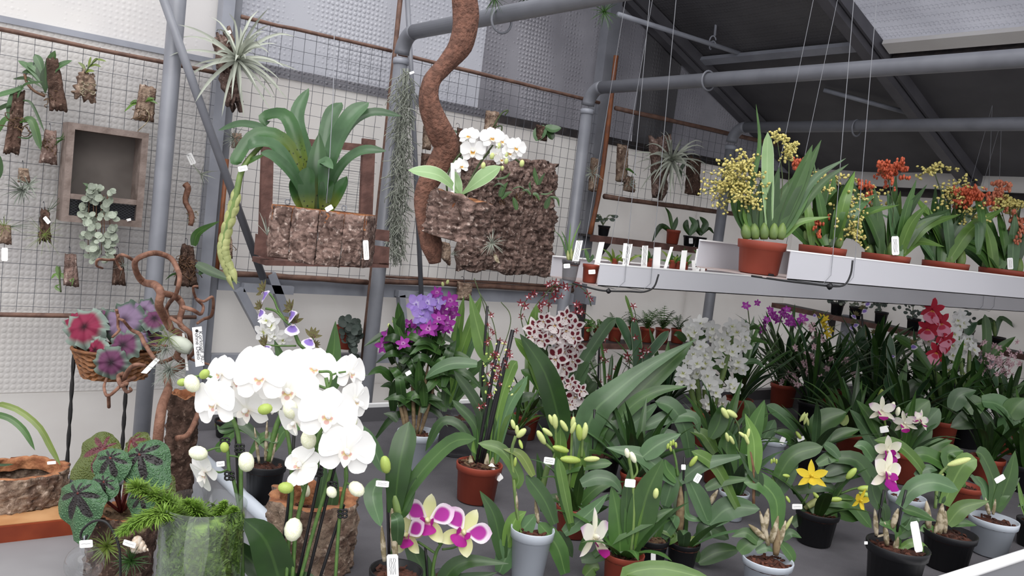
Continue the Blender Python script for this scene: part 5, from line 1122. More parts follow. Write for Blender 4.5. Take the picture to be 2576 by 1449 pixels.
vs_ = Plant('glass_vase', 'round clear glass vase stuffed with feathery bright green fern', 'vase', pos=D(488, 1560, 1.62)); vs_.P.z = .629; vs_.o.location.z = .629; ORG[vs_.o.name] = vs_.P.copy(); vc = vs_.P; R = 103 * vs_.px; H = (vs_.p(488, 1252) - vs_.P).length
MB().lathe([(R * .96, 0), (R, .01), (R, H), (R * .985, H), (R * .97, .012), (0, .012)], vc, 36).build('glass_wall', gl, vs_.o)
mf = Plant('feathery_fern', 'bright green feathery fern spilling over the rim of the glass vase', 'fern', pos=vc + UP * .02); M['fern'] = leafmat('fern_green', '93b84a', '78a038', None, .6); M['fernd'] = leafmat('fern_inner_green', '7f9f42', '648534', None, .6)
r = random.Random(3)
def feather(P, wpx, mk, seed, step=60, name='frond'):
    rr = random.Random(seed); Q = crv(P, step); b = MB(); b.tube(Q, .0012, 4)
    for i in range(step):
        T = (Q[i + 1] - Q[i]).normalized(); k = 1 - abs(i / step * 1.5 - .6) ** 2 * .7
        for s in range(24):
            d = (T * rr.uniform(.1, .8) + V((rr.uniform(-1, 1), rr.uniform(-1, 1), rr.uniform(-.25, .35)))).normalized(); l = wpx * mf.px * max(.2, k) * rr.uniform(.4, 1); e = Q[i] + d * l; sd = d.cross(UP).normalized() * .0015
            m_ = Q[i].lerp(e, .5) + UP * l * .12; b.add([Q[i] - sd * .6, Q[i] + sd * .6, m_ + sd, m_ - sd, e], [(0, 1, 2, 3), (3, 2, 4)])
    return stuff(b.build(name, M[mk], mf.o, False))
for L, w, sd in (([(460, 1340, -.02), (420, 1270, -.05), (350, 1235, -.06), (345, 1230, -.06)], 52, 1), ([(470, 1350, 0), (420, 1300, -.08), (360, 1310, -.1), (302, 1340, -.12)], 52, 2), ([(480, 1350, 0), (450, 1290, 0), (400, 1262, -.02)], 48, 3), ([(500, 1350, 0), (500, 1300, -.05), (470, 1265, -.06)], 46, 4), ([(520, 1350, 0), (550, 1300, 0), (565, 1265, .0)], 30, 5), ([(470, 1360, .03), (440, 1310, -.06), (390, 1290, -.08)], 50, 6), ([(540, 1360, 0), (575, 1310, -.02), (590, 1280, -.02)], 28, 7)): feather([mf.p(*q) for q in L], w, 'fern', sd)
b = MB()
for k in range(7000):
    a = r.random() * 2 * PI; q = R * r.uniform(.84, .96); z = H * r.uniform(.3, .93); p0 = vc + V((math.cos(a) * q, math.sin(a) * q, z)); d = V((r.uniform(-1, 1), r.uniform(-1, 1), r.uniform(-.6, .8))).normalized() * .02; e = p0 + d
    h = V((e.x - vc.x, e.y - vc.y, 0))
    if h.length > R * .94: e = vc + h.normalized() * R * .94 + UP * (e.z - vc.z)
    sd = d.cross(UP).normalized() * .0026; b.add([p0 - sd, p0 + sd, e], [(0, 1, 2)])
stuff(b.build('packed_fronds', M['fernd'], mf.o, False))
b = MB(); b.surf(lambda u, v: vc + V((math.cos(2 * PI * u), math.sin(2 * PI * u), 0)) * R * (.86 + .05 * noise.noise(V((math.cos(2 * PI * u) * 5, math.sin(2 * PI * u) * 5, v * 14)))) * (1 if v < .97 else .3) + UP * H * (.02 + .9 * v), 48, 30, 0, True)
b.build('fern_core', mat('packed_moss', '86a646', '688a36', .9, 60, bump=1.0, bscale=90), mf.o)
# ================================================================ orchids on the bench
M['lfe'] = leafmat('leaf_with_pale_edge', '3f6440', '355636', None, edge='a3ad8f')
def zz5(x, y): return (880 + x / 2.683, 700 + y / 2.683)
def zz6(x, y): return (880 + x / 3.378, 1020 + y / 3.378)
def zz7(x, y): return (1300 + x / 3.294, 700 + y / 3.294)
def zz8(x, y): return (1400 + x / 3.227, 1000 + y / 3.227)
def zz9(x, y): return (1900 + x / 3.228, 1000 + y / 3.228)
def zzb(x, y): return (1850 + x / 3.548, 720 + y / 3.548)
def Z(f, L): return [f(*q[:2]) + tuple(q[2:]) for q in L]
def leaves(p, f, LL, prof='lance'):
    for L, w, mk, *k in LL:
        kk = dict(k[0]) if k else {}; kk.setdefault('prof', prof); p.lf(Z(f, L) if f else L, w, mk, n=12, fold=.22, **kk)
def orchid(label, at, name='orchid', cat='orchid', z=ZB + .001, group=None): return Plant(name, label, cat, at, z, group=group)
def twiggy(p, pts, r=1.6, mk='stemd', n=18): return p.st(pts, r, mk, 'flower_stem', n)
# purple dendrobium in grey pot
p = orchid('purple and lilac dendrobium with dense dark leaves in pale grey pot, back left', (1042, 1178)); p.pot(106, 96, 'silver')
for a, b_ in (((1030, 1095), (1005, 950)), ((1042, 1095), (1036, 890)), ((1056, 1095), (1098, 950)), ((1048, 1095), (1080, 900)), ((1024, 1095), (1000, 990))): p.bulb(a, b_, 11, 'bulbb')
r = random.Random(11)
for i in range(70):
    bx, by = r.uniform(985, 1120), r.uniform(850, 1040); a = r.uniform(-1.3, 1.3) if i % 3 else r.uniform(-2, 2); l = r.uniform(70, 120); ex, ey = bx + l * math.sin(a), by - l * math.cos(a) * .9
    p.lf([(bx, by, r.uniform(-.03, .05)), ((bx + ex) / 2, (by + ey) / 2 - 8, r.uniform(-.05, .05)), (ex, ey + abs(ex - bx) * .35, r.uniform(-.08, .05))], r.uniform(20, 27), r.choice(('lfd', 'lfd', 'lf')), 'lance', n=8)
p.lf([(1000, 1060), (985, 1045), (965, 1040)], 18, 'lfd', 'lance')
for pts in ([(1030, 930), (1040, 850), (1063, 793), (1048, 765)], [(1060, 940), (1085, 850), (1100, 790), (1098, 738)], [(1080, 920), (1120, 840), (1133, 756)], [(1010, 930), (995, 870), (975, 843)], [(1005, 930), (985, 890), (966, 870)]): twiggy(p, pts)
for x, y, s in ((590, 95, 34), (575, 150, 46), (610, 185, 40), (680, 150, 48), (700, 235, 42), (655, 310, 48), (600, 275, 44), (560, 235, 40), (620, 225, 40), (690, 190, 36), (410, 335, 40), (430, 400, 40), (485, 405, 46), (530, 345, 52), (560, 340, 44), (545, 290, 40), (500, 350, 40), (255, 385, 36), (295, 420, 30), (230, 455, 46), (360, 440, 38), (400, 310, 30), (640, 330, 42), (460, 410, 36)): p.fl('dendv', *zz5(x, y), r.uniform(-.06, 0), s, (r.uniform(-.7, .7), r.uniform(-.4, .6)), r.uniform(-.6, .6))
for x, y, s in ((450, 175, 56), (490, 250, 60), (525, 165, 50), (510, 290, 50), (590, 150, 52), (480, 215, 40)): p.fl('dendl', *zz5(x, y), -.04, s, (r.uniform(-.5, .5), r.uniform(-.2, .5)), r.uniform(-.4, .4))
for x, y in ((265, 335), (290, 300), (340, 355), (310, 370), (630, 55), (655, 40)): p.bud(*zz5(x, y), 0, 12, (r.uniform(-.5, .5), .9), 'bud')
p.tag(*zz5(395, 640), -.08, 14, 10, 30, 0)
# clear pot with pale strap leaves
p = orchid('strap-leaved orchid in a big smoky clear pot behind the terracotta pot', (1143, 1140)); p.pot(112, 98, 'clear')
leaves(p, zz5, (([(640, 860), (690, 600), (770, 120)], 24, 'lfl'), ([(660, 860), (760, 480), (890, 115)], 26, 'lfl'), ([(670, 870), (700, 560), (720, 300)], 24, 'lf'), ([(660, 860), (800, 480), (850, 400)], 26, 'lfb'), ([(680, 870), (640, 700), (600, 560)], 26, 'lfd'), ([(690, 860), (760, 760), (880, 700)], 24, 'lf'),
    ([(700, 870), (780, 680), (1000, 500)], 24, 'lfd'), ([(650, 870), (600, 840), (560, 850)], 20, 'lf'), ([(690, 880), (640, 820), (590, 770)], 20, 'lf'), ([(560, 480), (640, 540), (690, 580), (720, 640)], 18, 'lfl')), 'strap')
p = None
# terracotta pot with black stakes
q = orchid('spidery brown-flowered orchid tied to black stakes in the front terracotta pot', (1196, 1258)); q.pot(118, 96, 'terra', top=.93); q.tag(1246, 1188, -.03, 17, 48, 38, 0, 'plant_label')
for i in range(26): t_ = r.random() * 6.3; e = q.top() + V((math.cos(t_) * q.r * .6, math.sin(t_) * q.r * .6, .012)); MB().bar(e, e + V((r.uniform(-.02, .02), r.uniform(-.02, .02), .006)), .004, .003).build('bark_chip', M['moss'], q.o, False)
MB().box(tuple(q.P + V((-.012, -q.r * .84, .0))), tuple(q.P + V((.012, -q.r * .78, .008)))).build('drain_hole', M['black'], q.o, False)
for a, b_, w in (((1196, 1178), (1255, 857), 5), ((1212, 1172), (1290, 830), 5.5), ((1205, 1175), (1270, 900), 5), ((1210, 1000), (1226, 770), 3.5)): q.st([a, ((a[0] + b_[0]) / 2, (a[1] + b_[1]) / 2), b_], w, 'stake', 'stake', 4, 6)
leaves(q, zz5, (([(960, 1260), (1000, 900), (1090, 620), (1130, 560)], 28, 'lfl'), ([(970, 1260), (1060, 900), (1200, 660)], 30, 'lfb'), ([(930, 1250), (940, 900), (880, 590)], 26, 'lfd'), ([(900, 1230), (880, 900), (700, 620)], 28, 'lfd'), ([(880, 1230), (850, 1000), (690, 820)], 26, 'lfd'), ([(870, 1230), (760, 1010), (620, 970), (510, 1170)], 24, 'lfd'), ([(880, 1240), (800, 1090), (760, 1040)], 20, 'lf'), ([(860, 1230), (850, 1150), (870, 1080)], 22, 'lfl'),
    ([(940, 560), (880, 400), (808, 105)], 46, 'lfl', {'prof': 'lance'}), ([(860, 580), (700, 575), (580, 620), (508, 680)], 34, 'lfb', {'prof': 'lance'}), ([(930, 1230), (960, 1050), (950, 900)], 26, 'lf'), ([(890, 1240), (890, 1100), (885, 960)], 22, 'lf'), ([(990, 1240), (1020, 1000), (1180, 700)], 24, 'lfl')), 'strap')
for a, b_ in (((1186, 1180), (1183, 1145)), ((1222, 1180), (1226, 1140)), ((1236, 1185), (1240, 1150))): q.bulb(a, b_, 18, 'bulbw')
for pts in ([zz5(890, 900), zz5(935, 500), zz5(920, 250), zz5(840, 0)], [zz5(1000, 560), zz5(1075, 350), zz5(1080, 240), zz5(1020, 160)], [zz5(1010, 600), zz5(980, 350), zz5(930, 200), zz5(870, 90)]): twiggy(q, pts, 1.3)
for i in range(46):
    k = r.random(); a, b_ = r.choice((((890, 900), (1010, 430)), ((1000, 720), (1100, 330)), ((920, 250), (1000, 700)))); q.fl('spid', *zz5(a[0] + (b_[0] - a[0]) * k + r.uniform(-35, 35), a[1] + (b_[1] - a[1]) * k + r.uniform(-20, 20)), r.uniform(-.05, .02), r.uniform(13, 20), (r.uniform(-1, 1), r.uniform(-.6, .6)), r.uniform(-2, 2))
for i in range(40): q.bud(*zz5(r.uniform(900, 1100), r.uniform(430, 800)), r.uniform(-.04, .02), r.uniform(6, 10), (r.uniform(-1, 1), r.uniform(-.8, 1)), r.choice(('bud', 'budg')))
# clear + terracotta pots behind
p = orchid('short strap-leaved orchid in clear pot right of the black stakes', (1290, 1135)); p.pot(78, 62, 'clear'); p.fan(14, .22, .016, ('lfl', 'lf', 'lfd'), (25, 80), (.3, 1.0), 'strap', 21)
p = orchid('strap-leaved orchid in terracotta pot near the back rim, centre', (1318, 1102)); p.pot(66, 60, 'terra'); p.fan(13, .26, .017, ('lfd', 'lf', 'lfl'), (30, 85), (.3, 1.1), 'strap', 22)
# maroon and white odontoglossum
p = orchid('white ruffled orchid blotched with maroon, behind the two big leaves', (1415, 1120)); p.pot(90, 84, 'terra')
leaves(p, None, (([(1405, 1060), (1360, 930), (1294, 849)], 34, 'lfl'), ([(1400, 1060), (1345, 900), (1349, 765)], 40, 'lfl'), ([(1420, 1060), (1440, 960), (1520, 830), (1550, 800)], 30, 'lfb'), ([(1410, 1060), (1380, 950), (1368, 800)], 30, 'lfd'), ([(1420, 1060), (1450, 980), (1480, 900)], 26, 'lfb'), ([(1425, 1060), (1480, 985), (1500, 960)], 26, 'lfd'), ([(1390, 1060), (1340, 1000), (1300, 1010)], 24, 'lfd'), ([(1400, 1060), (1350, 960), (1310, 930)], 26, 'lf')), 'strap')
p.st([(1413, 1065), (1410, 960), (1405, 850)], 4, 'stake', 'stake', 4); twiggy(p, [(1415, 1060), (1440, 950), (1440, 860), (1390, 800)], 2.2); twiggy(p, [(1415, 1060), (1425, 960), (1445, 880), (1455, 800)], 2)
for x, y, s in ((150, 420, 64), (225, 350, 50), (320, 385, 66), (410, 320, 54), (290, 470, 64), (410, 425, 62), (480, 400, 58), (490, 560, 58), (400, 600, 54), (330, 660, 76), (290, 770, 66), (400, 740, 58), (470, 680, 54), (480, 970, 70), (450, 870, 46), (340, 980, 52), (530, 930, 44), (130, 480, 48), (220, 510, 50), (370, 480, 56), (480, 490, 50), (340, 850, 50), (440, 1040, 44), (360, 560, 50)):
    p.fl('odo', *zz7(x, y), r.uniform(-.09, -.02), s, (r.uniform(-.6, .4), r.uniform(-.3, .3)), r.uniform(-.5, .5))
# spray of dark red star flowers above
p = orchid('tall wiry orchid with dark red star flowers reaching up to the trough', (1380, 1085)); p.pot(80, 70, 'clear'); p.fan(9, .34, .018, ('lfd', 'lf'), (55, 85), (.2, .9), 'strap', 24)
for pts in ([(1380, 1030), (1350, 880), (1340, 790), (1372, 740), (1400, 712)], [(1385, 1030), (1400, 880), (1380, 790), (1390, 730), (1440, 715), (1475, 735), (1487, 770)], [(1380, 1030), (1330, 870), (1310, 790), (1330, 745)]): twiggy(p, pts, 1.3, 'stemd', 24)
for x, y in ((1383, 712), (1398, 710), (1420, 718), (1427, 725), (1397, 733), (1340, 741), (1330, 747), (1370, 741), (1395, 748), (1372, 760), (1382, 768), (1358, 775), (1350, 782), (1362, 766), (1309, 762), (1322, 770), (1312, 796), (1375, 797), (1456, 713), (1478, 740), (1487, 753), (1450, 765), (1462, 782), (1345, 738), (1404, 722), (1412, 745), (1378, 716), (1358, 790)): p.fl('spid', x, y, r.uniform(-.03, .03), r.uniform(20, 28), (r.uniform(-1, 1), r.uniform(-.6, .6)), r.uniform(-2, 2))
p = orchid('wiry orchid with small brick-red flowers below the fern shelf, behind the big leaf', (1520, 1075)); p.pot(78, 70, 'terra'); p.fan(9, .3, .016, ('lfd', 'lf'), (50, 85), (.3, 1.1), 'strap', 25)
p.st([(1500, 1040), (1505, 950), (1508, 840)], 3, 'stake', 'stake', 4)
leaves(p, None, (([(1590, 880), (1570, 830), (1550, 798)], 24, 'lfe'), ([(1600, 990), (1603, 880), (1593, 800)], 26, 'lfe'), ([(1592, 800), (1582, 770), (1573, 742)], 8, 'lfl'), ([(1610, 920), (1650, 870), (1682, 832)], 22, 'lfe'), ([(1500, 1050), (1480, 960), (1430, 920)], 20, 'lfd')), 'strap')
for pts in ([(1510, 1030), (1510, 900), (1500, 820), (1470, 785)], [(1520, 1030), (1610, 900), (1600, 800), (1592, 770)], [(1515, 1030), (1580, 930), (1575, 880)]): twiggy(p, pts, 1.2)
for x, y in ((730, 500), (985, 490), (665, 560), (735, 600), (700, 660), (740, 680), (915, 640), (925, 690), (1085, 600), (1030, 640), (970, 340), (760, 820), (690, 860), (820, 755), (540, 280), (490, 280), (510, 220), (965, 230), (740, 450), (910, 660), (1040, 600)): p.fl('spid', *zz7(x, y), r.uniform(-.03, .03), r.uniform(17, 25), (r.uniform(-1, 1), r.uniform(-.6, .6)), r.uniform(-2, 2))
# the big-leaved orchid
p = orchid('big-leaved orchid with two huge broad leaves in the middle of the bench', (1500, 1225)); p.pot(110, 90, 'black')
leaves(p, None, (([(1412, 1120), (1404, 1050), (1370, 937, -.03), (1308, 840, -.05)], 66, 'lfd', {'prof': 'oval'}), ([(1475, 1130), (1478, 1075), (1500, 1030), (1532, 1000), (1620, 930, .03), (1752, 853, .05)], 76, 'lfb', {'prof': 'lance'}), ([(1500, 1140), (1540, 1060), (1625, 970, .05), (1742, 862, .08)], 50, 'lf', {'prof': 'strap'}), ([(1520, 1110), (1580, 1030), (1650, 985), (1730, 972)], 38, 'lf'), ([(1530, 1120), (1600, 1060), (1660, 1010)], 44, 'lfb'),
    ([(1600, 1130), (1575, 1080), (1540, 1062), (1505, 1060)], 52, 'lfb'), ([(1737, 1150), (1722, 1075), (1690, 1025), (1648, 1010)], 46, 'lfb', {'prof': 'strap'}), ([(1490, 1150), (1500, 1090), (1540, 1060)], 50, 'lf'), ([(1620, 1075), (1680, 1050), (1745, 1050), (1760, 1090)], 38, 'lfb'), ([(1560, 1150), (1620, 1130), (1660, 1095), (1712, 1090)], 50, 'lfb'), ([(1800, 1140), (1770, 1095), (1735, 1085)], 36, 'lfl'), ([(1510, 1150), (1490, 1110), (1530, 1060)], 60, 'lf')))
p.st([(1490, 1160), (1492, 1100), (1496, 1030)], 3.5, 'stake', 'stake', 4)
# white dendrobium
p = orchid('white dendrobium nobile covered in white flowers, right of the big leaf', (1775, 1118)); p.pot(100, 86, 'terra')
for a, b_ in (((1765, 1050), (1735, 830)), ((1775, 1050), (1775, 850)), ((1790, 1050), (1850, 820)), ((1755, 1050), (1720, 900))): p.bulb(a, b_, 15, 'bulbg')
W7 = [(1450, 400), (1520, 370), (1575, 390), (1430, 460), (1600, 480), (1625, 410), (1480, 440), (1780, 390), (1830, 440), (1880, 400), (1890, 480), (1710, 500), (1740, 440), (1530, 560), (1550, 630), (1640, 600), (1790, 600), (1890, 560), (1840, 560), (1460, 620), (1430, 690), (1540, 740), (1580, 800), (1500, 780), (1380, 780), (1370, 850), (1440, 880), (1600, 880), (1560, 950), (1770, 870), (1830, 740), (1710, 700), (1590, 1030), (1710, 1030), (1530, 1100), (1840, 690), (1490, 700), (1570, 700), (1430, 800), (1650, 940), (1800, 900), (1870, 750), (1560, 1060), (1700, 560), (1500, 500), (1650, 850)]
for x, y in W7: p.fl('dendw', *zz7(x, y), r.uniform(-.08, .02), r.uniform(36, 48), (r.uniform(-.8, .8), r.uniform(-.4, .6)), r.uniform(-.6, .6))
leaves(p, zz7, (([(1500, 500), (1580, 450), (1660, 425)], 18, 'lf'), ([(1460, 480), (1480, 440), (1540, 490)], 20, 'lf'), ([(1900, 520), (1980, 510), (2090, 545)], 16, 'lf'), ([(1880, 700), (1980, 690), (2060, 750)], 16, 'lfb'), ([(1590, 660), (1680, 650), (1750, 690)], 14, 'lf'), ([(1620, 740), (1700, 730), (1770, 745)], 18, 'lf'), ([(1400, 520), (1340, 470), (1300, 470)], 22, 'lfd'), ([(1930, 420), (1980, 405), (2030, 440)], 12, 'lf'), ([(1480, 860), (1400, 790), (1350, 720)], 14, 'lfd')))
# zygopetalum behind the white moth orchid
p = orchid('violet-lipped brown-green orchid in black pot behind the white moth orchid', (660, 1258)); p.pot(104, 96, 'black')
for a, b_, w in (((652, 1165), (640, 1075), 11), ((668, 1160), (672, 1060), 13), ((680, 1165), (700, 1090), 11)): p.bulb(a, b_, w, 'bulbw')
p.st([(676, 1160), (700, 1060), (775, 905), (751, 862), (736, 823)], [7, 7, 6, 5, 4], 'stem', 'flower_spike', 24); p.st([(736, 823), (718, 808), (693, 783), (668, 776)], 3.2, 'stem', 'flower_stem'); p.st([(720, 808), (700, 780), (690, 755), (678, 738)], 2.8, 'stem', 'flower_stem'); p.st([(770, 895), (785, 860), (788, 845)], 2.4, 'stem', 'flower_stem'); p.st([(745, 870), (700, 870), (670, 868)], 2.4, 'stem', 'flower_stem'); p.st([(728, 812), (740, 790), (738, 780)], 2.2, 'stem', 'flower_stem')
for x, y, s, f, rl in ((664, 733, 74, (-.9, .2), 1.0), (655, 776, 56, (-.7, .0), .6), (732, 780, 72, (-.8, .1), .8), (738, 812, 66, (.1, .1), 0), (668, 868, 70, (-.8, .1), .9), (784, 848, 64, (.2, .3), -.3), (790, 868, 40, (.6, -.4), -1)): p.fl('zyg', x, y, -.03, s, f, rl)
for x, y, s, f in ((680, 820, 66, (-.3, .3)), (662, 838, 58, (-.5, -.2)), (690, 842, 58, (.4, -.3)), (715, 855, 44, (.2, -.6)), (672, 805, 46, (0, .6))): p.fl('dendw', x, y, .02, s, f, x)
leaves(p, None, (([(800, 1130), (815, 1010), (838, 900), (844, 808)], 58, 'lf', {'prof': 'lance'}), ([(720, 960), (706, 900), (690, 855)], 24, 'lf'), ([(730, 930), (745, 898), (765, 885), (800, 905)], 26, 'lf'), ([(690, 1140), (610, 1075), (560, 1120), (542, 1135)], 26, 'lf', {'prof': 'strap'}), ([(700, 1110), (660, 1100), (618, 1160)], 24, 'lf'), ([(690, 1130), (720, 1080), (780, 1070), (790, 1100)], 30, 'lf'), ([(650, 1100), (600, 1065), (545, 1080)], 26, 'lfd'), ([(840, 960), (870, 935), (925, 945)], 14, 'lf'), ([(820, 1000), (845, 960), (870, 930)], 30, 'lfl'), ([(820, 1120), (790, 1000), (755, 985)], 40, 'lfd'),
    ([(880, 1060), (930, 1110), (965, 1190)], 34, 'lfb', {'prof': 'strap'}), ([(640, 1200), (690, 1180), (712, 1195)], 7, 'lf', {'prof': 'grass'}), ([(590, 1080), (560, 1085), (545, 1068)], 14, 'lfd')))
p.tag(555, 1167, -.06, 20, 13, 5, 1)
# empty small black pot with yellow tip near the rim
p = orchid('little dark pot with withered yellow growth at the bench corner', (566, 1098)); p.pot(58, 44, 'black'); p.lf([(566, 1070), (550, 1074), (542, 1062)], 10, 'lfy'); p.lf([(566, 1066), (580, 1060), (590, 1066)], 10, 'bulbb' if 0 else 'lfy'); p.bulb((565, 1070), (562, 1040), 9, 'bulbb')
# cork pot at the front
p = orchid('hollow cork log pot with blue-green leaved orchid, behind the white moth orchid stems', (770, 1418)); corktube(p.o, 'cork_log', p.P, 116 * p.px, .155, .034, 30, 49, 'barkp', 64, 18, .24, None, .1, .9); p.h = .12; soilmix(p.o, p.P + UP * .11, .07, 'soil', 12)
leaves(p, None, (([(800, 1290), (812, 1210), (818, 1165)], 30, 'lfb'), ([(830, 1300), (838, 1230), (832, 1150)], 34, 'lfb'), ([(815, 1310), (830, 1330), (832, 1270)], 24, 'lfb'))); p.tag(700, 1284, -.07, 42, 13, 28, 1); p.bud(772, 1250, -.04, 34, (-.1, 1), 'budw')
# big white moth orchid
p = Plant('moth_orchid', 'large white moth orchid in full bloom on black stakes, in the foreground at left', 'orchid', pos=V((.672, 1.519, .629))); p.d = 1.68; p.px = 1.68 / F
p.pot(150, 170, 'black')
leaves(p, None, (([(715, 1520), (700, 1450), (668, 1360, -.04), (612, 1305, -.06)], 92, 'lfd', {'prof': 'oval'}), ([(690, 1500), (640, 1420, .02), (558, 1352, .04)], 58, 'lfd', {'prof': 'oval'}), ([(700, 1500), (760, 1470), (800, 1480)], 60, 'lfd', {'prof': 'oval'})))
for L in ([(608, 1470), (600, 1240), (592, 1045)], [(690, 1470), (722, 1300), (740, 1090)], [(745, 1470), (800, 1215), (820, 1110)], [(770, 1470), (844, 1166), (850, 1140)], [(800, 1470), (858, 1290), (866, 1270)]): p.st([q + (.005,) for q in L], [4.2, 4.2], 'stake', 'stake', 6)
for L, w in (([(612, 1470), (605, 1310), (588, 1210), (576, 1180), (573, 1135), (566, 1120)], 5), ([(604, 1470), (606, 1200), (600, 1100), (585, 1050)], 6), ([(735, 1470), (745, 1330), (770, 1215), (790, 1130), (812, 1060), (800, 985)], 6), ([(752, 1470), (790, 1330), (828, 1200), (845, 1110), (838, 1040), (820, 950)], 5.5), ([(843, 1470), (852, 1330), (862, 1250), (872, 1200), (866, 1160)], 5), ([(720, 1470), (728, 1330), (735, 1225), (725, 1100), (690, 1000)], 5.5), ([(746, 1310), (765, 1250), (755, 1215), (742, 1205)], 3), ([(765, 1000), (720, 1010), (670, 1027)], 3.5), ([(560, 970), (520, 945), (460, 955)], 3.5), ([(573, 1145), (600, 1150), (618, 1160)], 3), ([(566, 1125), (540, 1128), (512, 1138)], 3), ([(575, 1180), (555, 1188), (535, 1185)], 3), ([(800, 1180), (800, 1140), (785, 1110)], 3), ([(802, 935), (832, 938), (826, 975), (800, 970)], 4), ([(830, 945), (850, 938), (870, 935)], 3), ([(830, 975), (860, 1000), (885, 1000)], 3), ([(868, 1175), (870, 1210), (890, 1225)], 3.2)): p.st([q + (-.004,) for q in L], w * .9, 'stem', 'flower_stem', 20)
for x, y, s, f, rl, dd in ((540, 1015, 128, (-.45, -.05), .25, -.08), (655, 950, 136, (-.1, .1), .1, -.06), (555, 940, 100, (-.5, .3), .2, .02), (790, 928, 118, (.25, .35), -.2, .02), (726, 985, 150, (.0, .1), .05, -.03), (824, 1046, 140, (.25, -.05), -.1, -.1), (872, 1135, 136, (.3, -.1), -.15, -.1), (882, 938, 100, (1.3, .1), -.2, .02), (893, 1008, 100, (1.3, -.1), -.3, .0), (620, 1030, 120, (-.2, -.45), .3, -.01), (742, 1062, 100, (-.6, -.6), .4, -.07), (756, 1172, 112, (-.5, .75), -.8, -.05), (514, 1188, 110, (-.75, -.4), .9, -.04), (690, 1005, 130, (.1, -.2), .0, .02), (640, 915, 110, (-.2, .5), .1, .04), (745, 930, 120, (.1, .4), 0, .04), (770, 1020, 130, (.2, 0), -.1, .02), (600, 960, 110, (-.2, .2), .2, .05), (860, 1085, 110, (.4, .2), -.2, .03)): p.fl('phal', x, y, dd, s, f, rl, True)
for x, y, l, d, mk in ((492, 985, 44, (-.3, .9), 'budw'), (472, 960, 24, (-.9, -.1), 'budg'), (505, 950, 28, (.7, .6), 'budg'), (735, 1052, 46, (-.1, .9), 'budw'), (685, 1025, 34, (-.9, -.2), 'budg'), (782, 1128, 46, (-.2, 1), 'budw'), (624, 1185, 48, (-.1, 1), 'budw'), (522, 1146, 44, (-.9, .3), 'budw'), (566, 1138, 26, (0, 1), 'budg'), (738, 1230, 36, (-.9, .2), 'budg'), (882, 1215, 42, (.7, -.6), 'budw'), (742, 1303, 54, (-.1, -1), 'budw'), (842, 1250, 30, (-.3, .6), 'budw'), (870, 1072, 34, (.6, .4), 'budw')): p.bud(x, y, -.07, l, d, mk, 1.25)
for x, y in ((603, 1128), (577, 1197), (800, 1188), (836, 1222), (862, 1292), (566, 1112)):
    b = MB(); c = p.p(x, y, -.012)
    for s in (-1, 1):
        for k in (0, 1): b.tube([c + RT * (s * .004 + .005 * math.cos(a)) + DN * (.004 * math.sin(a) - .004 + k * .008) for a in [i * .9 for i in range(8)]], .0022, 5)
    b.build('stake_clip', M['stake'], p.o)
# magenta and white flowers in front
p = Plant('moth_orchid', 'low orchid with magenta-blotched white flowers and yellow sepals, front centre', 'orchid', pos=V((.99, 1.41, .801))); p.d = 1.76; p.px = p.d / F; p.pot(90, 60, 'clear')
p.st([(1095, 1520), (1088, 1449), (1096, 1395), (1108, 1370)], 4.5, 'stem', 'flower_stem'); p.st([(1108, 1370), (1096, 1350), (1088, 1335)], 3.5, 'stem', 'flower_stem'); p.st([(1106, 1372), (1130, 1352), (1150, 1345)], 3.5, 'stem', 'flower_stem'); p.st([(1092, 1390), (1070, 1375), (1050, 1362)], 3.5, 'stem', 'flower_stem'); p.st([(1112, 1382), (1140, 1378), (1155, 1370)], 3, 'stem', 'flower_stem')
for x, y, s, f, rl in ((1078, 1308, 128, (-.2, .15), .05), (1166, 1338, 126, (.1, .1), -.45), (1026, 1346, 112, (-.7, .2), .3)): p.fl('mag', x, y, -.03, s, f, rl, True)
p.st([(1072, 1520), (1075, 1449), (1070, 1375)], 3.4, 'stake', 'stake', 4)
leaves(p, None, (([(1100, 1500), (1130, 1440), (1180, 1412), (1280, 1418)], 46, 'lfd'), ([(1085, 1520), (1062, 1430), (1018, 1352)], 56, 'lfd', {'prof': 'oval'}), ([(1105, 1520), (1120, 1460), (1165, 1420)], 30, 'lf'), ([(1060, 1520), (1000, 1440), (985, 1380)], 40, 'lf'), ([(1100, 1510), (1150, 1470), (1250, 1440)], 50, 'lfd')))
# ================================================================ front row of cattleyas
p = orchid('tall-leaved orchid with one green bud and barcode label, front left black pot', (985, 1545)); p.pot(136, 118, 'black')
leaves(p, None, (([(992, 1290), (1005, 1170, -.01), (1030, 1060, .02)], 62, 'lfd', {'prof': 'strap'}), ([(952, 1205), (938, 1250, -.03), (958, 1325, -.04)], 46, 'lfb', {'prof': 'oval'}), ([(1004, 1290), (1046, 1205), (1132, 1116), (1198, 1104, -.02)], 40, 'lf', {'prof': 'strap'}), ([(1010, 1290), (1022, 1220, .04), (1030, 1165, .05)], 42, 'lfb'), ([(1000, 1300), (1020, 1260), (1048, 1200)], 46, 'lfd'), ([(1000, 1370), (1000, 1310, -.03), (985, 1290)], 34, 'lfb')))
p.st([(979, 1400), (976, 1290), (975, 1180)], 4, 'stake', 'stake', 4); p.st([(1000, 1300), (985, 1240), (975, 1190)], 6, 'bulbg', 'stem'); p.bud(974, 1190, -.02, 46, (-.15, 1), 'budg', .9)
p.bulb((967, 1412), (960, 1322), 18); p.bulb((995, 1405), (985, 1268), 24); p.bulb((1005, 1300), (988, 1225), 22, 'bulbg'); p.tag(962, 1217, -.04, 32, 15, -5, 2); p.tag(988, 1424, -.09, 27, 56, 2, 4, 'plant_label')
p = orchid('orchid with big glossy blue-green leaf in pale grey pot, front centre', (1325, 1455)); p.pot(112, 132, 'silver')
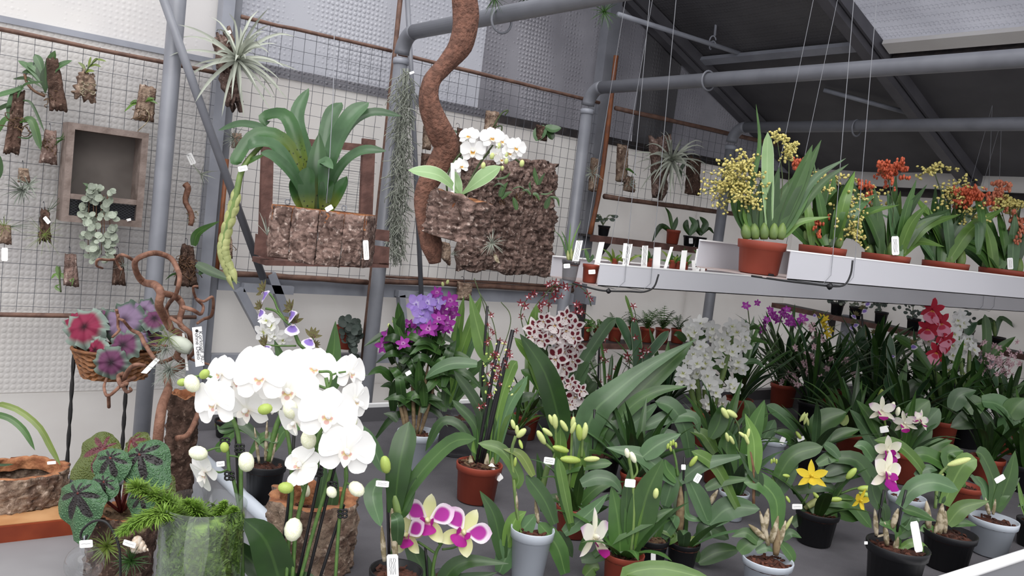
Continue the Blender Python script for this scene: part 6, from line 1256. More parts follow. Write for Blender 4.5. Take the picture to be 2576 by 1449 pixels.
leaves(p, zz6, (([(1270, 1420), (1400, 1150), (1585, 920)], 66, 'lfb', {'prof': 'oval'}), ([(1300, 1300), (1230, 950), (1105, 725)], 42, 'lfd'), ([(1740, 1010), (1650, 800), (1495, 590)], 42, 'lfd', {'prof': 'strap'}), ([(1830, 1430), (1760, 1200), (1600, 990)], 46, 'lf', {'prof': 'strap'}), ([(1330, 1200), (1400, 980), (1500, 900)], 40, 'lfl'), ([(1410, 700), (1430, 600), (1290, 380), (1088, 320)], 32, 'lfl', {'prof': 'strap'}), ([(1560, 600), (1450, 420), (1300, 370)], 26, 'lfy'), ([(1880, 1000), (1820, 700), (1770, 450)], 26, 'lfl', {'prof': 'strap'})))
p.st(Z(zz6, [(1480, 1200), (1420, 900), (1395, 650), (1375, 400), (1410, 260)]), 4.5, 'bulbg', 'flower_stem'); p.bud(*zz6(1400, 200), -.02, 26, (-.3, 1), 'bud', .7); p.bud(*zz6(1420, 250), -.02, 26, (0, 1), 'bud', .6); p.bud(*zz6(1420, 270), -.02, 32, (.7, .7), 'bud', .8); p.bud(*zz6(1440, 290), -.02, 24, (.3, -.9), 'budg', .6); p.bud(*zz6(1400, 520), -.02, 26, (.1, .9), 'budg', .5); p.bulb(zz6(1420, 900), zz6(1410, 720), 12); p.bulb(zz6(1600, 1000), zz6(1575, 800), 14)
p = orchid('orchid with a cluster of pale green pointed buds and a white tag, centre front', (1440, 1345)); p.pot(100, 76, 'terra'); p.fan(9, .24, .03, ('lf', 'lfd', 'lfb'), (40, 80), (.4, 1.3), 'lance', 201)
leaves(p, zz6, (([(1880, 900), (1800, 500), (1790, 190)], 32, 'lfl', {'prof': 'strap'}), ([(1900, 700), (1960, 500), (1965, 300)], 30, 'lfl'), ([(1760, 640), (1850, 540), (2100, 500), (2230, 490)], 26, 'lf', {'prof': 'strap'}), ([(1700, 780), (1850, 800), (2010, 840)], 26, 'lf'), ([(1900, 900), (2100, 700), (2300, 640)], 32, 'lf'), ([(1640, 900), (1620, 600), (1590, 400)], 22, 'lfd'), ([(1950, 1000), (2050, 900), (2200, 860)], 34, 'lfd')))
for L in ([(1640, 640), (1700, 520), (1750, 380), (1750, 180)], [(1860, 700), (1880, 400), (1890, 200)], [(1750, 400), (1660, 320), (1640, 280)], [(1970, 440), (1975, 330), (1980, 200)]): p.st(Z(zz6, L), 3.6, 'bulbg', 'flower_stem')
for x, y, l, d in ((1750, 200, 36, (-.1, 1)), (1660, 330, 38, (-.5, .9)), (1720, 260, 30, (-.7, .6)), (1850, 220, 32, (-.5, .8)), (1890, 200, 30, (.1, 1)), (1880, 240, 30, (.3, .9)), (1955, 300, 40, (-.1, 1)), (1980, 290, 38, (.2, 1)), (1860, 390, 40, (-.9, .3)), (1960, 470, 48, (-1, .15)), (1990, 460, 36, (.9, .1)), (1730, 170, 28, (-.4, 1)), (2000, 250, 30, (0, 1))): p.bud(*zz6(x, y), -.02, l * 1.1, d, 'bud' if l < 40 else 'budg', .6)
p.st(Z(zz6, [(1640, 700), (1670, 560), (1690, 500)]), 8, 'bulbg', 'sheath'); p.tag(*zz6(1695, 470), -.03, 27, 17, -8, 2); p.bulb(zz6(1780, 900), zz6(1860, 700), 16); p.bulb(zz6(1820, 900), zz6(1750, 760), 16)
p = orchid('cream cattleya with purple lip tip facing right, low at front centre', (1560, 1470)); p.pot(104, 84, 'terra'); p.fan(8, .2, .032, ('lf', 'lfd', 'lfb'), (35, 75), (.4, 1.2), 'lance', 202)
leaves(p, zz8, (([(520, 1300), (500, 1000), (445, 705)], 58, 'lf', {'prof': 'lance'}), ([(640, 1200), (730, 800), (865, 500)], 74, 'lf', {'prof': 'lance'}), ([(300, 1280), (480, 1130), (700, 1020), (950, 900)], 28, 'lf', {'prof': 'strap'}), ([(560, 1100), (570, 800), (590, 580)], 30, 'lfd'), ([(60, 1100), (250, 950), (420, 780)], 40, 'lfb'), ([(200, 700), (330, 650), (460, 680), (540, 790)], 40, 'lfb'), ([(130, 1100), (60, 800), (0, 480)], 30, 'lf', {'prof': 'strap'}), ([(200, 1250), (280, 1120), (250, 1140)], 30, 'lf'), ([(200, 1320), (350, 1290), (560, 1240)], 28, 'lfd'), ([(230, 1449), (300, 1380), (350, 1390)], 36, 'lfl'), ([(640, 1300), (700, 1000), (740, 800)], 22, 'lfl'), ([(0, 1100), (80, 1200), (130, 1300)], 34, 'lfd')))
p.fl('catt', *zz8(300, 1130), -.06, 128, (1.25, .05), -.1, True); p.st(Z(zz8, [(600, 1300), (625, 1000), (620, 700), (590, 500), (570, 420)]), 4.5, 'bulbg', 'flower_stem'); p.st(Z(zz8, [(622, 660), (655, 600), (640, 520)]), 3, 'bulbg', 'flower_stem'); p.bud(*zz8(580, 490), -.03, 26, (-.2, 1), 'budw', .8); p.bud(*zz8(640, 530), -.03, 32, (-.4, .9), 'budw', .7); p.bud(*zz8(800, 820), -.02, 28, (.1, 1), 'bud', .8); p.st(Z(zz8, [(740, 1150), (780, 900), (810, 800)]), 3.4, 'bulbg', 'flower_stem'); p.tag(*zz8(597, 695), -.04, 26, 20, -5, 0)
p.bulb(zz8(560, 1420), zz8(600, 1260), 30, 'bulbb'); p.bulb(zz8(420, 1449), zz8(440, 1290), 18); p.bulb(zz8(490, 1449), zz8(500, 1280), 14); p.bulb(zz8(600, 1420), zz8(700, 1340), 14, 'bulbb')
p = orchid('short leaved orchid in black pot with mossy top, right of the cream cattleya', (1630, 1425)); p.pot(92, 78, 'black'); soilmix(p.o, p.top() + UP * .004, p.r * .85, 'moss', 10)
leaves(p, zz8, (([(900, 1180), (960, 1120), (870, 1080), (820, 1100)], 26, 'lfl'), ([(860, 1140), (950, 1000), (960, 950)], 34, 'lfb'), ([(740, 1200), (720, 1080), (740, 960)], 26, 'lf'), ([(800, 1150), (830, 1000), (850, 900)], 30, 'lf'))); p.tag(*zz8(785, 1320), -.05, 12, 36, 0, 0, 'plant_label')
p = orchid('brown-caned orchid with long bluish leaves spreading sideways, right of centre', (1712, 1425)); p.pot(84, 66, 'black'); p.fan(7, .22, .034, ('lf', 'lfb', 'lfb'), (40, 80), (.4, 1.2), 'lance', 203)
leaves(p, zz8, (([(970, 690), (700, 480), (405, 405)], 46, 'lfb'), ([(700, 480), (830, 380), (1010, 295)], 50, 'lfb'), ([(1000, 680), (1200, 540), (1560, 465)], 38, 'lfb', {'prof': 'lance'}), ([(1470, 900), (1330, 620), (1230, 510), (1095, 435)], 34, 'lfl', {'prof': 'strap'}), ([(1060, 640), (1140, 800), (1240, 1040)], 42, 'lfb', {'prof': 'strap'}), ([(1040, 760), (1060, 960), (1240, 1000)], 20, 'lfb'), ([(1240, 1030), (1400, 900), (1650, 905)], 60, 'lfb', {'prof': 'oval'}), ([(1150, 1130), (1250, 1060), (1400, 1150)], 52, 'lfd', {'prof': 'oval'}), ([(1150, 1340), (1300, 1260), (1485, 1235)], 46, 'lf', {'prof': 'oval'}), ([(1040, 1180), (1120, 1280), (1150, 1340)], 34, 'lf'), ([(950, 1280), (1040, 1180), (1160, 1140)], 18, 'lfy', {'prof': 'strap'}), ([(880, 880), (930, 700), (900, 620)], 40, 'lfb'), ([(1210, 740), (1350, 680), (1600, 660)], 28, 'lf'), ([(980, 680), (900, 580), (880, 500)], 34, 'lf')))
p.bulb(zz8(1000, 1100), zz8(1010, 720), 22, 'bulbb'); p.bulb(zz8(1030, 1400), zz8(1030, 1110), 14); p.bulb(zz8(940, 1400), zz8(950, 1240), 14); p.st(Z(zz8, [(985, 640), (970, 520), (945, 420)]), 3.4, 'stem', 'flower_stem')
for x, y in ((900, 420), (925, 400), (945, 390), (970, 410), (930, 440)): p.bud(*zz8(x, y), -.02, 16, (r.uniform(-.3, .3), 1), 'budg', .7)
p.st(Z(zz8, [(1030, 1250), (1030, 700), (1040, 480)]), 3, 'stake', 'stake', 4); p.tag(*zz8(1030, 565), -.03, 11, 13, 0, 0); p.tag(*zz8(1145, 655), -.05, 22, 15, 60, 2); p.bud(*zz8(1080, 560), 0, 34, (.5, .8), 'budg', .6)
p = orchid('pale grey potted orchid with leaning papery canes, behind the bluish-leaved one', (1838, 1305)); p.pot(76, 72, 'silver'); p.fan(8, .24, .032, ('lf', 'lfd', 'lfb'), (45, 85), (.3, 1.2), 'lance', 204)
leaves(p, zz8, (([(1430, 640), (1380, 430), (1400, 265)], 48, 'lf', {'prof': 'oval'}), ([(1520, 580), (1600, 250), (1690, 20)], 46, 'lf', {'prof': 'lance'}), ([(1440, 640), (1330, 560), (1200, 500)], 28, 'lfb'), ([(1500, 640), (1560, 620), (1690, 700)], 22, 'lfd'), ([(1250, 330), (1320, 200), (1345, 60)], 44, 'lfd', {'prof': 'oval'}))); p.bulb(zz8(1230, 880), zz8(1310, 750), 18); p.bulb(zz8(1380, 720), zz8(1410, 560), 14)
p.st(Z(zz8, [(1600, 660), (1480, 440), (1390, 300)]), 3, 'stem', 'flower_stem'); p.bud(*zz8(1395, 360), -.02, 26, (-.3, 1), 'bud', .6); p.bud(*zz8(1440, 380), -.02, 26, (-.5, .9), 'bud', .6); p.bud(*zz8(1395, 170), -.02, 34, (-.6, .9), 'bud', .7); p.bud(*zz8(1465, 160), -.02, 34, (-.9, .6), 'bud', .7); p.st(Z(zz8, [(1480, 440), (1480, 250), (1440, 160)]), 2.6, 'stemd', 'flower_stem')
p = orchid('small black pot with leaning canes left of the pale grey pot', (1787, 1322)); p.pot(60, 46, 'black'); p.bulb(zz8(1180, 900), zz8(1200, 770), 14); p.lf(Z(zz8, [(1250, 960), (1180, 800), (1090, 700)]), 30, 'lfb')
p = orchid('orchid with many white papery canes in pale grey pot, bottom edge right of centre', (1918, 1500)); p.pot(128, 100, 'silver')
leaves(p, zz8, (([(1790, 1080), (1780, 830), (1650, 690), (1520, 690)], 50, 'lf', {'prof': 'strap'}), ([(1605, 620), (1600, 350), (1530, 130)], 40, 'lfl', {'prof': 'lance'}), ([(1640, 680), (1570, 560), (1480, 440)], 34, 'lfd'), ([(1820, 1180), (1900, 1280), (1925, 1345)], 30, 'lf'), ([(1830, 1150), (1900, 1100), (1990, 1140)], 24, 'lfd'), ([(1620, 1250), (1700, 1220), (1760, 1250)], 22, 'lfb'), ([(1480, 1250), (1560, 1190), (1690, 1160)], 38, 'lf', {'prof': 'lance'}), ([(1640, 1180), (1540, 1100), (1420, 1130)], 30, 'lf'), ([(1620, 800), (1640, 650), (1600, 560)], 26, 'lfd')))
for a, b_, w, mk in (((1700, 1150), (1560, 1030), 20, 'bulbw'), ((1720, 1200), (1650, 920), 18, 'bulbw'), ((1680, 1100), (1720, 900), 22, 'bulbw'), ((1740, 1180), (1800, 960), 22, 'bulbw'), ((1780, 1280), (1800, 1060), 20, 'bulbb'), ((1800, 1200), (1860, 1000), 20, 'bulbw'), ((1850, 1080), (1920, 960), 10, 'lfy')): p.bulb(zz8(*a), zz8(*b_), w, mk if mk in ('bulbw', 'bulbb') else 'spike')
p.st(Z(zz8, [(1600, 860), (1600, 600), (1560, 400), (1550, 300)]), 4, 'stemb', 'flower_stem'); p.bud(*zz8(1560, 380), -.02, 30, (-.4, .9), 'bud', .5); p.bud(*zz8(1550, 330), -.02, 26, (.1, 1), 'bud', .5); p.bud(*zz8(1545, 330), -.02, 28, (-.8, .6), 'bud', .5)
# yellow
p = orchid('yellow-flowered cattleya with sprawling leaves in black pot', (2046, 1365)); p.pot(108, 84, 'black'); p.fan(7, .22, .032, ('lf', 'lfd'), (40, 80), (.4, 1.2), 'lance', 205)
leaves(p, zz9, (([(140, 740), (300, 480), (550, 400)], 44, 'lf', {'prof': 'strap'}), ([(160, 800), (270, 620), (350, 530)], 40, 'lfb'), ([(300, 1030), (540, 890), (840, 1000)], 40, 'lf', {'prof': 'strap'}), ([(560, 850), (760, 860), (945, 1060)], 38, 'lf', {'prof': 'strap'}), ([(300, 760), (560, 720), (690, 800)], 32, 'lfd'), ([(590, 490), (820, 510), (960, 700), (1020, 890)], 46, 'lfd', {'prof': 'strap'}), ([(560, 620), (700, 570), (830, 610)], 32, 'lfd'), ([(500, 540), (640, 480), (770, 550)], 30, 'lf'), ([(560, 380), (640, 440), (700, 520)], 30, 'lfb'), ([(540, 660), (700, 640), (860, 640)], 30, 'lfd')))
p.fl('yel', *zz9(455, 640), -.05, 80, (-.1, .3), .1, True); p.fl('yel', *zz9(845, 835), -.05, 66, (.6, -.2), -.3, True)
for L in ([(380, 870), (430, 780), (450, 690)], [(400, 900), (600, 830), (790, 830)], [(640, 830), (690, 760), (740, 640)], [(690, 780), (800, 740), (880, 735)]): p.st(Z(zz9, L), 3, 'lfl' if 0 else 'stem', 'flower_stem')
for x, y, d, l in ((280, 640, (-.9, .2), 20), (740, 660, (.6, .8), 36), (830, 740, (1, .1), 34), (840, 770, (1, -.3), 32), (470, 770, (.6, -.7), 22), (250, 800, (.4, -.8), 18), (600, 830, (.9, .1), 30)): p.bud(*zz9(x, y), -.03, l, d, 'budg', .7)
p.bulb(zz9(400, 900), zz9(560, 800), 18, 'spike'); p.tag(*zz9(340, 885), -.05, 25, 13, 0, 1); p.bulb(zz9(180, 860), zz9(140, 640), 16, 'bulbg')
for x, y in ((130, 540), (150, 530), (170, 540)): p.bud(*zz9(x, y), 0, 14, (0, 1), 'budg', .7)
p.st(Z(zz9, [(200, 820), (240, 720), (270, 650)]), 4, 'stem', 'flower_stem')
# pale grey pot behind
p = orchid('pale grey pot of orchid with a purple-lipped cream flower above, behind the black pot', (2268, 1334)); p.pot(92, 90, 'silver')
p.fl('cattp', *zz9(1075, 430), -.02, 74, (.1, -.2), .2, True)
leaves(p, zz9, (([(1400, 690), (1320, 540), (1160, 390), (965, 345)], 32, 'lfl', {'prof': 'strap'}), ([(1030, 880), (960, 700), (900, 560)], 44, 'lfd', {'prof': 'strap'}), ([(960, 510), (880, 400), (800, 395)], 34, 'lfb'), ([(1300, 640), (1400, 580), (1480, 590)], 26, 'lfb')))
p = orchid('cream cattleya with vivid purple lip in black pot with a blank label, front right', (2240, 1492)); p.pot(152, 128, 'black')
p.fl('cattp', *zz9(1060, 615), -.06, 104, (.55, .0), -.2, True)
leaves(p, zz9, (([(1170, 880), (1280, 740), (1450, 690), (1650, 755)], 46, 'lfb', {'prof': 'strap'}), ([(1190, 900), (1300, 930), (1470, 1005)], 26, 'lf'), ([(1210, 1060), (1300, 950), (1460, 1000)], 40, 'lfb'), ([(1130, 1270), (1280, 1180), (1430, 1275)], 22, 'lfl', {'prof': 'strap'}), ([(1160, 1210), (1150, 1080), (1060, 1020), (990, 1010)], 24, 'lf', {'prof': 'strap'}), ([(1060, 1000), (1050, 900), (1000, 860)], 26, 'lfd'), ([(1010, 900), (960, 780), (940, 640)], 40, 'lfd'), ([(1160, 1130), (1230, 1060), (1260, 980)], 34, 'lfd')))
for a, b_, w in (((985, 1120), (970, 900), 16), ((1070, 1200), (1050, 1010), 18), ((1110, 1060), (1160, 900), 20), ((1130, 1250), (1160, 1130), 18), ((990, 1130), (1060, 1110), 8)): p.bulb(zz9(*a), zz9(*b_), w)
for L in ([(980, 1130), (1010, 940), (1045, 750)], [(1150, 1090), (1180, 930), (1225, 750)]): p.st(Z(zz9, L), 3.4, 'stake', 'stake', 4)
p.tag(*zz9(1308, 1130), -.05, 20, 76, 10, 0, 'plant_label'); p.tag(*zz9(898, 1180), -.08, 8, 7, 0, 0)
p = orchid('papery-caned orchid with one yellow-green bud in black pot, right of the blank label', (2376, 1425)); p.pot(130, 92, 'black')
leaves(p, zz9, (([(1530, 870), (1620, 660), (1700, 540), (1800, 505)], 50, 'lfl', {'prof': 'strap'}), ([(1560, 1030), (1680, 900), (1900, 840)], 42, 'lfl', {'prof': 'lance'}), ([(1480, 1140), (1400, 1070), (1330, 1080)], 30, 'lf'), ([(1500, 860), (1500, 800), (1450, 770)], 26, 'lfd'), ([(1580, 1030), (1700, 1020), (1800, 1040)], 20, 'lf'), ([(1750, 630), (1800, 690), (1850, 740)], 14, 'lfb')))
for a, b_, w in (((1410, 1060), (1390, 840), 22), ((1490, 1110), (1520, 860), 26), ((1540, 1100), (1545, 920), 16), ((1460, 1120), (1480, 1000), 14)): p.bulb(zz9(*a), zz9(*b_), w)
p.st(Z(zz9, [(1460, 900), (1490, 650), (1560, 560)]), 4, 'bulbg', 'flower_stem'); p.bud(*zz9(1560, 550), -.03, 56, (.9, .35), 'bud', .45); p.bulb(zz9(1470, 670), zz9(1530, 620), 14, 'spike')
p = orchid('terracotta pot of orchid half hidden behind the black pot on the right', (2416, 1292)); p.pot(84, 74, 'terra'); leaves(p, zz9, (([(1660, 740), (1600, 600), (1400, 470), (1260, 480)], 42, 'lf', {'prof': 'strap'}), ([(1680, 740), (1560, 480), (1690, 430)], 44, 'lf'), ([(1600, 700), (1450, 600), (1340, 560)], 34, 'lfd')))
p = orchid('orchid in pale grey pot at far right behind the front rail', (2486, 1392)); p.pot(116, 92, 'silver')
leaves(p, zz9, (([(1920, 920), (1940, 700), (1850, 480), (1790, 445)], 40, 'lf', {'prof': 'strap'}), ([(1950, 920), (2060, 650), (2110, 430)], 42, 'lf'), ([(1960, 930), (2040, 760), (2150, 650)], 30, 'lfd'), ([(1900, 900), (1840, 700), (1740, 640)], 26, 'lfb'), ([(1950, 920), (2000, 800), (2120, 740)], 30, 'lf'))); p.tag(*zz9(1985, 660), -.04, 26, 14, 30, 0); p.bulb(zz9(1900, 950), zz9(1860, 800), 14); p.bulb(zz9(1930, 950), zz9(1950, 820), 12)
p = orchid('black pot with thin green shoots cut by the right edge', (2590, 1372)); p.pot(78, 66, 'black'); leaves(p, None, (([(2585, 1310), (2570, 1260), (2558, 1200)], 16, 'lfl'), ([(2590, 1310), (2575, 1270), (2560, 1275)], 14, 'lf'), ([(2590, 1310), (2600, 1230), (2590, 1160)], 20, 'lf')))
# second row right
p = orchid('pale pink-lipped cattleya with several cream flowers, second row right', (2262, 1210)); p.pot(94, 80, 'terra'); p.fan(10, .25, .034, ('lf', 'lfd', 'lfb'), (40, 85), (.3, 1.2), 'lance', 206)
for x, y, s, f, rl in ((1030, 105, 66, (-.2, .1), .1), (1215, 205, 58, (-.5, -.2), .3), (1340, 185, 54, (.5, .3), -.4), (1290, 160, 40, (-.2, .4), .2)): p.fl('catt', *zz9(x, y), -.05, s, f, rl)
leaves(p, zz9, (([(980, 420), (880, 240), (765, 95)], 44, 'lfb', {'prof': 'lance'}), ([(1010, 320), (920, 150), (820, 20)], 36, 'lf', {'prof': 'lance'}), ([(1140, 380), (1130, 260), (1150, 140)], 30, 'lf'), ([(1240, 460), (1320, 330), (1425, 215)], 58, 'lf', {'prof': 'oval'}), ([(1360, 260), (1420, 170), (1495, 90)], 48, 'lfb', {'prof': 'oval'}), ([(1230, 200), (1320, 100), (1415, 25)], 52, 'lf', {'prof': 'oval'}), ([(1280, 500), (1450, 390), (1600, 350)], 36, 'lf'), ([(1260, 470), (1450, 440), (1690, 440)], 40, 'lfl', {'prof': 'strap'}), ([(1000, 440), (900, 380), (800, 400)], 36, 'lfb'), ([(1300, 430), (1320, 370), (1330, 310)], 26, 'lfl')))
p.bud(*zz9(1100, 100), -.04, 22, (.3, 1), 'budw', .8); p.bud(*zz9(1150, 150), -.04, 24, (.1, 1), 'budw', .8); p.tag(*zz9(1048, 258), -.05, 22, 16, 10, 0); p.st(Z(zz9, [(1070, 400), (1060, 250), (1040, 140)]), 3, 'bulbg', 'flower_stem'); p.st(Z(zz9, [(1100, 420), (1200, 320), (1230, 230)]), 3, 'bulbg', 'flower_stem')
p = orchid('broad-leaved orchid with a fan of small green buds, behind the yellow cattleya', (2040, 1195)); p.pot(92, 76, 'black'); p.fan(9, .24, .034, ('lf', 'lfd', 'lfb'), (40, 85), (.3, 1.2), 'lance', 207)
leaves(p, zz9, (([(430, 330), (560, 190), (740, 120)], 58, 'lf', {'prof': 'oval'}), ([(400, 400), (520, 300), (625, 230)], 58, 'lfb', {'prof': 'oval'}), ([(600, 350), (720, 290), (850, 260)], 32, 'lf'), ([(340, 420), (260, 300), (150, 275)], 28, 'lf'), ([(400, 470), (300, 350), (340, 330)], 40, 'lfd'), ([(700, 220), (730, 180), (750, 140)], 20, 'lfy'), ([(90, 350), (170, 360), (230, 430)], 20, 'lf')))
for x, y in ((360, 160), (380, 150), (400, 155), (420, 160), (395, 180), (430, 190)): p.bud(*zz9(x, y + 40), -.02, 24, (r.uniform(-.4, .4), 1), 'bud', .45)
p.st(Z(zz9, [(405, 380), (405, 260), (400, 190)]), 3.4, 'stem', 'flower_stem'); p.bud(*zz9(330, 275), -.03, 22, (.5, -.8), 'budg', .7); p.tag(*zz9(220, 350), -.03, 12, 18, -25, 0); p.tag(*zz9(370, 335), -.03, 18, 10, 20, 0)
p = orchid('pale grey potted orchid with upright broad leaves, left of the fan-budded one', (1928, 1175)); p.pot(86, 78, 'silver')
leaves(p, zz9, (([(0, 300), (40, 150), (70, 20)], 40, 'lf', {'prof': 'lance'}), ([(40, 380), (100, 280), (160, 180)], 38, 'lfb', {'prof': 'oval'}), ([(330, 270), (220, 150), (90, 60)], 34, 'lfb', {'prof': 'strap'}), ([(-60, 300), (-50, 100), (-90, 20)], 40, 'lf'), ([(40, 350), (-20, 200), (-60, 120)], 36, 'lfd')))
# back rows on the right: strappy orchids with their own flowers
def backplant(label, at, kind, w, n, L, wl, mk, seed, elev=(45, 88), droop=(.3, 1.2), prof='strap'):
    at = (at[0], at[1] + (55 if at[0] > 2250 and at[1] < 1090 else 0)); p = orchid(label, at); p.pot(w * .85, w * .7, kind); p.fan(int(n * 2.3), L * 1.27, wl, mk, elev, droop, prof, seed); return p
S1 = ('lf', 'lfd', 'lfd', 'lfe')
p = backplant('dark-leaved dendrobium with small violet flowers under the shelf corner, back row', (1965, 1020), 'terra', 80, 20, .34, .024, S1, 61)
for x, y in ((420, 230), (350, 270), (380, 300), (490, 280), (470, 330), (280, 300), (240, 380), (520, 340), (600, 290), (310, 210), (440, 260), (330, 250), (260, 320), (500, 320), (560, 330), (95, 175), (195, 150), (460, 210)): p.fl('dendv', *zzb(x, y), r.uniform(-.08, .05), r.uniform(18, 30), (r.uniform(-.8, .8), r.uniform(-.5, .5)), r.uniform(-1, 1))
for pts in ([(1960, 970), (1950, 870), (1968, 790)], [(1970, 970), (1985, 860), (1990, 800)], [(1955, 970), (1920, 850), (1925, 800)], [(1950, 970), (1895, 850), (1880, 770)]): twiggy(p, pts, 1.4)
p = backplant('grassy orchid with a haze of tiny pale pink flowers, right of the white dendrobium', (2035, 1068), 'black', 84, 20, .32, .02, S1, 62)
PK9 = [(640, 340), (690, 330), (740, 430), (760, 500), (720, 540), (650, 580), (640, 660), (600, 690), (660, 690), (700, 650), (580, 740), (500, 790), (550, 810), (600, 790), (740, 820), (560, 880), (420, 850), (800, 720), (690, 720), (870, 640), (930, 670), (1000, 640), (1060, 790), (540, 540), (690, 600), (620, 720), (640, 740), (600, 720), (520, 830), (760, 840), (450, 830), (720, 460), (680, 380), (590, 660), (630, 700)]
for x, y in PK9:
    for k in range(2): p.fl('pnk', *zzb(x + r.uniform(-28, 28), y + r.uniform(-24, 24)), r.uniform(-.1, .05), r.uniform(12, 19), (r.uniform(-.9, .9), r.uniform(-.5, .6)), r.uniform(-2, 2))
for pts in ([(2030, 1020), (2050, 930), (2055, 850), (2040, 810)], [(2040, 1020), (2020, 930), (2030, 900)], [(2035, 1020), (1990, 960), (1975, 955)], [(2045, 1020), (2090, 910), (2150, 940)]): twiggy(p, pts, 1.3)
for a, b_ in (((2015, 1020), (2030, 930)), ((2050, 1020), (2060, 880))): p.st([a, b_], 2.6, 'stake', 'stake', 3)
p = backplant('orchid with yellow-brown spidery flowers below the dark end shelf', (2085, 1030), 'terra', 80, 18, .3, .022, S1, 63)
for x, y in ((780, 320), (800, 360), (850, 390), (800, 290), (820, 430), (700, 240), (770, 280)): p.fl('yel' if x > 750 else 'zyg', *zzb(x, y), r.uniform(-.05, .05), 24, (r.uniform(-.8, .8), r.uniform(-.3, .5)), r.uniform(-1, 1))
twiggy(p, [(2085, 960), (2080, 850), (2060, 790)], 1.6)
p = backplant('orchid with violet-lipped flowers on a black stake, back row under the end shelf', (2180, 1010), 'black', 84, 20, .33, .026, S1, 64)
for x, y in ((1140, 200), (1070, 255), (1160, 140), (1180, 430), (1050, 350), (1060, 330), (1240, 420)): p.fl('zyg', *zzb(x, y), r.uniform(-.05, .03), 28, (r.uniform(-.8, .5), r.uniform(-.2, .4)), r.uniform(-1, 1))
p.st([(2175, 960), (2172, 860), (2168, 790)], 2.6, 'stake', 'stake', 3)
p = backplant('leafy orchid with pale-edged pointed leaves in the middle of the right back rows', (2195, 1072), 'black', 88, 10, .3, .026, ('lf', 'lfd', 'lfe'), 65)
leaves(p, zzb, (([(860, 1100), (800, 900), (760, 740), (685, 645)], 30, 'lf', {'prof': 'strap'}), ([(1180, 560), (1110, 480), (1150, 350)], 34, 'lfe'), ([(1080, 1000), (1060, 700), (1040, 490)], 24, 'lfe', {'prof': 'strap'}), ([(1200, 760), (1120, 640), (1040, 490)], 18, 'lfe'), ([(1040, 1050), (960, 900), (865, 855)], 26, 'lfe', {'prof': 'strap'}), ([(1260, 980), (1180, 880), (1125, 800)], 34, 'lfe'), ([(1100, 960), (1090, 850), (1080, 790)], 26, 'lf'), ([(690, 800), (740, 720), (790, 690)], 34, 'lf'), ([(820, 860), (900, 790), (980, 765)], 26, 'lfb')))
for x, y in ((1280, 700), (1310, 705), (1260, 690), (1400, 610)): p.fl('zyg', *zzb(x, y), -.04, 24, (r.uniform(-.5, .5), .2), r.random())
p = backplant('orchid with one upright narrow sword leaf, left of the red flowers', (2270, 1062), 'silver', 88, 12, .28, .024, ('lf', 'lfe', 'lfd'), 66)
leaves(p, zzb, (([(1420, 1020), (1390, 750), (1380, 425)], 24, 'lfe', {'prof': 'strap'}), ([(1740, 740), (1600, 560), (1415, 440)], 28, 'lf', {'prof': 'strap'}), ([(1440, 1030), (1480, 850), (1530, 680)], 26, 'lf'), ([(1450, 1040), (1600, 880), (1700, 890)], 34, 'lfd'), ([(1440, 1050), (1560, 1000), (1690, 975)], 22, 'lfe'), ([(1420, 1000), (1350, 880), (1350, 780)], 20, 'lfe')))
p.bud(*zzb(1275, 1010), -.03, 30, (.3, 1), 'budg', .6); p.fl('zyg', *zzb(1580, 515), 0, 34, (-.4, .3), .4); p.fl('zyg', *zzb(1400, 610), 0, 20, (-.4, .3), .4)
p = backplant('red and pink pansy-lipped orchid on an upright stem, right back rows', (2362, 1065), 'terra', 92, 10, .3, .026, ('lf', 'lfb', 'lfd'), 67)
for x, y, s, f in ((1760, 210, 66, (-.1, .1)), (1830, 325, 66, (.1, .0)), (1720, 375, 58, (-.7, .1)), (1850, 430, 62, (.2, .1)), (1890, 495, 60, (.4, -.3)), (1800, 585, 64, (.1, -.2)), (1800, 270, 46, (.4, .2))): p.fl('milt', *zzb(x, y), -.05, s, f, r.uniform(-.4, .4))
twiggy(p, [(2360, 1010), (2352, 900), (2362, 830), (2348, 780)], 2.2)
leaves(p, zzb, (([(1770, 760), (1650, 720), (1540, 695)], 34, 'lfb'), ([(1770, 740), (1850, 680), (1930, 620)], 30, 'lfe'), ([(1760, 1080), (1800, 900), (1750, 740)], 34, 'lfl', {'prof': 'strap'}), ([(1720, 870), (1640, 780), (1560, 720)], 30, 'lf'), ([(1780, 1080), (1850, 980), (1910, 830)], 30, 'lf')))
p = backplant('white dendrobium on tall canes beside the red orchid, right back rows', (2425, 1068), 'black', 96, 9, .26, .024, ('lf', 'lfd'), 68)
for x, y in ((2010, 260), (1990, 300), (2010, 350), (2030, 320), (2060, 470), (2110, 500), (2040, 510), (1990, 440), (1960, 420), (1880, 550), (1930, 460), (1880, 600), (2000, 600), (2110, 620), (1900, 740), (2040, 770), (1720, 480), (1680, 440), (1940, 520), (1860, 500), (2130, 560), (1950, 610)): p.fl('dendw', *zzb(x, y), r.uniform(-.06, .08), r.uniform(30, 42), (r.uniform(-.8, .8), r.uniform(-.4, .6)), r.uniform(-.6, .6))
for a, b_ in (((2425, 1010), (2410, 830)), ((2435, 1010), (2440, 850)), ((2415, 1010), (2390, 880))): p.bulb(a, b_, 12, 'bulbg')
p.st([(2400, 1030), (2403, 950), (2420, 900)], 3, 'stake', 'stake', 4); leaves(p, zzb, (([(2060, 430), (2100, 370), (2160, 320)], 24, 'lfe'), ([(1950, 1000), (2050, 880), (2280, 880)], 50, 'lf', {'prof': 'lance'}), ([(1930, 1080), (2000, 1000), (2160, 940)], 44, 'lfb'), ([(2260, 900), (2180, 760), (2135, 635)], 30, 'lfe')))
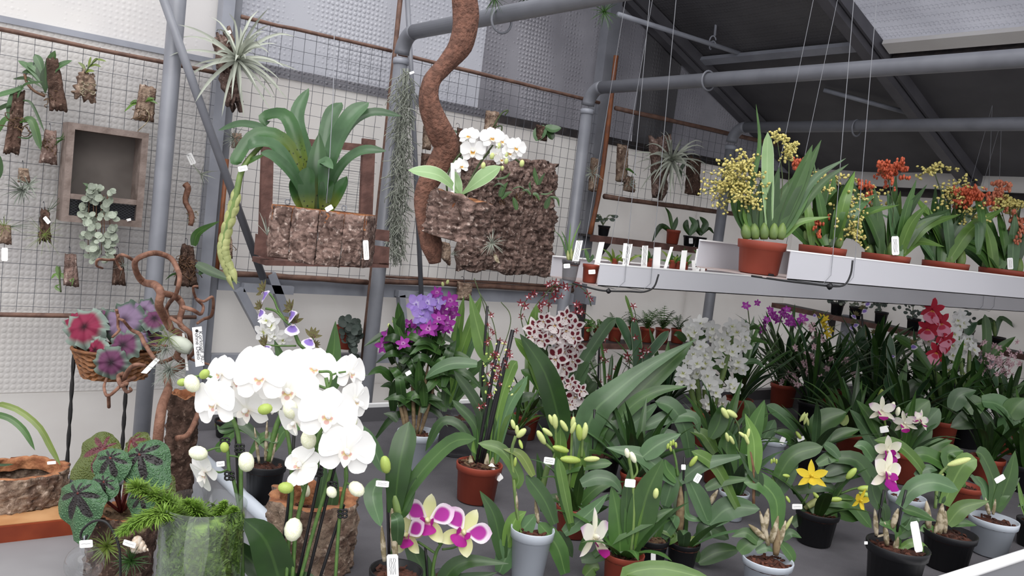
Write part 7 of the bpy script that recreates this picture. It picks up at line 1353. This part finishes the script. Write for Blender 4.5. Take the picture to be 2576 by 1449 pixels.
p = backplant('pale pink cloud-flowered orchid with upright pale leaf at the right edge', (2515, 1080), 'terra', 100, 14, .28, .024, ('lf', 'lfd', 'lfe'), 69)
for i in range(75): p.fl('pnk', *zzb(r.gauss(2340, 95), r.gauss(670, 75)), r.uniform(-.08, .12), r.uniform(13, 20), (r.uniform(-.9, .9), r.uniform(-.5, .6)), r.uniform(-2, 2))
leaves(p, zzb, (([(2230, 700), (2240, 450), (2225, 250)], 26, 'lf', {'prof': 'strap'}), ([(2280, 640), (2380, 540), (2500, 450)], 24, 'lf'), ([(2330, 900), (2300, 780), (2250, 680)], 18, 'lfe'), ([(2440, 950), (2400, 850), (2370, 760)], 16, 'lfe'), ([(2400, 1040), (2500, 1000), (2576, 880)], 60, 'lf', {'prof': 'lance'}), ([(2480, 980), (2540, 930), (2580, 850)], 34, 'lf')))
p = backplant('big glossy-leaved orchid hanging a pale leaf tip at the right, third row', (2475, 1215), 'terra', 96, 10, .22, .03, ('lf', 'lfd'), 70)
leaves(p, zzb, (([(2200, 1030), (2330, 1050), (2440, 1150), (2370, 1360)], 56, 'lfb', {'prof': 'strap'}), ([(2440, 1170), (2500, 1080), (2590, 1000)], 56, 'lf', {'prof': 'lance'}), ([(2050, 1120), (2130, 1060), (2230, 1040)], 52, 'lf', {'prof': 'oval'}), ([(2300, 1300), (2150, 1180), (1920, 1260)], 60, 'lfd', {'prof': 'oval'}), ([(2576, 1250), (2480, 1270), (2440, 1340)], 50, 'lfd'), ([(1930, 1100), (2000, 980), (2150, 930)], 44, 'lfb')))
p = backplant('leafy orchid at the right edge of the third row with an orange label', (2570, 1235), 'black', 96, 12, .26, .032, ('lf', 'lfd', 'lfb'), 71, prof='lance')
p = backplant('leafy orchid without flowers between pale pink cattleya and the yellow one', (2135, 1150), 'terra', 92, 12, .24, .03, ('lf', 'lfd', 'lfb'), 72, prof='lance')
p = backplant('dark strap-leaved orchid at the back rim behind the white dendrobium', (1850, 1060), 'terra', 86, 16, .3, .024, S1, 73)
p = backplant('strap-leaved orchid right behind the big broad leaf, near the back rim', (1660, 1075), 'black', 82, 14, .26, .022, S1, 74)
p = backplant('leafy orchid between the papery-caned grey pot and the bluish leaves', (1800, 1215), 'terra', 88, 12, .22, .034, ('lf', 'lfb', 'lfd'), 75, prof='lance')
p = backplant('leafy orchid directly below the big broad leaf, third row', (1590, 1250), 'terra', 90, 12, .2, .032, ('lf', 'lfb', 'lfd'), 76, prof='lance')
p = backplant('strap-leaved orchid farthest back in the right corner of the bench', (2290, 1000), 'black', 82, 18, .28, .022, S1, 77)
p = backplant('strap-leaved orchid against the far end of the bench behind the pink cloud', (2400, 1030), 'terra', 86, 16, .28, .024, S1, 78)
p = Plant('orchid', 'single broad leaf rising into the bottom edge, front centre right', 'orchid', pos=V((1.43, 1.18, .801))); p.d = 1.78; p.px = p.d / F; p.pot(80, 50, 'black'); p.lf([(1640, 1500), (1570, 1452), (1660, 1430), (1800, 1462)], 40, 'lfl', 'strap'); p.lf([(1690, 1500), (1720, 1470), (1800, 1480)], 40, 'lf', 'oval')
# ================================================================ hanging troughs: what stands in them
def spray(p, root, regions, n, mk, seed, sz=6, mk2=None, stemk='stemd', blob=False):
    """branching sprays: stems from root into each ellipse of pixels, buds along the twigs"""
    rr = random.Random(seed); st = MB(); b = MB()
    for cx, cy, rx, ry, share in regions:
        st.tube(crv([p.p(*root), p.p((root[0] + cx) / 2 - (cy - root[1]) * .08, (root[1] + cy) / 2), p.p(cx, cy)], 10), 1.3 * p.px, 5)
        for k in range(int(n * share / 6)):
            a = rr.random() * 6.28; q = rr.random() ** .6; ex, ey = cx + rx * q * math.cos(a), cy + ry * q * math.sin(a); z0, z1 = rr.uniform(-.02, .02), rr.uniform(-.07, .07)
            m_ = ((cx + ex) / 2 + rr.uniform(-6, 6), (cy + ey) / 2 - 6, (z0 + z1) / 2); Q = crv([p.p(cx + rr.uniform(-.3, .3) * rx, cy + rr.uniform(-.3, .3) * ry, z0), p.p(*m_), p.p(ex, ey, z1)], 6); st.tube(Q, .55 * p.px, 3, cap=False)
            for i in range(6):
                c = Q[1 + i % 6] + V((rr.uniform(-1, 1), rr.uniform(-1, 1), rr.uniform(-1, 1))) * 7 * p.px; s = sz * p.px * rr.uniform(.7, 1.2)
                if blob:
                    for j in range(3): b.ell(c + V((rr.uniform(-1, 1), rr.uniform(-1, 1), rr.uniform(-1, 1))) * s * .5, (s * .5, s * .35, s * .5), 5, 3)
                else: b.ell(c, (s * .45, s * .45, s * .62), 5, 4, axis=(rr.uniform(-1, 1), rr.uniform(-1, 1), rr.uniform(-.3, 1)))
    st.build('spray_stems', M[stemk], p.o); stuff(b.build('flower_spray', M[mk], p.o))
def inT2(px, py, dy):
    P = AY(px, py, T2Y + dy); P.z = T2Z + .004; return P
def trpot(label, px, py, w, hh=.098): return Plant('oncidium', label, 'orchid', pos=inT2(px, py, .12))
def tpot(p, w, hh): p.r = w * p.px / 2; p.h = hh; pot(p.o, p.P, p.r, hh, 'terra', .26, True, .9)
p = Plant('oncidium', 'tall many-budded yellow orchid in terracotta pot at the open left end of the near trough', 'orchid', pos=inT2(1912, 650, .085)); tpot(p, 121, .092)
MB().box(tuple(p.P + V((-.02, -p.r * .8, -.002))), tuple(p.P + V((.0, -p.r * .74, .006)))).build('drain_hole', M['black'], p.o, False)
leaves(p, None, (([(1893, 590), (1885, 500), (1910, 370), (1902, 262)], 20, 'lf', {'prof': 'grass'}), ([(1935, 580), (1930, 450), (1931, 332)], 32, 'lfp', {'prof': 'strap'}), ([(1955, 590), (2005, 480), (2066, 352)], 40, 'lf'), ([(1950, 590), (2010, 450), (2044, 364)], 36, 'lf'), ([(1970, 592), (2040, 460), (2128, 398)], 22, 'lfb'), ([(1968, 592), (2060, 470), (2135, 412)], 20, 'lf'), ([(1880, 590), (1852, 530), (1836, 468)], 28, 'lfd'), ([(1890, 590), (1868, 540), (1858, 480)], 26, 'lf'), ([(1910, 590), (1905, 520), (1920, 440)], 30, 'lfd'), ([(1930, 592), (1950, 520), (2000, 440)], 36, 'lf'), ([(1960, 592), (2000, 530), (2045, 470)], 36, 'lf'), ([(1945, 590), (1945, 500), (1960, 420)], 34, 'lfd'), ([(1900, 592), (1880, 550), (1870, 520)], 28, 'lfl'), ([(1972, 596), (2010, 560), (2090, 545)], 20, 'lfl'), ([(1955, 590), (1985, 500), (2050, 400)], 34, 'lfd'), ([(1920, 590), (1925, 520), (1915, 450)], 30, 'lf')), 'lance')
for x in (1880, 1900, 1922, 1944, 1962): p.bulb((x, 602), (x + (x - 1920) * .2, 560), 26, 'bulbg')
spray(p, (1900, 590), [(1850, 470, 92, 78, .62), (1880, 420, 60, 45, .2), (1890, 510, 60, 45, .18)], 900, 'yel', 5, 7.5); spray(p, (1945, 580), [(1955, 350, 22, 22, .3), (1985, 385, 36, 40, .7)], 150, 'yel', 6, 7.5)
for lab, px, py, w, sd, regs, orr in (('terracotta-potted orchid with drooping yellow bud sprays, second in the near trough', 2070, 620, 116, 1, [(2130, 520, 60, 60, .45), (2150, 590, 36, 60, .35), (2060, 470, 60, 45, .25)], [(2060, 560, 30, 30, .5), (2010, 420, 25, 20, .5)]), ('orange-flowered orchid with a white label, third in the near trough', 2228, 648, 116, 2, [(2100, 450, 70, 40, .3), (2180, 500, 60, 50, .3)], [(2230, 430, 72, 42, .8), (2190, 480, 50, 40, .2)]), ('yellow-budded orchid, fourth in the near trough', 2378, 668, 110, 3, [(2400, 490, 80, 55, .5), (2350, 430, 60, 22, .3), (2440, 540, 60, 40, .2)], [(2440, 500, 60, 30, 1)]), ('salmon-flowered orchid with small label, last in view in the near trough', 2522, 690, 112, 4, [(2540, 520, 60, 30, 1)], [(2510, 500, 50, 50, .5), (2560, 570, 30, 40, .5)])):
    p = trpot(lab, px, py, w); tpot(p, w, .098); c = p.top(); rr = random.Random(sd)
    for i in range(20):
        bx = px + rr.uniform(-35, 35); a = rr.uniform(-.75, .75) + (bx - px) * .012; l = rr.uniform(110, 215); ex, ey = bx + l * math.sin(a), py - 8 - l * math.cos(a)
        p.lf([(bx, py - 2, rr.uniform(-.03, .04)), ((bx + ex) / 2 - 6 * a, (py + ey) / 2 - 8, rr.uniform(-.05, .05)), (ex + 14 * a, ey + abs(a) * 36, rr.uniform(-.08, .08))], rr.uniform(22, 34), rr.choice(('lf', 'lf', 'lfl', 'lfd', 'lfb')), 'lance', n=9)
    for k in range(4): x = px - 36 + k * 24; p.bulb((x, py + 4), (x + (x - px) * .25, py - 40), 24, 'bulbg')
    spray(p, (px, py - 20), regs, 260, 'yel', sd + 20, 7.5); spray(p, (px + 5, py - 20), orr, 140, 'oran' if sd < 4 else 'oranp', sd + 40, 10, blob=True)
    if sd == 2: p.tag(2252, 618, -.09, 18, 46, 2, 3, 'plant_label')
    if sd == 3: p.lf([(2460, 640, -.05), (2470, 560, -.06), (2456, 490, 0)], 20, 'lf'); p.lf([(2450, 560, -.06), (2462, 570, -.08), (2460, 635, -.09)], 22, 'lfb', 'strap')
    if sd == 4: p.tag(2541, 663, -.09, 14, 28, 3, 2, 'plant_label')
# seedlings and labels in the far trough
zt1 = T1Z + .004
p = Plant('seedling', 'grassy seedling in a clear pot, price sticker, open end of seedling trough', 'seedling', pos=V((AY(1434, 680, T1Y + .07).x, T1Y + .07, zt1))); p.pot(47, 52, 'clear'); p.tag(1426, 669, -.035, 16, 11, 3, 1, 'price_sticker')
leaves(p, None, (([(1432, 655), (1425, 610), (1412, 580)], 8, 'lf'), ([(1435, 655), (1440, 610), (1462, 555)], 7, 'lfl'), ([(1430, 655), (1412, 600), (1392, 578)], 6, 'lf'), ([(1436, 655), (1450, 620), (1458, 600)], 8, 'lfy'), ([(1434, 655), (1432, 610), (1436, 560)], 7, 'lfl'), ([(1438, 655), (1460, 630), (1488, 625)], 4, 'lfy')), 'grass')
for a, b_ in (((1430, 655), (1428, 630)), ((1438, 655), (1437, 625))): p.bulb(a, b_, 9, 'spike')
p = Plant('seedling', 'two-leaved seedling in a small red-brown pot with white sticker', 'seedling', pos=V((AY(1485, 690, T1Y + .05).x, T1Y + .05, zt1))); p.pot(44, 46, 'terra'); p.tag(1489, 684, -.035, 17, 11, 3, 1, 'price_sticker'); leaves(p, None, (([(1481, 660), (1476, 640), (1471, 625)], 10, 'lf'), ([(1482, 660), (1490, 648), (1491, 640)], 9, 'lfd')), 'oval')
rr = random.Random(9)
for i, (x, y, mk) in enumerate(((1545, 668, 'lfl'), (1575, 668, 'lfy'), (1635, 668, 'lf'), (1690, 672, 'lfy'), (1703, 674, 'lf'), (1722, 676, 'lfl'), (1770, 676, 'lf'))):
    p = Plant('seedling', ('spreading reddish-green seedling beside the paired white labels', 'upright yellowish seedling behind the paired white labels', 'green seedling leaf beside the lone broad label', 'tiny tufted seedling left of the slim tilted label', 'drooping pale seedling hanging over the trough front', 'thin seedling left of the label pair at the far end', 'last small green seedling by the far trough end')[i], 'seedling', pos=AY(x, y + 4, T1Y + .09)); p.pot(19, 22, 'terra')
    for k in range(5):
        a = -1.1 + k * .55 + rr.uniform(-.15, .15); l = rr.uniform(26, 50); p.lf([(x, y - 6), (x + l * .5 * math.sin(a), y - 8 - l * .6 * math.cos(a), -.02), (x + l * math.sin(a) * 1.05, y - 6 - l * math.cos(a), -.03)], 8, mk if k % 2 else 'lfy' if i < 2 else 'lf', 'lance', n=6)
for i, (xb, yb, xt, yt, w, ln) in enumerate(((1448, 654, 1458, 605, 17, 3), (1502, 664, 1514, 609, 14, 0), (1574, 664, 1583, 614, 17, 3), (1570, 640, 1573, 612, 9, 0), (1620, 668, 1623, 618, 15, 3), (1651, 670, 1654, 622, 18, 0), (1674, 672, 1690, 621, 8, 0), (1717, 672, 1722, 630, 14, 0), (1752, 676, 1760, 626, 15, 3), (1768, 680, 1771, 654, 11, 0), (1746, 678, 1744, 655, 9, 0))):
    Yl = T1Y + (.06 if i < 2 else .03); a, b_ = AY(xb, yb, Yl), AY(xt, yt, Yl); c = a - (b_ - a) * .35; w *= dep(a) / F / 2
    lb = thing('plant_label', ('handwritten white label in the clear pot', 'blank white label leaning at the red-brown pot', 'handwritten white label, front one of the close pair', 'narrow white label hidden behind the close pair', 'handwritten white label standing alone in mid trough', 'broad blank white label right of the lone handwritten one', 'slim white label tilted strongly to the right', 'blank white label behind the drooping pale seedling', 'handwritten white label nearest the far trough end', 'short blank white label, last at the far end', 'stubby blank label just left of the last handwritten one')[i], 'label', c, 'white labels in the seedling trough')
    b = MB(); b.slab([c - RT * w, c + RT * w, b_ + RT * w, b_ - RT * w], TOCAM * .0012)
    if ln:
        for k in range(ln): u = (k + 1) / (ln + 1) * 2 - 1; b.tube([a.lerp(b_, t_ / 9) + RT * (u * w * .8 + w * .12 * math.sin(t_ * 2.3 + k)) + TOCAM * .0017 for t_ in range(10)], .0005, 3, 1)
    b.build('plastic_strip', [M['tag'], M['ink']], lb, False)
# ================================================================ pots on the wall shelves
def shpot(label, px, py, w, h, kind, Y=None, X=None, name='potted_plant'):
    p = Plant(name, label, 'plant', pos=AY(px, py, Y) if Y else AX(px, py, X)); p.pot(w, h, kind); return p
y1 = YW - .07
def onshelf(p, z): p.o.location.z = z; return p
def shelfplant(label, px, w, h, kind, sh=1, py=0):
    if sh == 3:
        zz_ = lambda P: SH3 + .02 + (P.y - 3.48) / (.9 - 3.48) * -.05
        P = AX(px, 800, XE - .07); P.z = zz_(P) + .001
    else:
        P = AY(px, 600, YW - .07); s0 = {1: SH1, 2: SH2}[sh]; P.z = s0 - (P.x - 3.02) / 1.25 * (.01 if sh == 1 else .02) + .001
    p = Plant('potted_plant', label, 'plant', pos=P); p.pot(w, h, kind); x, y = 1288 + F * (P - CAM).dot(RT) / p.d, 724.5 + F * (P - CAM).dot(DN) / p.d; p.x, p.y = x, y - h; return p
p = shelfplant('small black pot of thin-stemmed round leaves left on the far wall shelf', 1516, 32, 26, 'black'); r = random.Random(4)
for i in range(11): ex, ey = p.x + r.uniform(-30, 38), p.y - r.uniform(10, 24); p.st([(p.x, p.y), ((p.x + ex) / 2, ey - 4), (ex, ey)], .8, 'stemd'); inst('leaf', RL['sucd'], p.o, p.p(ex, ey), frame(TOCAM + UP * .6), 6 * p.px)
p = shelfplant('bright terracotta pot with arching dark leaves on the far wall shelf', 1692, 36, 36, 'terra')
leaves(p, None, (([(1690, 585), (1662, 570), (1640, 610)], 16, 'lfd'), ([(1692, 582), (1684, 540), (1672, 520)], 10, 'lf'), ([(1692, 582), (1700, 560), (1704, 545)], 12, 'lfd'), ([(1690, 584), (1676, 572), (1662, 575)], 8, 'lf')))
for i, (x, w) in enumerate(((1735, 34), (1762, 32))):
    p = shelfplant(('left of two square black pots beside the bright terracotta pot', 'right of two square black pots beside the bright terracotta pot')[i], x, w, 26, 'black')
    leaves(p, None, (([(x, 592), (x - 10, 570), (x - 6, 552)], 16, 'lfd'), ([(x, 592), (x + 12, 565), (x - 2, 545)], 18, 'lfb'), ([(x, 592), (x + 20, 575), (x + 34, 588)], 10, 'lfd')), 'oval')
    if not i: p.tag(1738, 606, -.05, 10, 14, 0, 1)
def fern(p, n, L, seed, mk='lf'):
    rr = random.Random(seed); c = p.top()
    for i in range(n):
        a = rr.random() * 6.28; Q = crv(arc(c, a, L * rr.uniform(.6, 1.1), R_(rr.uniform(45, 85)), rr.uniform(.6, 1.5)), 10); b = MB(); b.tube(Q, .0012, 3)
        for k in range(2, 11):
            T = (Q[k] - Q[k - 1]).normalized(); s = T.cross(UP).normalized(); l = L * .2 * math.sin(PI * k / 11)
            for sg in (-1, 1): e = Q[k] + s * sg * l + T * l * .4; b.add([Q[k] - T * .003, Q[k] + T * .003, e + UP * -.003], [(0, 1, 2)])
        b.build('frond', M[mk], p.o, False)
for i, x in enumerate((1498, 1538, 1578, 1618, 1658, 1698, 1738)):
    p = shelfplant(('low green creeper in terracotta pot at the left end of the fern shelf', 'sparse creeper in terracotta pot, second on the fern shelf', 'brown-tipped fern in terracotta pot, third on the fern shelf', 'loose dark fern in terracotta pot, middle of the fern shelf', 'feathery upright fern in terracotta pot, fifth on the fern shelf', 'large feathery fern in terracotta pot, sixth on the fern shelf', 'fern in terracotta pot at the right end, behind white dendrobium')[i], x, 38, 36, 'terra', 2); p.o['group'] = 'terracotta pots on the fern shelf'
    if i < 2:
        rr = random.Random(i)
        for k in range(26): inst('leaf', RL['lf' if k % 2 else 'lfl'], p.o, p.p(p.x + rr.uniform(-22, 22), p.y - rr.uniform(-16, 14), rr.uniform(-.06, .02)), frame(TOCAM + UP * rr.random() + RT * rr.uniform(-.5, .5)), rr.uniform(4, 6) * p.px)
    else: fern(p, 14, .17 if i in (4, 5) else .12, 90 + i, 'lf' if i in (4, 5) else 'lfd')
p = Plant('trailing_plant', 'silvery round-leaved plant trailing from the left end of the fern shelf', 'plant', pos=AY(1478, 870, YW - .06)); p.pot(16, 14, 'terra'); roundleaves(p, 70, 1478, 900, 20, 68, 7, 'suc', 8, .05)
p = Plant('wall_planter', 'grey round-leaved trailing plant in small terracotta wall pot below the planter box', 'plant', pos=AY(868, 876, 3.42)); p.pot(64, 56, 'terra'); roundleaves(p, 60, 882, 828, 24, 30, 9, 'sucd', 12, .09); roundleaves(p, 22, 892, 880, 10, 34, 8, 'sucd', 13, .08)
MB().tube([AY(868, 820, 3.46), AY(868, 836, 3.49)], .002, 4).build('hook', M['wire'], p.o)
for i, (x, kind) in enumerate(((2102, 'l'), (2150, 'g'), (2216, 'f'), (2300, 'f'), (2345, 'g'), (2440, 'f'))):
    p = shelfplant(('first small black pot on the end-wall shelf, nearest the corner', 'second small black pot on the end-wall shelf, with grey-leaved sprig', 'third small black pot on the end-wall shelf, with leafy bush', 'fourth small black pot on the end-wall shelf, with trailing leaves', 'fifth black pot on the end-wall shelf, behind the red orchid', 'sixth black pot on the end-wall shelf, with feathery tuft under the trough')[i], x, 34, 30, 'black', 3); p.o['group'] = 'black pots on the end-wall shelf'; rr = random.Random(30 + i)
    for k in range(26 if kind == 'f' else 14): inst('leaf', RL['sucd' if kind != 'g' else 'suc'], p.o, p.p(p.x + rr.gauss(0, 12 if kind != 'f' else 16), p.y - rr.uniform(0, 44), rr.uniform(-.05, .05)), frame(TOCAM + UP * rr.random() + RT * rr.uniform(-.8, .8), UP, rr.random() * 6), rr.uniform(4, 6.5) * p.px)
    p.st([(p.x, p.y + 4), (p.x + 2, p.y - 30)], 1, 'stemd')
p = shelfplant('leafy stem with arching broad leaves on the end-wall shelf, far right', 2515, 44, 26, 'black', 3)
leaves(p, None, (([(p.x, p.y), (p.x - 12, p.y - 40), (p.x - 50, p.y - 30)], 16, 'lfd'), ([(p.x, p.y), (p.x + 15, p.y - 45), (p.x + 55, p.y - 20)], 14, 'lfb'), ([(p.x, p.y), (p.x - 5, p.y - 35), (p.x - 25, p.y - 30)], 16, 'lf')), 'strap'); p.bulb((p.x, p.y), (p.x - 3, p.y - 40), 10, 'bulbg')
# foliage on the crossbar at the top edge
for lab, x, y in (('feathery green tuft hanging from the top edge near the iron ring', 1244, -6), ('dark feathery tuft at the top edge right of the vine', 1328, -10), ('green tuft under the nearest crossbar, left of the pale conduit', 1520, 30)):
    p = Plant('hanging_tuft', lab, 'plant', pos=D(x, y, 3.0)); rosette(p.o, p.P, 26, .07, .003, 'lf' if x != 1328 else 'lfd', DN * (1 if x < 1500 else .2) + TOCAM * .4, (10, 110), .4, int(x), False); MB().tube([p.P, p.P - DN * .3], .0012, 4).build('wire', M['wire'], p.o)
